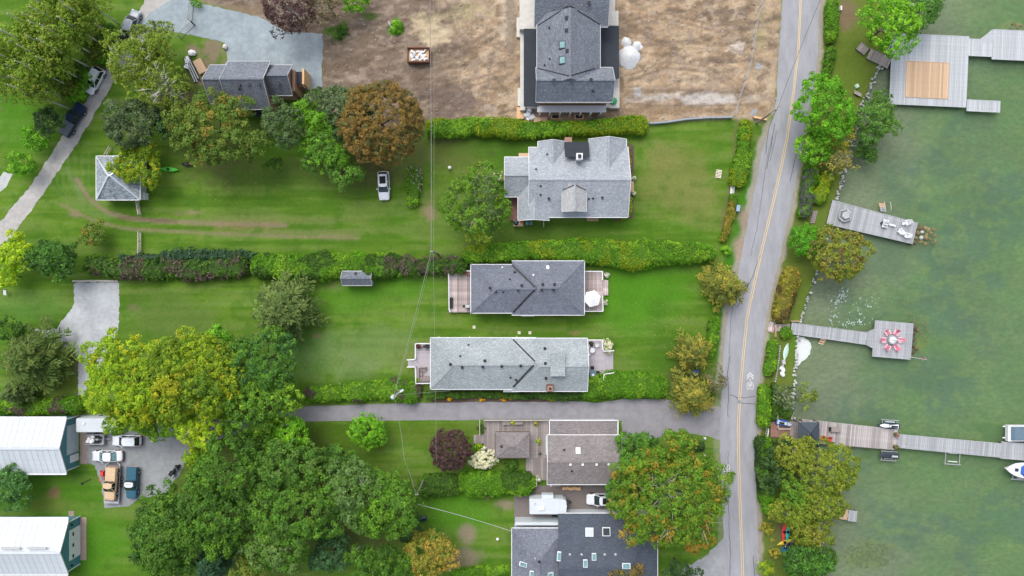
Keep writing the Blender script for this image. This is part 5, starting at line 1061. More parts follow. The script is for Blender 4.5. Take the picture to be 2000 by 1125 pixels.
def adirondack(mat, lab, px, py, ang, z, arm=None, name='lounge_chair', group=None):
    t = thing(name, lab, 'chair', W(px, py, z), R(ang), group); arm = arm or mat
    for k in range(4): mb = MB(); mb.box((.25 - k * .13, 0, .36 - k * .03), (.12, .5, .03)); mb.build('seat_slat', mat, t)
    for k in range(5): mb = MB(); y = (k - 2) * .11; mb.add([(-.24, y - .05, .3), (-.24, y + .05, .3), (-.62, y * 1.25 + .05, .98 - abs(k - 2) * .04), (-.62, y * 1.25 - .05, .98 - abs(k - 2) * .04), (-.28, y - .05, .3), (-.28, y + .05, .3), (-.66, y * 1.25 + .05, .98 - abs(k - 2) * .04), (-.66, y * 1.25 - .05, .98 - abs(k - 2) * .04)], [(0, 1, 2, 3), (7, 6, 5, 4), (0, 4, 5, 1), (3, 2, 6, 7), (0, 3, 7, 4), (1, 5, 6, 2)]); mb.build('back_slat', mat, t)
    for s in (-1, 1):
        mb = MB(); mb.box((-.03, s * .35, .56), (.72, .13, .03)); mb.build('armrest', arm, t); mb = MB(); mb.box((.28, s * .34, .28), (.08, .05, .56)); mb.build('leg', arm, t); mb = MB(); mb.beam((.3, s * .28, .34), (-.55, s * .28, .04), .04, .1); mb.build('rear_leg', arm, t)
    return t
for i, (px, py, a, l) in enumerate(((1727, 433, 75, 'white slatted lounge chair nearest the swim steps'), (1725, 441, -100, 'white slatted lounge chair back to back with the one by the swim steps'), (1769, 435, 200, 'white slatted lounge chair at the upper outer corner of the slanted dock'), (1756, 452, 140, 'white slatted lounge chair facing inland among the two outer lower chairs'), (1768, 460, 170, 'white slatted lounge chair at the lower outer corner of the slanted dock'))):
    adirondack(M_white, l, px, py, a, .37, group='white chairs on the slanted dock')
for nm, l, px, py, d_ in (('footstool', 'long white footrest between the lounge chairs on the slanted dock', 1740, 440, (1.1, .28)), ('side_table', 'little white side table beside the upper outer lounge chair', 1762, 437, (.42, .42))):
    t = thing(nm, l, nm.replace('_', ' '), W(px, py, .37), R(-14)); mb = MB(); mb.box((0, 0, .42), (*d_, .04)); mb.build('top', M_white, t)
    for sx_ in (-1, 1):
        for sy in (-1, 1): mb = MB(); mb.box((sx_ * d_[0] * .42, sy * d_[1] * .4, .2), (.05, .05, .4)); mb.build('leg', M_white, t)
mb = MB(); x, y, _ = W(1721, 436, .4); mb.lathe((x, y, .37), [(.2, 0), (.25, .5), (.24, .5), (.01, .42)], 9); tag(mb.build('round_bin', M_navy, None, True), 'dark blue round bin behind the white chair by the swim steps', 'bin')
rg = random.Random(8)
for i, (px, py, d_, zz) in enumerate(((1793, 444, 10, -.5), (1801, 445, 12, -.5), (1811, 446, 10, -.55), (1817, 449, 11, -.6), (1828, 448, 11, -.65), (1795, 455, 12, -.42), (1803, 453, 8, -.28), (1813, 458, 9, -.5), (1822, 455, 9, -.6), (1829, 459, 10, -.65), (1790, 464, 10, -.3), (1800, 464, 9, -.15), (1811, 464, 12, -.45), (1819, 467, 9, -.55), (1831, 470, 9, -.65), (1788, 473, 13, -.5), (1802, 472, 10, -.5), (1811, 476, 11, -.55), (1824, 475, 9, -.6), (1785, 437, 8, -.6), (1833, 478, 6, -.72))):
    mb = MB(); x, y, _ = W(px, py); s = d_ * S; mb.rock((0, 0, 0), (s, s * rg.uniform(.8, 1.15), s * .75), rg, n=9); o = mb.build('boulder', M_rock if i in (6, 11) else M_brock, None, smooth=True, loc=(x, y, zz), rz=rg.uniform(0, 6))
    tag(o, 'pale dry-topped boulder breaking the surface in the pile off the slanted dock' if i in (6, 11) else 'round yellowish submerged boulder in the pile off the slanted dock', 'boulder', 'boulders off the slanted dock')
# dock C
dC = dock('narrow walkway dock opening into a square platform with pink chairs', (1545, 641), (1692, 661), 22, 24, M_dock, .40)
dock('', (1692, 661), (1713, 662), 24, 44, M_dock, .40, t=dC); dockpoly(dC, (1744, 664), math.atan2(-1, 12), 74 * S, 70 * S, M_dock, .405, .30)
t = thing('landing_boards', 'pinkish wooden landing between the road and the narrow walkway dock', 'landing', W(1520, 640)); dock('', (1501, 637), (1513, 640), 20, None, M_rdeck, .12, .34, t=t); dock('', (1513, 640), (1543, 640), 13, None, M_rdeck, .14, .34, t=t)
mb = MB(); mb.box((W(1513, 0)[0], W(0, 648)[1], .3), (.12, 1.7, .5)); mb.build('side_post', M_cedar, t, True); mb = MB(); mb.box((W(1552, 0)[0], W(0, 627)[1], .3), (1.6, .12, .4)); mb.build('side_post', M_cedar, t, True)
t = thing('round_dock_table', 'round grey table with a white centre and grey rim on the square platform', 'table', W(1739, 663, .41)); mb = MB(); mb.lathe((0, 0, .70), [(.74, 0), (.74, .04), (.01, .04)], 20); mb.build('tabletop', M_steel, t); mb = MB(); mb.lathe((0, 0, .742), [(.50, 0), (.50, .03), (.01, .03)], 20); mb.build('centre_disc', M_white, t); mb = MB(); mb.lathe((0, 0, 0), [(.3, 0), (.1, .08), (.06, .7)], 8); mb.build('pedestal', M_black, t)
t = thing('closed_parasol', 'closed white parasol lying across the round table on the platform', 'parasol', W(1739, 663, 1.2)); mb = MB(); mb.tube([(0, 0, -.1), (.5, -.03, .1), (1.25, -.08, 1.4)], [.06, .12, .03], 8); mb.build('folded_canopy', M_white, t); mb = MB(); mb.tube([(0, 0, -.8), (.02, 0, .1)], .03, 6); mb.build('pole', M_steel, t)
for i, (ang_, l) in enumerate(((0, 'pink slatted dock chair on the lake side of the round table, below the folded parasol'), (57, 'pink slatted dock chair at the upper lake-side place of the round table'), (120, 'pink slatted dock chair at the upper shore-side place of the round table'), (180, 'pink slatted dock chair facing the lake, straight in line with the walkway'), (240, 'pink slatted dock chair at the lower shore-side place of the round table'), (303, 'pink slatted dock chair at the lower lake-side place of the round table'))):
    q = (1739 + 15.5 * math.cos(R(ang_)), 663.5 - 15.5 * math.sin(R(ang_))); adirondack(M_pink, l, q[0], q[1], ang_ + 180, .42, M_pinkl, 'dock_chair', 'pink chairs round the dock table')
t = thing('flagpole', 'slim white pole with a red and white maple leaf flag on the platform edge', 'flagpole', W(1777, 697, .4)); mb = MB(); mb.tube([(0, 0, -.2), (0.05, 0, 4.6)], [.05, .035], 7); mb.build('pole', M_white, t)
fm, t_, b_, N, L = nodes('maple_leaf_flag'); uv = N.new('ShaderNodeTexCoord'); sp = N.new('ShaderNodeSeparateXYZ'); L.new(uv.outputs['UV'], sp.inputs[0]); r1 = N.new('ShaderNodeMath'); r1.operation = 'SUBTRACT'; L.new(sp.outputs[0], r1.inputs[0]); r1.inputs[1].default_value = .5
ab = N.new('ShaderNodeMath'); ab.operation = 'ABSOLUTE'; L.new(r1.outputs[0], ab.inputs[0]); g = N.new('ShaderNodeMath'); g.operation = 'GREATER_THAN'; L.new(ab.outputs[0], g.inputs[0]); g.inputs[1].default_value = .25
L.new(mixc(N, L, g.outputs[0], (.8, .8, .8), (.65, .02, .03)), b_.inputs['Base Color']); b_.inputs['Roughness'].default_value = .7
n = 10; vs = []; fs = []; uvs = []
for i in range(n + 1):
    u_ = i / n
    for j in range(2): vs.append((.05 + u_ * .95, math.sin(u_ * 6) * .16 - u_ * .25 + j * .25, 2.75 + j * .95 - u_ * .5)); 
for i in range(n): fs.append((2 * i, 2 * i + 2, 2 * i + 3, 2 * i + 1))
me = bpy.data.meshes.new('flag'); me.from_pydata(vs, [], fs); ul = me.uv_layers.new(name='UVMap')
for p in me.polygons:
    for li in p.loop_indices: vi = me.loops[li].vertex_index; ul.data[li].uv = ((vi // 2) / n, vi % 2)
me.materials.append(fm); fl = link_mesh('flag', me, t)
lf = [(0, .5), (.08, .3), (.2, .36), (.16, .12), (.3, .24), (.42, .14), (.38, .02), (.48, -.06), (.2, -.28), (.22, -.36), (.03, -.32), (.03, -.5), (-.03, -.5), (-.03, -.32), (-.22, -.36), (-.2, -.28), (-.48, -.06), (-.38, .02), (-.42, .14), (-.3, .24), (-.16, .12), (-.2, .36), (-.08, .3)]
mb = MB(); fa = [(.52 + x * .42, math.sin((.5 + x * .44) * 6) * .16 - (.5 + x * .44) * .25 + (.5 + y * .8) * .25 - .03, 2.75 + (.5 + y * .8) * .95 - (.5 + x * .44) * .5 + .03) for x, y in lf]; mb.add(fa, [tuple(range(len(fa)))]); mb.build('maple_leaf', M_red, fl)
t = thing('swim_ladder', 'small slatted cedar ladder hooked on the walkway dock', 'ladder', W(1607, 666), R(-12))
for k in range(4): mb = MB(); mb.box((0, .6 - k * .36, .3 - k * .25), (.85, .24, .05)); mb.build('tread', M_cedar, t)
for s in (-.42, .42): mb = MB(); mb.beam((s, .8, .35), (s, -.6, -.6), .07, .1); mb.build('rail', M_cedar, t)
# foam on the water, underwater sand
rg = random.Random(12); mb = MB()
def blob(mb, px, py, r, zz, sq=1, rot=0):
    x, y, _ = W(px, py); n = 9; pts = []
    for i in range(n): a = 2 * PI * i / n; rr = r * rg.uniform(.45, 1.25); u_, v_ = rr * math.cos(a), rr * math.sin(a) * sq; pts.append((x + u_ * math.cos(rot) - v_ * math.sin(rot), y + u_ * math.sin(rot) + v_ * math.cos(rot), zz))
    mb.add(pts, [tuple(range(n))])
for k in range(55): t_ = rg.random(); blob(mb, 1632 + 24 * t_ + rg.gauss(0, 4), 596 - 28 * t_ + rg.gauss(0, 4), rg.uniform(.06, .28), -.43, .5, .9)
for k in range(80): blob(mb, rg.uniform(1620, 1725), rg.uniform(575, 640), rg.uniform(.03, .15), -.43, .7, rg.uniform(0, 3))
for px, py, r in ((1685, 630, .55), (1670, 632, .35), (1660, 630, .3), (1632, 618, .4), (1625, 626, .35), (1650, 634, .3), (1684, 615, .3), (1700, 600, .3)): 
    for k in range(4): blob(mb, px + rg.gauss(0, 3), py + rg.gauss(0, 2), r * .5, -.428, .7, rg.uniform(0, 3))
tag(mb.build('foam', M('lake_foam', (.36, .45, .42), .8, .3, 8), None, True), 'scattered pale foam drifting on the shallow water by the walkway dock', 'foam', kind='stuff')
mb = MB(); pts = [W(x, y)[:2] for x, y in ragged([(1560, 655), (1574, 655), (1583, 664), (1588, 678), (1585, 694), (1573, 708), (1556, 720), (1552, 690)], 4, 2, 3)]; mb.prism(pts, -.9, -.41, shrink=.9); tag(mb.build('sand_bank', M('pale_sand_pile', (.55, .58, .58), .9, .25, 6, bmp=.6), None, True), 'heap of pale gravel sloping into the water below the walkway dock', 'gravel pile')
# shore wall stones
mb = MB(); pts = resample([p for p in SHORE if -60 <= p[1] <= 1130], 4)
for i, (px, py) in enumerate(pts):
    for k in range(2):
        x, y, _ = W(px + rg.gauss(0, 2.2), py + rg.gauss(0, 2)); s = rg.uniform(.22, .6); mb.rock((x, y, rg.uniform(-.32, .02)), (s, s * rg.uniform(.7, 1.1), s * .8), rg, n=6)
tag(mb.build('shore_wall_stones', M_rock, None, True), 'irregular line of pale grey stones along the lake edge', 'stones', kind='stuff')
mb = MB()
for k in range(160):
    a, r = rg.uniform(0, 6.28), rg.random() ** .6; x, y, _ = W(1700 + 52 * r * math.cos(a), 1088 + 26 * r * math.sin(a)); s = rg.uniform(.15, .45); mb.rock((x, y, -.68), (s, s * .9, s * .6), rg, n=6)
for k in range(60):
    x, y, _ = W(1797 + rg.gauss(0, 10), 650 + rg.gauss(0, 22)); s = rg.uniform(.3, .9); mb.rock((x, y, -.7), (s, s * .9, s * .5), rg, n=7)
for k in range(14): x, y, _ = W(1990 + rg.gauss(0, 9), 50 + rg.gauss(0, 4)); s = rg.uniform(.3, .7); mb.rock((x, y, -.55), (s, s, s * .6), rg, n=7)
tag(mb.build('submerged_rocks', M_brock, None, True), 'algae-covered rocks lying under the shallow green water', 'rocks', kind='stuff')
# rock crib beside dock C
for i, (px, py, r) in enumerate(((1784, 632, .55), (1790, 641, .6), (1786, 652, .55), (1786, 664, .6), (1785, 676, .5), (1784, 688, .55), (1794, 645, .45), (1792, 681, .55))):
    mb = MB(); mb.rock((0, 0, 0), (r * 1.5, r * 1.3, .6), rg, n=8); x, y, _ = W(px, py); tag(mb.build('crib_rock', M_brock if i in (7, 6) else M_barkd, None, loc=(x, y, -.38)), 'dark wet rock beside the square platform, %s' % ('topmost of the row', 'second from the top of the row', 'third from the top of the row', 'in the middle of the row', 'third from the flagpole', 'lowest, next to the flagpole', 'outlying one near the top', 'outlying yellowish one near the flagpole')[i], 'rock', 'rocks at the square platform')
# dock D
dD = dock('very long grey dock, wide near the shore and narrow farther out', (1565, 841), (1752, 859), 44, 40, M_dockd, .40)
dock('', (1752, 861), (1955, 880), 26, 27, M_dock, .38, t=dD); dock('', (1955, 879), (2040, 886), 32, 32, M_dock, .40, .45, t=dD)
t = thing('wooden_deck', 'red-brown stained deck between the roadside hedge and the long dock', 'deck', W(1530, 845)); deck_rect(t, (1505, 824, 1546, 854), .2, 'y', .3, M_redw); dock('', (1543, 842), (1566, 841), 38, None, M_dockb, .34, t=t)
t = thing('gazebo_canopy', 'dark slate fabric gazebo canopy standing over the long dock', 'canopy', W(1582, 850, .4)); x0, y1, _ = W(1560, 825, 2.7); x1, y0, _ = W(1601, 874, 2.7); cx, cy = (x0 + x1) / 2, (y0 + y1) / 2; ax = W(1583, 846, 3.6)
for p, q in (((x0, y0), (x1, y0)), ((x1, y0), (x1, y1)), ((x1, y1), (x0, y1)), ((x0, y1), (x0, y0))): mb = MB(); mb.slab([(p[0], p[1], 2.6), (q[0], q[1], 2.6), (ax[0], ax[1], 3.7)], .06); mb.build('canopy_panel', M_canopy, t, True)
for p in ((x0, y0), (x1, y0), (x1, y1), (x0, y1)): mb = MB(); mb.beam((p[0] * .98 + cx * .02, p[1] * .98 + cy * .02, .4), (p[0] * .98 + cx * .02, p[1] * .98 + cy * .02, 2.6), .1, .1); mb.build('post', M_black, t, True)
mb = MB()
for p in ((x0, y0), (x1, y0), (x1, y1), (x0, y1)): mb.beam((p[0], p[1], 2.64), (ax[0], ax[1], 3.74), .09, .05)
mb.build('seam', M_char, t, True)
adirondack(M_red, 'red slatted chair nearest the slate canopy on the long dock', 1606, 857, 262, .42, name='dock_chair'); adirondack(M_red, 'red slatted chair farther from the slate canopy on the long dock', 1617, 859, 256, .42, name='dock_chair')
t = thing('storage_box', 'brown plastic storage box on the upper edge of the long dock', 'box', W(1629, 838, .4), R(-4)); mb = MB(); mb.box((0, 0, .3), (1.45, .7, .6)); mb.build('body', M_cush, t); mb = MB(); mb.box((0, 0, .63), (1.5, .75, .07), top=.94); mb.build('lid', M_cush, t); mb = MB(); mb.box((-.85, 0, .3), (.14, .6, .58)); mb.build('end_panel', M_black, t)
def planter(px, py, lab, pal, z=.4):
    t = thing('flower_pot', lab, 'planter', W(px, py, z)); mb = MB(); mb.lathe((0, 0, 0), [(.28, 0), (.38, .42), (.33, .42), (.3, .34), (.01, .34)], 12); mb.build('pot', M_barkd, t); link_mesh('flowers', crown_mesh('flowers', .42, .42, .25, .55, pal, .09, int(px), clump=.14, lobes=6), t)
planter(1748, 848, 'pot of dark pink flowers at the upper end of the wide dock', [(.25, .10, .11), (.05, .1, .02), (.5, .3, .32)]); planter(1747, 872, 'pot of brown dried flowers at the lower end of the wide dock', [(.22, .16, .07), (.08, .10, .03)])
mb = MB(); mb.tube([W(1754, 857, .42), W(1770, 866, .41), W(1783, 877, .42)], .025, 5); mb.tube([W(1754, 853, .42), W(1762, 859, .42), (W(1775, 861, .42)), W(1790, 864, .42)], .025, 5); tag(mb.build('mooring_rope', M_rail, None, True), 'loose rope lying on the narrow part of the long dock', 'rope')
def lift(px, py, lab, w_=2.6, h_=1.7, ang=-4, rails=True):
    t = thing('boat_lift', lab, 'boat lift', W(px, py), R(ang))
    for s in (-1, 1):
        mb = MB(); mb.beam((-w_ / 2, s * h_ / 2, .15), (w_ / 2, s * h_ / 2, .15), .12, .12); mb.build('side_rail', M_steel, t); mb = MB(); mb.beam((s * w_ * .42, -h_ / 2, .05), (s * w_ * .42, h_ / 2, .05), .1, .1); mb.build('cross_rail', M_steel, t)
        for s2 in (-1, 1): mb = MB(); mb.tube([(s * w_ * .42, s2 * h_ / 2, -1.2), (s * w_ * .42, s2 * h_ / 2, .35)], .05, 6); mb.build('post', M_steel, t)
    for k in (-.3, .3): mb = MB(); mb.box((0, k * h_, .12), (w_ * .55, .12, .1)); mb.build('bunk', M_white, t)
    return t
lift(1737, 829, 'boat lift above the long dock, holding the white watercraft', 2.9, 1.5); lift(1735, 890, 'boat lift below the long dock, with the slate grey watercraft', 2.7, 1.5); t_e = lift(1860, 893, 'empty square boat lift frame below the narrow part of the long dock', 2.8, 2.3)
def jetski(name, lab, m1, m2, px, py, ang, z=.25, L_=3.1):
    t = thing(name, lab, 'watercraft', W(px, py, z), R(ang)); k = L_ / 3.1; st = ((-1.5, .42, .0, .35), (-1.0, .52, -.1, .42), (0, .56, -.15, .45), (.7, .46, -.12, .5), (1.2, .26, -.02, .5), (1.52, .05, .15, .42))
    mb = MB(); mb.loft([[(x * k, -w_ * .6, z0), (x * k, -w_, z0 + .2), (x * k, -w_ * .8, z1), (x * k, w_ * .8, z1), (x * k, w_, z0 + .2), (x * k, w_ * .6, z0)] for x, w_, z0, z1 in st]); mb.build('hull', m2, t)
    mb = MB(); mb.loft([[(x * k, -w_, z0), (x * k, -w_ * .6, z1), (x * k, w_ * .6, z1), (x * k, w_, z0)] for x, w_, z0, z1 in ((-1.3, .36, .4, .5), (-.9, .3, .42, .72), (-.2, .2, .42, .78), (.25, .3, .45, .85), (.8, .34, .48, .72), (1.3, .12, .46, .55))]); mb.build('deck_cover', m1, t)
    mb = MB(); mb.box((-.6 * k, 0, .8), (1.0 * k, .3, .12), top=.8); mb.build('seat', M_black if m1 is not M_char else M_gsid, t); mb = MB(); mb.tube([(.2, -.35, .95), (.3, 0, .95), (.2, .35, .95)], .03, 5); mb.build('handlebar', M_black, t); return t
jetski('personal_watercraft', 'white personal watercraft with black seat on the lift above the long dock', M_white, M_navy, 1734, 831, 176, L_=3.7); jetski('personal_watercraft', 'slate grey personal watercraft on the lift below the long dock', M_char, M_canopy, 1735, 889, 176, L_=3.4)
jetski('inflatable_watercraft', 'blue and white watercraft under cover beside the gazebo canopy deck', M_offw, M_blue, 1530, 826, -12, .35, 2.8); 
t = thing('loading_cradle', 'wooden cradle frame under the blue and white watercraft', 'cradle', W(1529, 828)); railing(t, [(1519, 810), (1520, 838), (1545, 838)], .1, .6, M_rail)
# covered pontoon and white motor boat
t = thing('covered_boat', 'pontoon boat under a blue-grey canopy moored at the long dock', 'boat', W(1997, 845), 0); mb = MB(); x0, y0 = -2.7, -1.25
mb.loft([[(-2.9, -1.3, z), (4, -1.3, z), (4, 1.3, z), (-2.9, 1.3, z)] for z in (.0, .75)]); mb.build('hull', M_white, t); mb = MB(); mb.loft([[(-2.5, -1.1, .76), (4, -1.1, .76), (4, 1.15, .76), (-2.5, 1.15, .76)], [(-2.2, -.95, 1.3), (4, -.95, 1.3), (4, .95, 1.3), (-2.2, .95, 1.3)]]); mb.build('cover', M('blue_grey_canvas', (.11, .17, .22), .8, .15), t)
for s in (-1, 1): mb = MB(); mb.tube([(-3.1, s * .95, -.35), (-2.6, s * .95, -.3), (4, s * .95, -.3)], [.05, .35, .35], 8); mb.build('pontoon', M_steel, t)
t = thing('motor_boat', 'white motor boat with pointed bow and bright blue cover at the outer dock', 'boat', W(2000, 917), R(174)); st = ((3.7, .06, .5, 1.1), (3.0, .62, .2, 1.05), (2.1, 1.05, 0, 1.0), (1.0, 1.28, -.1, .95), (-.8, 1.35, -.15, .9), (-3, 1.25, -.15, .85))
mb = MB(); mb.loft([[(x, -w_ * .4, z0), (x, -w_, z1 - .25), (x, -w_ * .94, z1), (x, w_ * .94, z1), (x, w_, z1 - .25), (x, w_ * .4, z0)] for x, w_, z0, z1 in st]); mb.build('hull', M_wcar, t)
mb = MB(); mb.loft([[(x, -w_, .94), (x, -w_ * .7, z1), (x, w_ * .7, z1), (x, w_, .94)] for x, w_, z1 in ((1.25, .6, 1.1), (.7, .98, 1.3), (-.5, 1.08, 1.4), (-2.9, 1.08, 1.2))]); mb.build('cover', M_blue, t); mb = MB(); mb.box((2.0, 0, 1.07), (.55, .5, .08)); mb.build('hatch', M_navy, t)
mb = MB(); mb.loft([[(x, -w_ - .03, z), (x, w_ + .03, z), (x, w_ + .03, z + .08), (x, -w_ - .03, z + .08)] for x, w_, z in ((3.7, .02, .82), (3.0, .62, .78), (2.1, 1.05, .73), (1.0, 1.28, .68), (-.8, 1.35, .64), (-3, 1.25, .6))]); mb.build('rub_rail', M_navy, t)
lift(2000, 930, 'boat lift frame below the white motor boat with blue cover', 4.5, 1.2)
# dock E
dE = dock('low old dock showing through the willow leaves, patched with tan boards', (1530, 1002), (1657, 1003), 13, 15, M_dockb, .30); dock('', (1657, 1007), (1674, 1009), 20, None, M_dock, .3, t=dE); dock('', (1592, 1001), (1612, 1004), 16, None, M_cedar, .34, t=dE); dock('', (1640, 1004), (1656, 1006), 18, None, M_cedar, .34, t=dE)
# kayaks and canoe
def kayak(lab, mat, px, py, ang, L_=3.8, w_=.36, z=.25, name='kayak', cat='kayak', open_=True, group=None):
    t = thing(name, lab, cat, W(px, py, z), R(ang), group); mb = MB(); st = [(-1, .03, .22), (-.75, .45, .06), (-.35, .9, 0), (0, 1, 0), (.35, .9, 0), (.75, .45, .06), (1, .03, .22)]
    mb.loft([[(x * L_ / 2, -a * w_ * .5, z0 - .05), (x * L_ / 2, -a * w_, z0 + .16), (x * L_ / 2, 0, .32 - a * .03), (x * L_ / 2, a * w_, z0 + .16), (x * L_ / 2, a * w_ * .5, z0 - .05)] for x, a, z0 in st]); mb.build('hull', mat, t, smooth=False)
    if open_: mb = MB(); mb.lathe((-.1, 0, .28), [(.26, 0), (.26, .05), (.01, .05)], 10); mb.build('cockpit', M_black, t)
    else: mb = MB(); mb.beam((-L_ * .48, 0, .30), (L_ * .48, 0, .30), .05, .06); mb.build('keel', mat, t)
    return t
kayak('bright green kayak lying on the lawn beside the yellow-green tree', M('lime_green_hull', (.08, .50, .06), .4), 331, 331, -4, 3.3)
kayak('red kayak on the ground left of the turquoise one', M_red, 1531, 1037, 83, 3.6); kayak('turquoise kayak with white seats lying between the red kayak and the willow', M_tealp, 1538, 1037, 84, 3.5); kayak('yellow kayak lying crosswise above the blue tarp', M_yelp, 1533, 1058, 18, 3.0); kayak('dark blue kayak overlapping the yellow one', M_navy, 1541, 1062, 40, 2.4)
kayak('upturned pale green canoe on the grass terrace near the shore stones', M('pale_green_canoe', (.42, .58, .52), .5, .08), 1534, 687, 78, 3.0, .42, .05, 'canoe', 'canoe', False)
mb = MB(); x, y, _ = W(1537, 1075); mb.box((x, y, .3), (1.9, .8, .5), -.2, top=.8); tag(mb.build('blue_tarp', M('deep_blue_tarp', (.02, .16, .27), .6), None, True), 'deep blue tarp-covered bundle under the shrubs by the kayaks', 'tarp')
kayak('dark kayak on the lawn close under the rust and green trees', M_black, 366, 321, -3, 2.0)
for px, py, w_, h_, lab in ((1529, 707, .55, .75, 'small white square crate on the grass terrace, nearest the canoe'), (1527, 714, .35, .3, 'tiny pale box between the square crate and the rumpled grey cover')): mb = MB(); x, y, _ = W(px, py); mb.box((x, y, .25), (w_, h_, .5), .1, top=.9); tag(mb.build('crate', M_gsid, None, True), lab, 'crate')
mb = MB()
for k in range(5): x, y, _ = W(1527 + rg.uniform(-2, 2), 726 + rg.uniform(-8, 6)); mb.rock((x, y, .25), (.7, .9, .5), rg)
tag(mb.build('covered_bundle', M_tarp, None, True), 'rumpled pale grey cover over a bundle on the grass terrace', 'cover')
mb = MB(); pts = resample([(1523, 677), (1521, 700), (1516, 735), (1514, 745)], 4)
for p in pts: x, y, _ = W(p[0], p[1]); mb.rock((x, y, .1), (.3, .4, .35), rg, n=6)
tag(mb.build('terrace_edging', M_rock, None, True), 'row of pale edging stones left of the canoe', 'stones', kind='stuff')
for x0_, y0_, x1_, y1_, lab in ((1593, 413, 1586, 437, 'dark wooden steps between shrubs leading to the slanted dock'),):
    t = thing('garden_steps', lab, 'steps', W(1589, 425))
    for k in range(7): mb = MB(); x, y, _ = W(1591 - k * .8, 414 + k * 3.4); mb.box((x, y, .25 - k * .03), (.8, .24, .12)); mb.build('tread', M_cush, t, True)

# ---------------------------------------------------------------- fences, poles, wires
def post_fence(name, lab, pts, h_, mat, n=None, rails=2, cat='fence', sp=1.6, rw=.07, mesh=None):
    P = [Vector(W(p[0], p[1], 0)) for p in pts]; t = thing(name, lab, cat, tuple(P[0])); 
    for a, b_ in zip(P[:-1], P[1:]):
        k = max(1, round((b_ - a).length / sp))
        for i in range(k + 1):
            q = a + (b_ - a) * i / k; mb = MB(); mb.tube([q, q + Vector((0, 0, h_ + .1))], .06, 5); mb.build('post', mat, t, True)
        for r_ in range(rails): mb = MB(); zz = h_ * (r_ + 1) / rails - .05; mb.beam(a + Vector((0, 0, zz)), b_ + Vector((0, 0, zz)), rw, rw * 1.3); mb.build('rail', mat, t, True)
        if mesh:
            mb = MB(); d = b_ - a; kk = int(d.length / .35)
            for i in range(kk): q = a + d * i / kk; mb.beam(q + Vector((0, 0, .05)), q + Vector((0, 0, h_)), .015, .015)
            mb.build('mesh_panel', mesh, t, True)
    return t
post_fence('split_rail_fence', 'pale split rail fence running down from the hip roof garage', [(272, 392), (277, 420)], 1.2, M_rail, rails=3, rw=.1); post_fence('split_rail_fence', 'pale split rail fence crossing the lawn towards the mixed hedge', [(277, 454), (276, 508)], 1.2, M_rail, rails=3, rw=.1); post_fence('split_rail_fence', 'short split rail fence above the hip roof garage', [(220, 288), (211, 304)], 1.1, M_rail, rails=2, rw=.1)
post_fence('construction_fence', 'temporary grey mesh fence between the dirt lot and the road', [(1488, -12), (1481, 18), (1474, 45), (1466, 98), (1463, 120), (1452, 160), (1440, 195), (1432, 228)], 1.5, M_steel, mesh=M_steel, sp=2.4, rails=2, rw=.05)
mb = MB(); pts = resample([(1268, 241), (1300, 239), (1340, 233), (1380, 230), (1430, 229)], 6)
for a, b_ in zip(pts[:-1], pts[1:]): mb.beam(Vector(W(*a, .35)), Vector(W(*b_, .35)), .28, .7)
tag(mb.build('silt_fence', M('grey_silt_cloth', (.27, .29, .32), .9), None, True), 'low grey silt fence edging the dirt lot above the mown lawn', 'fence')
t = thing('yard_fence', 'thin grey fence with a corner crossing the gravel yard', 'fence', W(360, 40)); mb = MB(); railing(t, [(370, -4), (366, 36), (372, 42), (345, 68)], 0, 1.6, M_bark, w_=.035)
mb = MB(); x, y, _ = W(187, 548); mb.beam(W(142, 549, .15), W(188, 548.5, .15), .28, .28); mb.beam(W(188, 548.5, .15), W(231, 549, .15), .28, .28); tag(mb.build('timber_edging', M_rail, None, True), 'pale timber log closing the top of the gravel pad', 'log')
post_fence('wooden_barrier', 'light wooden barrier board beside the utility pole on the dirt corner', [(1470, 230), (1495, 235)], .5, M_wood, rails=1, rw=.3, sp=2)
def pole(px, py, lab, h_=9.5, r=.15, arm=None, extra=None):
    """px,py: where the top shows"""
    x, y, _ = W(px, py, h_); t = thing('utility_pole', lab, 'utility pole', (x, y, 0)); mb = MB(); mb.tube([(0, 0, -.2), (0, 0, h_)], [r * 1.2, r * .8], 9); mb.build('pole', M_bark, t)
    if arm: mb = MB(); mb.beam((-math.cos(arm) * 1.1, -math.sin(arm) * 1.1, h_ - .5), (math.cos(arm) * 1.1, math.sin(arm) * 1.1, h_ - .5), .12, .14); mb.build('crossarm', M_bark, t)
    for k in range(2): mb = MB(); mb.lathe((.18 - k * .36, 0, h_ - .25), [(.05, 0), (.09, .1), (.05, .2), (.09, .28), (.02, .34)], 8); mb.build('insulator', M_steel, t)
    return t
pole(843, 491, 'utility pole standing at the long hedge where the overhead wires meet'); t = pole(770, 774, 'utility pole with a silver transformer at the driveway hedge', 9)
mb = MB(); mb.lathe((-.35, -.25, 7.4), [(.3, 0), (.34, .1), (.34, .95), (.2, 1.1), (.01, 1.12)], 12); mb.build('transformer', M_offw, t); mb = MB(); mb.tube([(0, 0, 8.4), (.5, .4, 8.8), (1.0, .7, 8.7)], .05, 6); mb.box((1.1, .8, 8.7), (.6, .3, .14), .6); mb.build('lamp_arm', M_offw, t)
pole(1518, 213, 'leaning roadside utility pole at the corner of the dirt lot', 9, arm=.7); pole(814, 966, 'grey utility pole at the edge of the lower wood', 9, .14)
def wire(lab, pts, r=.045, sag=.5, mat=M_wire):
    mb = MB()
    for a, b_ in zip(pts[:-1], pts[1:]):
        A = Vector(W(*a)); B_ = Vector(W(*b_)); n = 14; P = [A + (B_ - A) * i / n - Vector((0, 0, sag * 4 * (i / n) * (1 - i / n))) for i in range(n + 1)]; mb.tube(P, r, 5)
    tag(mb.build('power_line', mat, None, True), lab, 'wire')
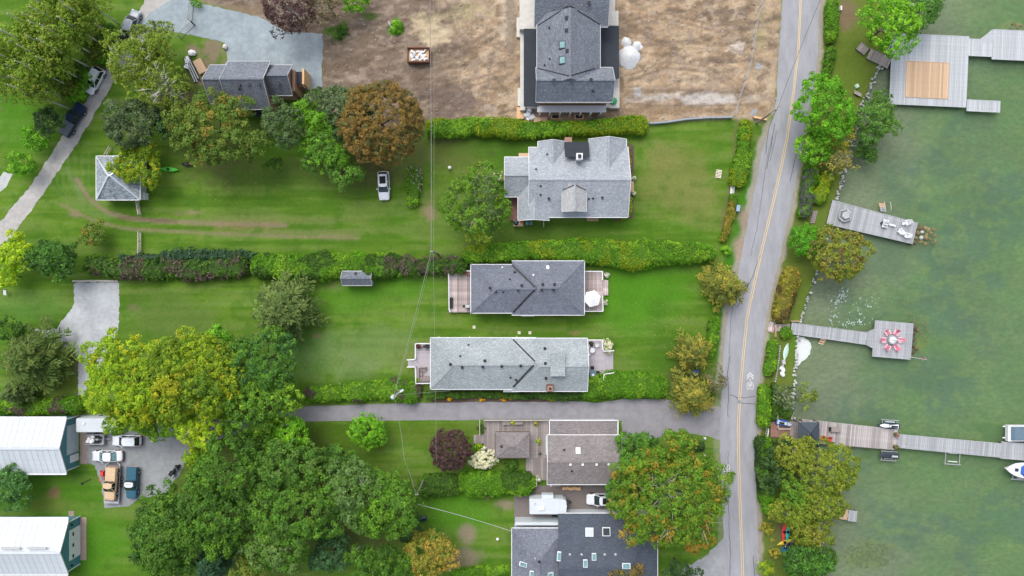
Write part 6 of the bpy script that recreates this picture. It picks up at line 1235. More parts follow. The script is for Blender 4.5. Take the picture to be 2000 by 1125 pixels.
wire('thick pale overhead cable crossing the dirt lot down to the hedge pole', [(839, -30, 9), (842, 490, 9.3)], .05, 1.0, M_bark); wire('thin overhead wire right beside the thick pale cable', [(846, -30, 9), (847, 480, 9.2)], .02, .8); wire('overhead cable slanting from the hedge pole to the transformer pole', [(842, 492, 9.2), (769, 772, 8.7)], .035, .6); wire('second thinner cable slanting to the transformer pole', [(845, 492, 8.7), (772, 770, 8.4)], .018, 1.0)
wire('faint wire running straight down from the hedge pole over the driveway', [(846, 495, 9), (852, 900, 8)], .02, .3); wire('guy wire anchored from the hedge pole into the hedge', [(844, 490, 8), (885, 499, 1.5)], .035, 0); wire('dashed looking cable from the transformer pole across the lawn to the lower wood', [(771, 778, 8.6), (790, 900, 8.4), (812, 966, 8.6)], .03, .7)
wire('white cable from the lower wood pole over the lawn to the dark grey house', [(816, 985, 7.5), (1000, 1038, 3.4)], .035, .5, M_gsid); wire('wire along the driveway hedge from the transformer pole to the bungalow', [(772, 772, 8.2), (880, 763, 4)], .025, .3); wire('long dark wire crossing the road from the leaning pole', [(1518, 213, 8.6), (1606, -10, 8.6)], .03, .4, M_black); wire('overhead wire following the road shoulder downward from the leaning pole', [(1516, 216, 8.6), (1502, 250, 9), (1496, 300, 8.5)], .03, .2, M_black)
# ---------------------------------------------------------------- yard things
t = thing('dumpster', 'rusty brown dumpster filled with white wrapping on the dirt', 'dumpster', W(819, 112)); Lx, Ly = 3.5, 2.3
for d_, c_ in (((Lx, .12, 1.3), (0, Ly / 2, .65)), ((Lx, .12, 1.3), (0, -Ly / 2, .65)), ((.12, Ly, 1.3), (-Lx / 2, 0, .65)), ((.12, Ly, 1.3), (Lx / 2, 0, .65)), ((Lx, Ly, .1), (0, 0, .1))): mb = MB(); mb.box(c_, d_); mb.build('side_panel' if d_[2] > 1 else 'floor_panel', M_rust, t)
for s in (-1, 1): mb = MB(); mb.beam((-Lx / 2 - .1, s * Ly / 2, 1.32), (Lx / 2 + .1, s * Ly / 2, 1.32), .2, .12); mb.build('top_rail', M_rust, t)
mb = MB(); mb.box((0, 0, .5), (Lx - .2, Ly - .2, .7)); q = BASE[t.name]; mb.v = [(a + q[0], b_ + q[1], c_) for a, b_, c_ in mb.v]
tag(mb.build('packed_waste', M_wood, None, True), 'layer of tan wood waste lying inside the rusty dumpster', 'waste'); mb = MB()
for k in range(26): mb.box((q[0] + rg.uniform(-1.3, 1.3), q[1] + rg.uniform(-.7, .7), .95 + rg.uniform(0, .3)), (rg.uniform(.4, 1.1), rg.uniform(.15, .45), rg.uniform(.08, .3)), rg.uniform(0, 3), rx=rg.uniform(-.4, .4), ry=rg.uniform(-.4, .4), top=.6)
tag(mb.build('plastic_scraps', M_tarp, None, True), 'tangled white plastic wrapping heaped on top inside the dumpster', 'wrapping')
t = thing('gravel_pile', 'cone-shaped white gravel pile with two smaller clumps beside the new house', 'gravel pile', W(1230, 112)); mp = M('white_limestone', (.62, .64, .66), .9, .18, 5, bmp=.9)
for px, py, rx, h_ in ((1229, 113, 1.95, 1.5), (1223, 84, .9, .7), (1244, 90, .8, .7), (1251, 93, .45, .3)):
    x, y, _ = W(px, py); mb = MB(); rings = []
    for zz, rr in ((-.05, 1), (.15, .86), (.4, .62), (.7, .36), (.93, .12)): rings.append([(x + rx * rr * math.cos(a) * rg.uniform(.88, 1.1), y + rx * rr * 1.15 * math.sin(a) * rg.uniform(.88, 1.1), h_ * zz * rg.uniform(.93, 1.05)) for a in [2 * PI * i / 18 for i in range(18)]])
    mb.loft(rings); mb.build('heap', mp, t, True, True)
t = thing('slatted_pallet', 'cream slatted wooden pallet lying on the front lawn', 'pallet', W(1403, 340), R(-9))
for k in range(6): mb = MB(); mb.box((0, -.6 + k * .24, .16), (.95, .14, .04)); mb.build('slat', M('cream_wood%d' % k, (.66, .60, .48), .8, .15), t)
for s in (-.42, 0, .42): mb = MB(); mb.box((s, 0, .08), (.08, 1.35, .11)); mb.build('runner', M_rail, t)
t = thing('garden_bench', 'narrow white garden bench at the end of the roadside hedge', 'bench', W(1427, 370), R(-5))
for k in range(3): mb = MB(); mb.box((-.12 + k * .14, 0, .45), (.11, 1.5, .03)); mb.build('slat', M_white, t)
mb = MB(); mb.box((.3, 0, .75), (.05, 1.5, .35)); mb.build('backrest', M_white, t); mb = MB(); mb.box((0, .65, .22), (.4, .06, .44)); mb.box((0, -.65, .22), (.4, .06, .44)); mb.build('leg', M_white, t)
t = thing('utility_cabinet', 'slate blue utility box standing beside the low roadside hedge', 'utility box', W(1438, 408), R(-8)); mb = MB(); mb.box((0, 0, .5), (.55, 1.0, 1.0)); mb.build('body', M('slate_blue_paint', (.2, .3, .42), .5), t); mb = MB(); mb.box((0, 0, 1.03), (.62, 1.08, .07), top=.9); mb.build('lid', M('slate_blue_lid', (.24, .34, .45), .5), t)
mb = MB(); x, y, _ = W(879, 329); mb.lathe((x, y, 0), [(.1, 0), (.08, .5), (.26, .62), (.30, .8), (.22, 1.0), (.01, 1.08)], 12); tag(mb.build('garden_globe', M_white, None, True), 'small white globe on a stand alone on the lawn', 'garden ornament')
t = thing('lumber_pile', 'pale grey boards and wrapped sheets piled beside the gravel yard', 'lumber', W(376, 137), R(-65))
for k in range(7): mb = MB(); mb.box((rg.uniform(-.3, .3), -.5 + k * .17, .15 + .1 * (k % 2)), (4.6 - .3 * (k % 3), .15, .12), rg.uniform(-.04, .04)); mb.build('board', M_gsid if k % 2 else M_char, t)
mb = MB(); 
for k in range(5): mb.box((-1.9 + k * .3, .2 - k * .2, .4), (.9, .5, .3), k, top=.7)
mb.build('wrapping', M_tarp, t); mb = MB(); x, y, _ = W(377, 105); mb.rock((x, y, .4), (1.3, 1.1, .8), rg); tag(mb.build('wrapped_bundle', M_tarp, None, True), 'white wrapped bundle above the lumber pile', 'bundle')
t = thing('plywood_stack', 'orange plywood stack between the lumber pile and the grey house', 'plywood', W(393, 131), R(28))
for k in range(4): mb = MB(); mb.box((0, 0, .1 + k * .13), (1.4, 2.4, .11)); mb.build('sheet', M_cedar, t)
mb = MB(); mb.rock((0, 0, .3), (.9, 1.0, .7), rg); x, y, _ = W(441, 93); tag(mb.build('boulder', M_conc, None, loc=(x, y, 0)), 'single pale boulder at the edge of the gravel yard', 'boulder')
# patio furniture
def parasol(px, py, lab):
    t = thing('parasol', lab, 'parasol', W(px, py, .7)); mb = MB(); n = 6; R_ = 1.42
    for i in range(n): a, b_ = 2 * PI * i / n + .25, 2 * PI * (i + 1) / n + .25; mb = MB(); mb.slab([(R_ * math.cos(a), R_ * math.sin(a), 2.1), (R_ * math.cos(b_), R_ * math.sin(b_), 2.1), (0, 0, 2.6)], .03); mb.build('canopy_panel', M_white, t)
    mb = MB(); mb.tube([(0, 0, 0), (0, 0, 2.7)], .03, 6); mb.build('pole', M_steel, t); mb = MB(); mb.lathe((0, 0, 0), [(.3, 0), (.3, .08), (.05, .1)], 10); mb.build('base', M_black, t)
parasol(1154, 583, 'open white hexagonal parasol on the small patchy deck')
t = thing('barbecue', 'black gas barbecue with open side shelves on the worn deck', 'barbecue', W(914, 598, .7)); mb = MB(); mb.box((0, 0, .45), (.6, .5, .9)); mb.build('cabinet', M_black, t); mb = MB(); mb.loft([[(x, -.28, .9), (x, -.2, 1.15), (x, .2, 1.15), (x, .28, .9)] for x in (-.35, .35)]); mb.build('lid', M_steel, t); mb = MB(); mb.box((.6, 0, .88), (.4, .45, .04)); mb.box((-.6, 0, .88), (.4, .45, .04)); mb.build('side_shelf', M_black, t)
t = thing('covered_barbecue', 'barbecue under a black cover on the clean deck corner', 'barbecue', W(835, 676, .8)); mb = MB(); mb.box((0, 0, .5), (.8, .55, 1.0), top=.85); mb.build('cover', M_black, t); mb = MB(); mb.box((-.5, 0, .8), (.3, .4, .05)); mb.build('side_shelf', M_black, t)
planter(818, 676, 'pot with dark red foliage in the rail corner of the clean deck', [(.12, .03, .03), (.08, .03, .03)], .8); planter(817, 742, 'small pot of yellow-green leaves beside the corner sofa', [(.35, .38, .08), (.1, .2, .02)], .8)
t = thing('corner_sofa', 'grey-brown wicker corner sofa with cushions on the clean deck', 'sofa', W(828, 730, .8))
for x, y in ((-.45, .7), (.1, .7), (-.45, 0), (-.45, -.7), (.1, -.7), (.65, -.7)):
    mb = MB(); mb.box((x, y, .3), (.53, .62, .16), top=.96); mb.build('seat_cushion', M_cush, t); mb = MB(); mb.box((x, y, .11), (.5, .6, .22)); mb.build('wicker_base', M_barkd, t)
for x, y, d_ in ((-.78, 0, (.14, 2.0, .7)), (.1, -1.08, (1.7, .14, .7)), (-.1, 1.06, (1.1, .12, .6))): mb = MB(); mb.box((x, y, .4), d_); mb.build('backrest', M_cush, t)
t = thing('dining_table', 'slate grey rectangular patio table with a white bowl', 'table', W(1157, 732, .8)); mb = MB(); mb.box((0, 0, .72), (1.05, 1.75, .05)); mb.build('tabletop', M('slate_glass', (.13, .19, .23), .3), t)
for x in (-.45, .45):
    for y in (-.75, .75): mb = MB(); mb.box((x, y, .35), (.06, .06, .7)); mb.build('leg', M_black, t)
mb = MB(); x, y, _ = W(1158, 732, 1.55); mb.lathe((x, y, 1.545), [(.12, 0), (.22, .12), (.2, .12), (.01, .03)], 12); tag(mb.build('bowl', M_white, None, True), 'white bowl in the middle of the slate patio table', 'bowl')
def pchair(px, py, ang, lab, mat=M_black, name='patio_chair', group='black chairs round the slate table', sc_=1):
    t = thing(name, lab, 'chair', W(px, py, .8), R(ang), group); mb = MB(); mb.box((0, 0, .44), (.48, .5, .06)); mb.build('seat', mat, t); mb = MB(); mb.box((-.27, 0, .7), (.06, .5, .5)); mb.build('backrest', mat, t)
    for s in (-1, 1): mb = MB(); mb.box((0, s * .26, .64), (.5, .05, .04)); mb.build('armrest', mat, t)
    for x in (-.22, .22):
        for s in (-1, 1): mb = MB(); mb.box((x, s * .22, .21), (.04, .04, .42)); mb.build('leg', mat, t)
for px, py, a, l in ((1156, 718, 270, 'black patio chair at the upper head of the slate table'), (1157, 745, 90, 'black patio chair at the lower head of the slate table'), (1166, 727, 180, 'black patio chair on the stair side of the slate table, upper one'), (1166, 736, 180, 'black patio chair on the stair side of the slate table, lower one'), (1149, 731, 0, 'black patio chair on the house side of the slate table')): pchair(px, py, a, l)
t = thing('round_side_table', 'round white table with a mesh ring among the white lounge chairs', 'table', W(1156, 684, .8)); mb = MB(); mb.lathe((0, 0, .5), [(.38, 0), (.38, .04), (.01, .04)], 16); mb.build('tabletop', M_white, t); mb = MB(); mb.lathe((0, 0, .46), [(.50, 0), (.50, .03), (.4, .03)], 16); mb.build('rim', M_steel, t); mb = MB(); mb.lathe((0, 0, 0), [(.2, 0), (.05, .05), (.05, .48)], 8); mb.build('pedestal', M_steel, t)
for px, py, a, l in ((1165, 674, 220, 'white moulded chair nearest the hydrangea'), (1149, 676, 320, 'white moulded chair against the house by the railing'), (1149, 691, 30, 'white moulded chair against the house below the round table')): pchair(px, py, a, l, M_white, 'lounge_chair', 'white chairs round the small table')
planter(1154, 671, 'small dark potted plant between white chairs by the deck railing', [(.03, .035, .03), (.05, .06, .04)], .8)
t = thing('kettle_grill', 'dark oval grill with a red lid knob on the cedar step', 'barbecue', W(1008, 436, .45)); mb = MB(); mb.lathe((0, 0, .55), [(.15, 0), (.42, .15), (.45, .3), (.3, .5), (.01, .55)], 12); mb.build('bowl', M_navy, t); mb = MB(); mb.tube([(0, -.25, 0), (0, 0, .6), (0, .25, 0)], .03, 5); mb.build('stand', M_black, t)
for px, m_, l in ((1018, M_red, 'red bin behind the light grey house next to the grill'), (1029, M('dull_teal_bin', (.12, .25, .22), .6), 'dull teal bin behind the light grey house, left of its twin'), (1037, M('dull_teal_bin2', (.10, .21, .20), .6), 'darker teal bin behind the light grey house, farthest from the grill')):
    t = thing('wheelie_bin', l, 'bin', W(px, 437 if px > 1020 else 431)); mb = MB(); mb.box((0, 0, .45), (.48, .5, .9), top=1.1); mb.build('body', m_, t); mb = MB(); mb.box((0, 0, .95), (.56, .58, .08), top=.9); mb.build('lid', m_, t)
for px, py in ((1237, 349), (1237, 378)): 
    t = thing('stone_urn', 'white urn of pale flowers at the front step, %s' % ('above it' if py < 360 else 'below it'), 'planter', W(px, py)); mb = MB(); mb.lathe((0, 0, 0), [(.2, 0), (.1, .2), (.32, .5), (.36, .6), (.28, .58), (.01, .5)], 12); mb.build('urn', M_white, t); link_mesh('flowers', crown_mesh('flowers', .34, .34, .2, .6, [(.12, .22, .05), (.6, .6, .5)], .08, px + py, clump=.13, lobes=5), t)
for i, (px, py) in enumerate(((926, 639), (1014, 650), (1035, 650))): mb = MB(); x, y, _ = W(px, py); mb.box((x, y, .06), (.5, .5, .12), .1, top=.8); tag(mb.build('stepping_stone', M('cream_stone%d' % i, (.62, .58, .45), .8), None, True), ('cream square cover in the grass below the worn deck', 'cream square stone in the grass, left of a pair between bungalows', 'cream square stone in the grass, right of a pair between bungalows')[i], 'paving stone')
t = thing('tennis_sign', 'small white tilted sign with a dark frame at the lawn edge', 'sign', W(17, 571)); mb = MB(); mb.box((0, 0, .9), (.5, .9, .06), -.3, rx=.4); mb.build('board', M_white, t); mb = MB(); mb.beam((-.25, .1, 0), (-.25, .1, 1.2), .08, .08); mb.beam((-.4, .5, 1.2), (.8, .4, 1.2), .06, .06); mb.build('frame', M_black, t); t.name = 'sign_board'
t = thing('hammock_stand', 'thin dark rod stand on the lawn left of the flatbed trailer', 'stand', W(170, 940)); mb = MB(); mb.tube([(-.7, -.3, .05), (.7, .4, .1)], .05, 5); mb.build('rod', M_black, t); mb = MB(); mb.box((-.75, -.35, .12), (.3, .3, .24)); mb.build('foot', M_black, t)
t = thing('blue_box', 'bright blue bin half hidden between two roadside evergreens', 'bin', W(1354, 726)); mb = MB(); mb.box((0, 0, .6), (.9, .7, 1.2)); mb.build('body', M_blue, t); mb = MB(); mb.box((0, 0, 1.24), (1.0, .8, .08)); mb.build('lid', M_blue, t); t.name = 'blue_bin'
t = thing('round_barrel', 'dark navy barrel composter under trees near the lower wood', 'barrel', W(828, 1012)); mb = MB(); mb.tube([(-.5, 0, .6), (.5, .2, .6)], .42, 12); mb.build('drum', M_navy, t); mb = MB(); mb.beam((-.5, -.4, 0), (-.4, 0, .7), .05, .05); mb.beam((.5, .5, 0), (.4, .1, .7), .05, .05); mb.build('stand', M_black, t)
t = thing('firewood_stack', 'short row of cut firewood at the edge of the bare soil', 'firewood', W(893, 1112))
for k in range(12): mb = MB(); mb.tube([(-1.3 + k * .24, -.25, .15 + .05 * (k % 2)), (-1.27 + k * .24, .25, .15)], .1, 6); mb.build('log', M_barkl, t)
mb = MB(); rg2 = random.Random(9)
for k in range(8): mb.box((W(1100 + k * 4.5, 0)[0], W(0, 953 + rg2.uniform(-1, 1))[1], .25), (.35, .5, .4), rg2.uniform(0, 1))
tag(mb.build('log_row', M_wood, None, True), 'row of split logs along the wall of the brown-grey cottage', 'firewood')
for px, py, lab, d_ in ((1046, 1002, 'black square hatch on the paving below the camper', (.85, .6)), (1083, 1004, 'black mat at the corner of the dark grey house', (.9, .9)), (1102, 995, 'black mat behind the camper tow bar', (1.1, .8))): mb = MB(); x, y, _ = W(px, py); mb.box((x, y, .04), (*d_, .06)); tag(mb.build('rubber_mat', M_black, None, True), lab, 'mat')
mb = MB(); x, y, _ = W(972, 1050); mb.lathe((x, y, 0), [(.06, 0), (.06, .6), (.25, .7), (.2, .8), (.01, .82)], 8); tag(mb.build('bird_bath', M_white, None, True), 'small white bird bath on the lawn left of the dark grey house', 'bird bath')
t = thing('garden_gate', 'white gate between the two roadside hedges at the red-brown deck', 'gate', W(1500, 848)); railing(t, [(1501, 838), (1499, 858)], 0, 1.0, M_white); t = thing('sawhorse', 'bent grey sawhorse standing in the weeds of the dirt lot', 'sawhorse', W(766, 58)); mb = MB(); mb.beam((-.5, 1.2, .6), (.1, -.2, .7), .12, .12); mb.beam((0, 0, .5), (1.1, -.1, .4), .08, .08); mb.build('beam', M_gsid, t); mb = MB(); mb.beam((-.4, 1, 0), (-.4, 1, .6), .06, .06); mb.beam((.1, -.2, 0), (.1, -.2, .7), .06, .06); mb.build('leg', M_gsid, t)
for px, py, lab in ((1374, 854, 'white round lamp above the clipped bush'), (1373, 886, 'white round lamp below the clipped bush')): mb = MB(); x, y, _ = W(px, py); mb.lathe((x, y, 0), [(.06, 0), (.06, .7), (.2, .75), (.22, .95), (.1, 1.1), (.01, 1.12)], 10); tag(mb.build('garden_lamp', M_white, None, True), lab, 'lamp')

# ---------------------------------------------------------------- hedges
hedge([(832, 249, 38), (900, 248, 36), (960, 246, 36), (990, 249, 40), (1040, 253, 36), (1100, 250, 28), (1180, 247, 30), (1240, 243, 34), (1266, 242, 46)], 2.0, 'bright', 'vivid green clipped hedge between the new house and the light grey house', seed=2, pal2='lime', p2=.5)
hedge([(160, 517, 34), (250, 522, 40), (330, 526, 46), (410, 524, 44), (485, 522, 44)], 2.0, 'mid', 'mixed hedge patched with grey and plum shrubs behind the split rail fence', seed=3, pal2='plum', p2=.45, lump=.5, leaf=.17, rough_edge=.3)
hedge([(230, 508, 18), (300, 504, 20), (380, 499, 24), (470, 498, 20), (500, 500, 14)], 1.6, 'teal', 'strip of blue-green junipers in front of the mixed hedge', seed=4, lump=.5, leaf=.17, rough_edge=.35)
hedge([(487, 520, 54), (560, 522, 50), (640, 518, 54), (720, 518, 50), (790, 520, 44)], 2.2, 'bright', 'round-topped green hedge running above the tiny shed', seed=5, pal2='mid', p2=.45, lump=.4)
hedge([(742, 518, 34), (790, 520, 34), (850, 521, 34), (880, 520, 34), (912, 515, 34)], 2.0, 'mid', 'tangled plum and green stretch of hedge around the utility pole', seed=6, pal2='plum', p2=.55, lump=.55, rough_edge=.3)
hedge([(905, 499, 34), (980, 493, 36), (1060, 488, 38), (1130, 488, 52), (1200, 497, 58), (1260, 499, 58), (1340, 494, 44), (1400, 493, 30)], 2.4, 'bright', 'broad bright hedge between the light grey house and the blue-grey bungalow', seed=7, pal2='lime', p2=.35, lump=.3)
hedge([(1458, 232, 24), (1456, 280, 26), (1447, 330, 38), (1440, 364, 36)], 1.8, 'bright', 'thick clipped hedge along the road beside the front lawn', seed=8, pal2='lime', p2=.45)
hedge([(1434, 378, 14), (1428, 420, 15), (1418, 455, 14), (1411, 472, 14)], 1.2, 'gold', 'thin yellow-green hedge between the white bench and the broad hedge', seed=9, pal2='bright', p2=.5, lump=.4)
hedge([(592, 772, 30), (650, 770, 32), (700, 765, 40), (770, 764, 46), (822, 767, 40)], 1.7, 'bright', 'lower clipped hedge with brown patches beside the transformer pole', seed=10, pal2='plum', p2=.3, lump=.35)
hedge([(826, 771, 16), (900, 771, 13), (1000, 772, 13), (1100, 774, 16), (1150, 765, 34)], 1.1, 'mid', 'low dark green border hedge behind the orange flowers', seed=11, lump=.5)
hedge([(1135, 765, 42), (1180, 752, 54), (1240, 752, 56), (1306, 759, 44)], 1.9, 'bright', 'wide smooth hedge swelling beside the stairs of the green-grey bungalow', seed=12, lump=.2)
hedge([(1397, 618, 22), (1393, 660, 20), (1388, 700, 18)], 1.4, 'bright', 'short clipped hedge piece hidden between roadside evergreens', seed=13)
hedge([(-20, 795, 36), (60, 795, 34), (110, 794, 34), (160, 790, 34)], 1.8, 'bright', 'clipped hedge above the barn next to the parked vehicles', seed=14, pal2='plum', p2=.3, lump=.4)
hedge([(815, 950, 46), (870, 948, 44), (900, 946, 40)], 1.6, 'mid', 'low green hedge below the purple tree', seed=15, pal2='bright', p2=.5, lump=.3)
hedge([(895, 947, 46), (960, 945, 48), (1046, 946, 46)], 2.2, 'bright', 'dense square-cut hedge between the cottage deck and the camper', seed=16, pal2='mid', p2=.4, lump=.25)
hedge([(1627, 0, 24), (1626, 40, 24), (1625, 82, 22)], 1.7, 'bright', 'tall clipped roadside hedge near the broad dock, upper piece', seed=17); hedge([(1627, 90, 22), (1624, 120, 20), (1616, 152, 16)], 1.5, 'mid', 'thin roadside hedge piece just above the bright lakeside tree', seed=18, pal2='bright', p2=.6, lump=.4)
hedge([(1587, 320, 26), (1580, 360, 26), (1575, 400, 22), (1570, 425, 24)], 1.6, 'bright', 'lumpy hedge with lilac bushes between the road and the grass terrace', seed=19, pal2=[(.16, .15, .17), (.12, .12, .12), (.06, .14, .02)], p2=.45, lump=.5)
hedge([(1620, 335, 22), (1608, 370, 30), (1597, 398, 28)], 1.3, 'lime', 'sloping yellow-green clipped hedge beside the slanted dock', seed=20, pal2='bright', p2=.5)
hedge([(1552, 522, 28), (1543, 550, 34), (1532, 590, 38), (1524, 630, 30)], 1.6, 'gold', 'rounded golden hedge between the road and the foamy cove', seed=21, pal2='rust', p2=.35, lump=.3)
hedge([(1525, 650, 26), (1548, 652, 22)], 1.0, 'bright', 'small trimmed hedge just below the pinkish landing', seed=22); hedge([(1512, 664, 22), (1508, 700, 22), (1503, 735, 26)], 1.3, 'bright', 'low trimmed hedge between the road and the upturned canoe', seed=23, pal2='rust', p2=.25)
hedge([(1497, 752, 26), (1494, 790, 26), (1493, 836, 26)], 1.9, 'bright', 'tall trimmed roadside hedge above the white gate', seed=24); hedge([(1494, 852, 34), (1494, 900, 34), (1496, 960, 32), (1502, 990, 28)], 1.9, 'bright', 'long shaggy roadside hedge below the white gate', seed=25, pal2='dark', p2=.5, lump=.35)
hedge([(1513, 748, 10), (1512, 790, 12), (1512, 822, 10)], 1.3, 'mid', 'thin strip of shrubs behind the tall trimmed roadside hedge', seed=26, lump=.5)
hedge([(1228, 285, 7), (1231, 350, 7)], .5, 'gold', 'narrow flower border along the front of the light grey house, upper half', 'flower_border', 'flower border', leaf=.10, seed=27, lump=.5); hedge([(1231, 385, 7), (1230, 415, 8), (1215, 430, 8)], .5, 'lime', 'narrow flower border along the front of the light grey house, lower half', 'flower_border', 'flower border', leaf=.10, seed=28, lump=.5)
hedge([(808, 324, 22), (806, 360, 26), (807, 405, 22)], .9, 'bright', 'garden bed of leafy plants with white and yellow blooms on the lawn', 'garden_bed', 'flower bed', leaf=.13, seed=29, lump=.6, pal2='flower', p2=.5, rough_edge=.3)
hedge([(1015, 1112, 20), (940, 1120, 24), (880, 1124, 18)], 1.0, 'bright', 'low shrubs at the edge of the lawn left of the dark grey house', seed=30, lump=.5)
# shrubs and flowers
for px, py, rx, ry, h_, pal, lab in (
    (1186, 672, 10, 18, 1.5, 'bloom', 'white hydrangea bush in full bloom at the stairs of the clean deck'), (1184, 590, 4, 18, 1.0, 'bloom', 'narrow row of white hydrangeas under the parasol deck rail'), (1183, 537, 4, 8, .9, 'flower', 'small white flowering plant at the upper corner of the parasol deck'),
    (945, 900, 26, 24, 2.4, 'bloom', 'large white and pink hydrangea bush beside the purple tree'), (1312, 848, 12, 6, 1.6, 'bloom', 'white flowering shrub peeking out above the big maple'), (978, 345, 9, 28, 1.3, 'flower', 'white-flowering shrub row at the wall of the light grey house'),
    (936, 872, 9, 8, 1.2, 'lime', 'small yellow-green shrub beside the deck landing'), (1000, 907, 24, 13, 1.3, 'mid', 'dark green ground shrub below the pavilion'), (939, 838, 6, 12, 1.0, 'mid', 'small leafy shrub at the left end of the weathered deck'), (1052, 935, 6, 10, 1.2, 'flower', 'small plant with white flowers at the corner of the square-cut hedge'),
    (1003, 826, 3.5, 3.5, 1.0, 'lime', 'small green plant growing between the deck benches'), (1046, 827, 5, 4, 1.0, 'gold', 'yellowish shrub on the upper edge of the weathered deck'), (1052, 862, 4, 5, .9, 'lime', 'tiny green plant growing through the weathered deck, upper one'), (1052, 888, 4, 4, .9, 'mid', 'tiny green plant growing through the weathered deck, lower one'),
    (1363, 872, 14, 16, 2.2, 'dark', 'clipped egg-shaped dark green bush at the driveway corner'), (1352, 862, 9, 9, 1.2, 'purple', 'small dark red shrub behind the clipped egg-shaped bush'),
    (375, 893, 20, 24, 2.6, 'lime', 'round yellow-green bush beside the motorcycle'), (1600, 470, 8, 8, 1.2, 'mid', 'small shrub between the bright lakeside bush and the shore stones'), (1418, 490, 11, 10, 1.4, 'bright', 'round shrub closing the broad hedge at the road'),
    (1512, 1080, 8, 30, 1.2, 'gold', 'thin yellowish weeds beside the road above the lower lakeside tree'), (1503, 990, 18, 18, 2.0, 'bright', 'bright green shrub at the lower end of the shaggy hedge'), (1498, 1030, 12, 26, 1.2, 'gold', 'orange-green weeds between the road and the red kayak'),
    (1530, 868, 14, 18, 2.0, 'teal', 'dark blue-green shrub below the red-brown deck'), (1535, 805, 14, 16, 1.0, 'mid', 'low dark green ground cover beside the blue and white watercraft'), (1527, 655, 6, 5, .8, 'rust', 'little red-brown plant by the landing boards'),
    (110, 1113, 24, 14, 2.2, 'dark', 'dark sparse shrub in front of the lower barn roof'), (1390, 640, 10, 10, 1.0, 'mid', 'small shrub under the roadside evergreen'), (385, 8, 16, 8, 1.2, 'bright', 'small bright weeds at the top of the gravel yard'), (775, 52, 14, 16, .8, 'bright', 'clump of bright weeds around the sawhorse'), (667, 62, 16, 16, .6, 'mid', 'patch of green weeds in the dirt')):
    ob = bush(px, py, rx, ry, h_, pal, lab, accent=((.65, .60, .52), .35) if pal == 'bloom' else ((.68, .68, .66), .18) if pal == 'flower' else None, leaf=.13 if h_ < 1.7 else .17)
for i, px in enumerate((940, 985, 1077, 878)):
    bush(px, 781 - (i == 3) * 1, (14, 16, 10, 7)[i], 4.5, .8, 'orangef', 'orange flowers on the driveway edge, %s' % ('below the middle of the bungalow roof', 'just right of the middle clump of the bungalow roof', 'under the rusty chimney', 'nearest the transformer pole')[i], 'orange_flowers', 'flowers', leaf=.10, clump=.16, group='orange flowers along the driveway', accent=((.8, .32, .01), .5))

# ---------------------------------------------------------------- trees
T = tree
# poplar grove: slim trunks lean outwards only through perspective
rg = random.Random(21)
spots = [(166, 158, 'closest to the white car'), (180, 134, 'on the lane side just above the white car'), (193, 112, 'at the lane in the middle of the grove'), (206, 90, 'at the upper lane side of the grove'), (220, 68, 'highest up the lane'), (232, 46, 'nearest the black car'), (150, 122, 'behind the lane row near the white car'), (180, 82, 'inside the grove, upper part'), (165, 100, 'in the very middle of the grove'), (146, 172, 'at the lower edge of the grove'), (128, 192, 'at the lower outer edge'), (100, 150, 'on the far side, lower'), (122, 120, 'on the far side, middle'), (142, 78, 'on the far side, upper'), (196, 38, 'near the top picture edge'), (135, 212, 'lowest of the grove, beside the dark tree'), (98, 110, 'in the outer corner of the grove'), (160, 55, 'in the upper outer part of the grove'), (120, 85, 'deep inside the upper grove'), (90, 185, 'outermost along the lower edge'), (148, 145, 'between the lower edge and the grove middle'), (112, 170, 'one tree in from the lower outer edge'), (210, 60, 'second from the upper end of the lane row'), (175, 20, 'at the top picture edge, farthest from the lane'), (80, 135, 'alone on the outermost side')]
for i, (bx, by, wh) in enumerate(spots):
    h_ = rg.uniform(11.5, 14.5); x, y, _ = W(bx, by); o = thing('poplar_tree', 'slim tall poplar with pale trunk, %s' % wh, 'tree', (x, y, 0), 0, 'poplars beside the gravel lane')
    mb = MB(); lean = (rg.uniform(-.3, .3), rg.uniform(-.3, .3)); mb.tube([(0, 0, -.1), (lean[0] * .3, lean[1] * .3, h_ * .5), (lean[0], lean[1], h_ * .99)], [.14, .13, .07], 7)
    for k in range(7): z0 = h_ * rg.uniform(.3, .8); az = rg.uniform(0, 6.28); mb.tube([(0, 0, z0), (math.cos(az) * 1.0, math.sin(az) * 1.0, z0 + 1.6)], [.06, .02], 4)
    mb.build('trunk', M_barkl, o)
    link_mesh('crown', crown_mesh('crown', rg.uniform(2.0, 2.5), rg.uniform(2.0, 2.5), h_ * .48, h_ * .51, [(.13, .21, .022), (.11, .18, .02), (.16, .23, .028), (.17, .20, .035)], .21, 300 + i, lobes=40, lobe_r=.42, clump=.38, dens=.42, low=-.8, fill=False, bright=1.05), o)
T(262, 122, 66, 72, 11, [(.13, .19, .02), (.16, .21, .025), (.10, .16, .02)], 'wide loose birch with bare silvery branches beside the gravel lane', 'birch_tree', leaf=.24, dens=.5, twigs=26, tw_r=.09, lobes=18, tw_hi=1.12, bark=M_barkl)
T(318, 170, 54, 50, 11, [(.13, .19, .02), (.10, .155, .02), (.15, .18, .03)], 'leaning birch with long white limbs above the autumn-tinted tree', 'birch_tree', leaf=.24, dens=.42, twigs=30, tw_r=.10, tw_hi=1.12, bark=M_barkl)
T(290, 84, 56, 42, 8, 'olive', 'yellow-olive tree between the birch and the gravel yard', dens=.7)
T(12, 150, 24, 70, 9, 'bare', 'thin greyish half bare tree at the edge of the poplar grove', dens=.25, twigs=20, leaf=.22)
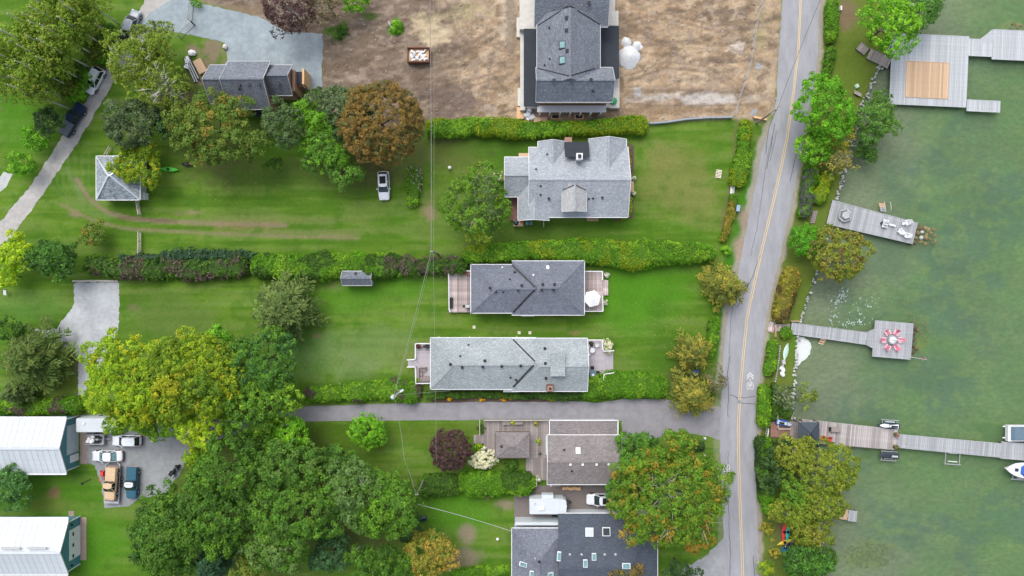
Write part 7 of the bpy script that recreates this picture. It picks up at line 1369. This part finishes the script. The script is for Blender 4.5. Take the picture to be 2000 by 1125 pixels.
T(92, 238, 32, 28, 6, 'dark', 'dark green tree at the foot of the poplars below the navy pickup'); T(68, 272, 22, 24, 4, 'bright', 'bright green bush between the dark tree and the lane', 'large_shrub', 'shrub'); T(44, 320, 32, 22, 4, 'bright', 'bright spreading bush on the far side of the gravel lane', 'large_shrub', 'shrub')
T(215, 205, 14, 10, 3, 'mid', 'small green sapling at the lane below the birch', 'sapling')
T(256, 245, 58, 48, 8, 'grey', 'dark grey-green rounded tree left of the autumn-tinted tree', clump=.6)
T(330, 235, 30, 40, 6, 'dark', 'dark green understorey tree squeezed between the grey-green and autumn-tinted crowns')
T(418, 252, 92, 76, 10.5, 'autumn', 'big round green tree flecked with orange below the grey house', clump=.7)
T(264, 324, 50, 46, 5, 'yellow', 'yellow-green tree overlapping the hip roof garage')
T(555, 242, 44, 62, 9.5, [(.06, .105, .045), (.045, .08, .03), (.075, .12, .045)], 'dark grey-green rounded tree right of the autumn-tinted tree', clump=.6)
T(655, 205, 52, 46, 9, 'grey', 'muted green tree between the bright tree and the brown one')
T(690, 250, 42, 64, 9, 'dark', 'deep green crown overlapped by the brown autumn tree')
T(742, 238, 92, 100, 12, 'rust', 'large round copper-brown autumn tree beside the dirt lot', clump=.5, dens=.9, leaf=.2, lobes=60, lobe_r=.24, ff=1.15)
T(610, 230, 36, 46, 8.5, [(.09, .22, .015), (.12, .27, .02)], 'bright green tree crown between two darker round trees', lobes=12); T(640, 290, 52, 50, 7.5, [(.085, .20, .02), (.11, .25, .02), (.06, .14, .02)], 'bright loose tree hanging over the mown lawn', lobes=12, dens=.8); T(668, 335, 36, 34, 6, [(.08, .17, .03), (.10, .22, .03)], 'soft feathery tree reaching farthest onto the mown lawn', lobes=9, dens=.6)
T(535, 320, 30, 14, 3, 'mid', 'low dark undergrowth shrub below the two round trees', 'large_shrub', 'shrub')
T(565, 15, 62, 58, 8, 'purple', 'dark plum-leaved tree with silvery twigs at the gravel yard', dens=.45, twigs=34, leaf=.2, tw_r=.06, lobes=16); T(640, 8, 44, 36, 6, 'plum', 'smaller brownish tree beside the plum-leaved one', dens=.5, twigs=14)
T(697, 2, 44, 24, 4, 'bright', 'bright green mound-shaped bush at the top of the dirt lot', 'large_shrub', 'shrub')
T(930, 402, 70, 82, 9, [(.085, .18, .015), (.055, .13, .015), (.16, .22, .02), (.075, .12, .05)], 'loose green tree at the left wall of the light grey house', dens=.75, twigs=8, lobes=22)
T(180, 456, 28, 22, 3.5, 'autumn', 'small round lawn tree with an orange tip', leaf=.2)
T(102, 505, 56, 42, 6, [(.045, .125, .02), (.07, .17, .02), (.03, .08, .015)], 'deep green spreading tree at the left end of the mixed hedge'); T(28, 495, 36, 42, 5, 'lime', 'yellow-green tree above the lawn sign'); T(15, 540, 22, 20, 4, 'lime', 'small yellow-green tree just below the larger one by the lane')
T(545, 606, 84, 76, 8.5, 'conifer', 'feathery olive cedar standing alone on the lawn', 'cedar_tree', style='conifer', leaf=.26)
T(45, 705, 78, 82, 9, [(.09, .145, .03), (.13, .18, .04), (.07, .12, .025)], 'shaggy olive larch above the barn hedge', 'larch_tree', style='conifer', leaf=.26)
T(20, 640, 26, 24, 6, 'mid', 'small green tree above the shaggy larch'); T(20, 770, 30, 20, 6, 'conifer', 'grey-olive conifer between the larch and the barn hedge', style='conifer')
T(245, 745, 92, 86, 12, [(.17, .27, .012), (.23, .33, .012), (.11, .20, .012), (.30, .32, .015)], 'big yellow-green tree over the parked vehicles', clump=.6, dens=.9, leaf=.22); T(375, 735, 92, 92, 13, 'yellow', 'golden-flecked tree, brightest of the wood above the gravel parking', clump=.6, dens=.9, leaf=.22)
T(290, 820, 90, 44, 8, [(.16, .26, .015), (.09, .19, .015)], 'yellow-green lower tree spreading over the white hatchback', clump=.55); T(400, 830, 66, 42, 9, 'lime', 'lime green tree between the golden-flecked tree and the motorcycle', clump=.55)
T(505, 705, 72, 66, 10, [(.055, .14, .02), (.085, .19, .018), (.035, .10, .03)], 'deep green tree below the lone cedar', clump=.6); T(500, 785, 90, 62, 11, [(.075, .17, .015), (.14, .25, .015), (.05, .12, .015)], 'green tree with yellow flecks closing off the driveway end', clump=.6); T(560, 850, 48, 42, 8, 'bright', 'bright green tree at the lawn corner below the driveway end'); T(425, 660, 28, 24, 7, 'bright', 'small bright tree top above the golden-flecked tree')
T(500, 870, 60, 40, 8, 'mid', 'green tree tucked below the driveway end')
MM = [(.055, .135, .014), (.08, .175, .015), (.04, .10, .014)]
for px, py, rx, ry, h_, pal, lab in ((440, 925, 82, 72, 13, MM, 'tall green maple at the upper left of the lower wood'), (318, 1035, 72, 82, 12, 'mid', 'broad maple beside the barn lawn, outermost of the lower wood'), (420, 1020, 80, 66, 13, MM, 'full green maple between the barn-side maple and the blue-green spruce'), (560, 910, 78, 60, 12, [(.06, .14, .02), (.08, .15, .03)], 'pale green maple reaching the lawn edge of the lower wood'), (650, 900, 46, 34, 8, 'mid', 'feathery green tree sticking out over the lawn beside the round lawn tree'), (585, 1000, 92, 72, 13.5, [(.06, .15, .015), (.085, .175, .02), (.05, .11, .02)], 'great central green maple of the lower wood'), (690, 960, 74, 66, 12, [(.075, .145, .04), (.10, .17, .06), (.06, .13, .02)], 'silvery-green maple right of the central one'), (755, 985, 68, 82, 12, [(.07, .165, .014), (.10, .21, .015), (.05, .12, .014)], 'fresh green maple overlooking the striped garden patch'), (540, 1070, 80, 52, 11, [(.06, .15, .015), (.10, .17, .05)], 'light green maple near the bottom picture edge'), (735, 1098, 62, 44, 9, MM, 'green tree below the bare forked trunk'), (330, 1110, 60, 40, 9, MM, 'green tree at the bottom edge beside the spruce'), (650, 1080, 40, 40, 7, 'teal', 'dark undergrowth tree behind the forked trunk')):
    T(px, py, rx, ry, h_, pal, lab, 'maple_tree' if 'maple' in lab else 'leafy_tree', clump=.68, group='trees of the lower wood', twigs=10 if 'silvery' in lab or 'light green' in lab else 0)
T(405, 1108, 46, 34, 9, 'teal', 'blue-green spruce at the bottom of the lower wood', 'spruce_tree', style='conifer'); T(490, 1108, 40, 26, 8, 'olive', 'olive green round crown next to the blue-green spruce', clump=.6)
T(840, 1085, 52, 56, 8, [(.20, .19, .03), (.26, .18, .04), (.12, .16, .03)], 'orange-olive tree at the lower lawn corner', dens=.85); T(800, 1040, 24, 40, 6, 'dark', 'dark tree behind the orange-olive one')
mb = MB(); x, y, _ = W(703, 1068); o = thing('bare_tree', 'pale forked bare trunk rising in a gap of the lower wood', 'tree', (x, y, 0), 0); mb.tube([(0, 0, 0), (-.2, .6, 3), (-.5, .8, 7)], [.22, .18, .08], 7); mb.build('trunk', M_barkl, o); mb = MB(); mb.tube([(-.1, .3, 1.5), (-.8, -.6, 3.5)], [.12, .03], 5); mb.tube([(-.3, .7, 4), (.4, 1.3, 6)], [.1, .03], 5); mb.build('branches', M_barkl, o)
T(717, 843, 41, 37, 5, 'bright', 'neat round bright green tree on the lawn below the driveway', leaf=.19, lobes=40, lobe_r=.26, ff=1.15, clump=.4, dens=1.1); T(880, 878, 43, 46, 5.5, 'purple', 'dense round purple-leaved tree beside the large hydrangea', leaf=.18, clump=.38, lobes=40, lobe_r=.26, ff=1.15, dens=1.1)
T(1420, 562, 48, 54, 6, 'conifery', 'olive-yellow evergreen leaning over the road edge, topmost of three', 'evergreen_tree', style='conifer', leaf=.2); T(1360, 688, 44, 44, 6, 'conifery', 'olive evergreen above the blue bin, middle of three by the road', 'evergreen_tree', style='conifer', leaf=.2); T(1358, 775, 54, 52, 7, 'conifery', 'wide olive evergreen at the driveway mouth, lowest of three', 'evergreen_tree', style='conifer', leaf=.2); T(1395, 745, 24, 26, 3.5, 'bare', 'grey brown half dead shrub between the lower evergreens', 'dead_shrub', 'shrub', dens=.5, twigs=10)
T(1310, 972, 122, 126, 13.5, 'maple', 'huge maple turning orange over the paved yard and roadside', 'maple_tree', clump=.75, twigs=22, bark=M_barkl, lobes=60, dens=.85, tw_r=.09, lobe_r=.22, ff=1.0, tw_hi=1.06); T(1245, 880, 40, 44, 7, [(.05, .13, .02), (.07, .17, .02)], 'dark green tree at the cottage corner behind the orange maple'); T(1330, 862, 30, 20, 4, 'mid', 'small green tree at the driveway above the orange maple')
T(1225, 960, 40, 60, 7, [(.07, .17, .015), (.05, .13, .02)], 'green tree leaning over the cottage roof corner'); T(1235, 1116, 60, 18, 6, 'rust', 'brown-green tree at the bottom edge over the dark roof'); T(1330, 1112, 46, 24, 6, 'dark', 'dark green tree at the bottom edge beside the gravel shoulder')
T(1745, 42, 68, 62, 9.5, 'bright', 'bright green tree overhanging the broad dock', dens=.7, lobes=20, twigs=10); T(1805, 10, 44, 40, 7, [(.06, .15, .03), (.08, .18, .03)], 'soft green tree over the lake behind the broad dock tree', dens=.7)
T(1612, 215, 66, 62, 8.5, [(.09, .25, .012), (.07, .19, .012), (.12, .30, .015)], 'vivid green tree leaning over the road', dens=1, clump=.6); T(1708, 238, 48, 42, 6, [(.07, .16, .03), (.05, .12, .02), (.09, .19, .03)], 'softer green tree over the water beside the broad dock', dens=.8); T(1722, 190, 28, 18, 4, 'mid', 'small sparse tree at the lower corner of the broad dock', dens=.5); T(1590, 285, 34, 44, 5, 'bright', 'bright green shrub-like tree at the road below the vivid tree'); T(1690, 290, 20, 30, 3, 'mid', 'dark green shrub at the water edge below the softer tree', 'large_shrub', 'shrub')
T(1644, 268, 28, 24, 5.5, 'gold', 'half bare yellow tree behind the vivid green one', dens=.4, twigs=16, tw_r=.05); T(1642, 312, 34, 28, 4.5, [(.20, .19, .06), (.26, .22, .06), (.15, .15, .05)], 'half bare straw-coloured tree at the shoreline above the slanted dock', dens=.4, twigs=22, tw_r=.05)
T(1574, 470, 38, 36, 3.5, [(.08, .26, .012), (.06, .19, .012)], 'compact brilliant green tree below the slanted dock', leaf=.2); T(1642, 507, 58, 52, 6, [(.15, .18, .025), (.19, .17, .03), (.11, .16, .02), (.13, .10, .04)], 'olive and bronze willow hanging over the cove', 'willow_tree', dens=.8)
T(1535, 772, 22, 32, 3.5, 'grey', 'grey-green wispy shrub tree above the red-brown deck', dens=.5, twigs=10); T(1576, 772, 15, 40, 3.2, 'olive', 'curved olive branchy tree over the shallow water', dens=.6)
WW = [(.13, .18, .018), (.11, .16, .018), (.16, .19, .025)]
for px, py, rx, ry, h_, pal, lab in ((1555, 892, 40, 42, 6, [(.17, .19, .03), (.14, .18, .02)], 'golden willow crown nearest the slate canopy'), (1620, 925, 52, 60, 8, WW, 'tall olive willow leaning over the lake'), (1560, 968, 38, 46, 6, [(.07, .16, .015), (.10, .18, .015)], 'green tree in the middle of the willow group'), (1550, 1000, 46, 40, 6, WW, 'olive willow beside the old low dock'), (1612, 985, 50, 42, 8, WW, 'olive willow crown over the old low dock'), (1585, 1040, 44, 42, 6, [(.15, .18, .02), (.18, .18, .03), (.11, .16, .015)], 'yellowing willow beside the kayaks')):
    T(px, py, rx, ry, h_, pal, lab, 'willow_tree', clump=.5, dens=.75, group='willows by the lower shore')
T(1568, 1100, 62, 40, 6, [(.045, .13, .02), (.035, .09, .02), (.06, .16, .02)], 'dark green tree covering the bottom shoreline'); T(1610, 1090, 34, 26, 4, 'mid', 'green branch-like tree reaching right over the water at the bottom'); T(1497, 1112, 14, 24, 3, 'yellow', 'small yellowish tree at the road bottom edge')
T(1512, 925, 24, 60, 4, 'dark', 'dark understorey tree between the shaggy hedge and the willows')
T(15, 950, 50, 42, 6, [(.05, .13, .04), (.07, .17, .05)], 'soft blue-green tree between the two barns', dens=.8)


for px, py, lab in ((150, 182, 'bright undergrowth shrubs at the foot of the poplars near the navy pickup'), (172, 150, 'bright undergrowth strip between the poplars and the white car'), (200, 108, 'bright undergrowth between the poplars and the birch')): bush(px, py, 18, 20, 2.0, 'bright', lab, leaf=.2)
for px, py, pal, lab in ((128, 170, 'olive', 'olive undergrowth inside the lower poplar grove'), (150, 140, 'mid', 'green undergrowth in the centre of the poplar grove'), (185, 100, 'olive', 'olive undergrowth behind the lane-side poplars'), (205, 62, 'mid', 'green undergrowth at the upper end of the poplars'), (165, 75, 'olive', 'olive undergrowth inside the upper poplar grove'), (105, 140, 'mid', 'green undergrowth on the outer side of the poplar grove')): bush(px, py, 26, 24, 3.0, pal, lab, leaf=.22)

rg = random.Random(77); mb = MB(); Pd = []
while len(Pd) < 420:
    px, py = rg.uniform(630, 1520), rg.uniform(0, 235)
    if not (995 < px < 1215) and inpoly(np.array([[px, py]]), DIRTP)[0]: Pd.append((px, py))
for px, py in Pd:
    x, y, _ = W(px, py); s_ = rg.choice((.12, .16, .2, .34)); mb.rock((x, y, .1), (s_, s_ * .9, s_ * .8), rg, n=5)
tag(mb.build('loose_stones', M('loose_stone_grey', (.42, .38, .32), .9, .3, 2), None, True), 'small pale stones scattered over the bare dirt lot', 'stones', kind='stuff')
mb = MB()
for k in range(900):
    cx, cy, sg = rg.choice(((740, 335, 60), (420, 330, 70), (1310, 850, 60), (930, 460, 60), (160, 790, 50), (640, 860, 60), (860, 1000, 60), (700, 700, 120), (1300, 640, 50), (1625, 250, 30), (500, 400, 160)))
    x, y, _ = W(rg.gauss(cx, sg), rg.gauss(cy, sg * .5)); a = rg.uniform(0, 6.28); r_ = rg.uniform(.05, .11); z_ = .03
    mb.add([(x + r_ * math.cos(a), y + r_ * math.sin(a), z_), (x + r_ * .6 * math.cos(a + 1.7), y + r_ * .6 * math.sin(a + 1.7), z_ + .01), (x - r_ * math.cos(a), y - r_ * math.sin(a), z_ + .02), (x - r_ * .6 * math.cos(a + 1.7), y - r_ * .6 * math.sin(a + 1.7), z_)], [(0, 1, 2, 3)])
tag(mb.build('fallen_leaves', M('dry_leaf', (.30, .22, .08), .8, .4, 3), None, True), 'sparse dry leaves lying on the lawns below the trees', 'leaves', kind='stuff')
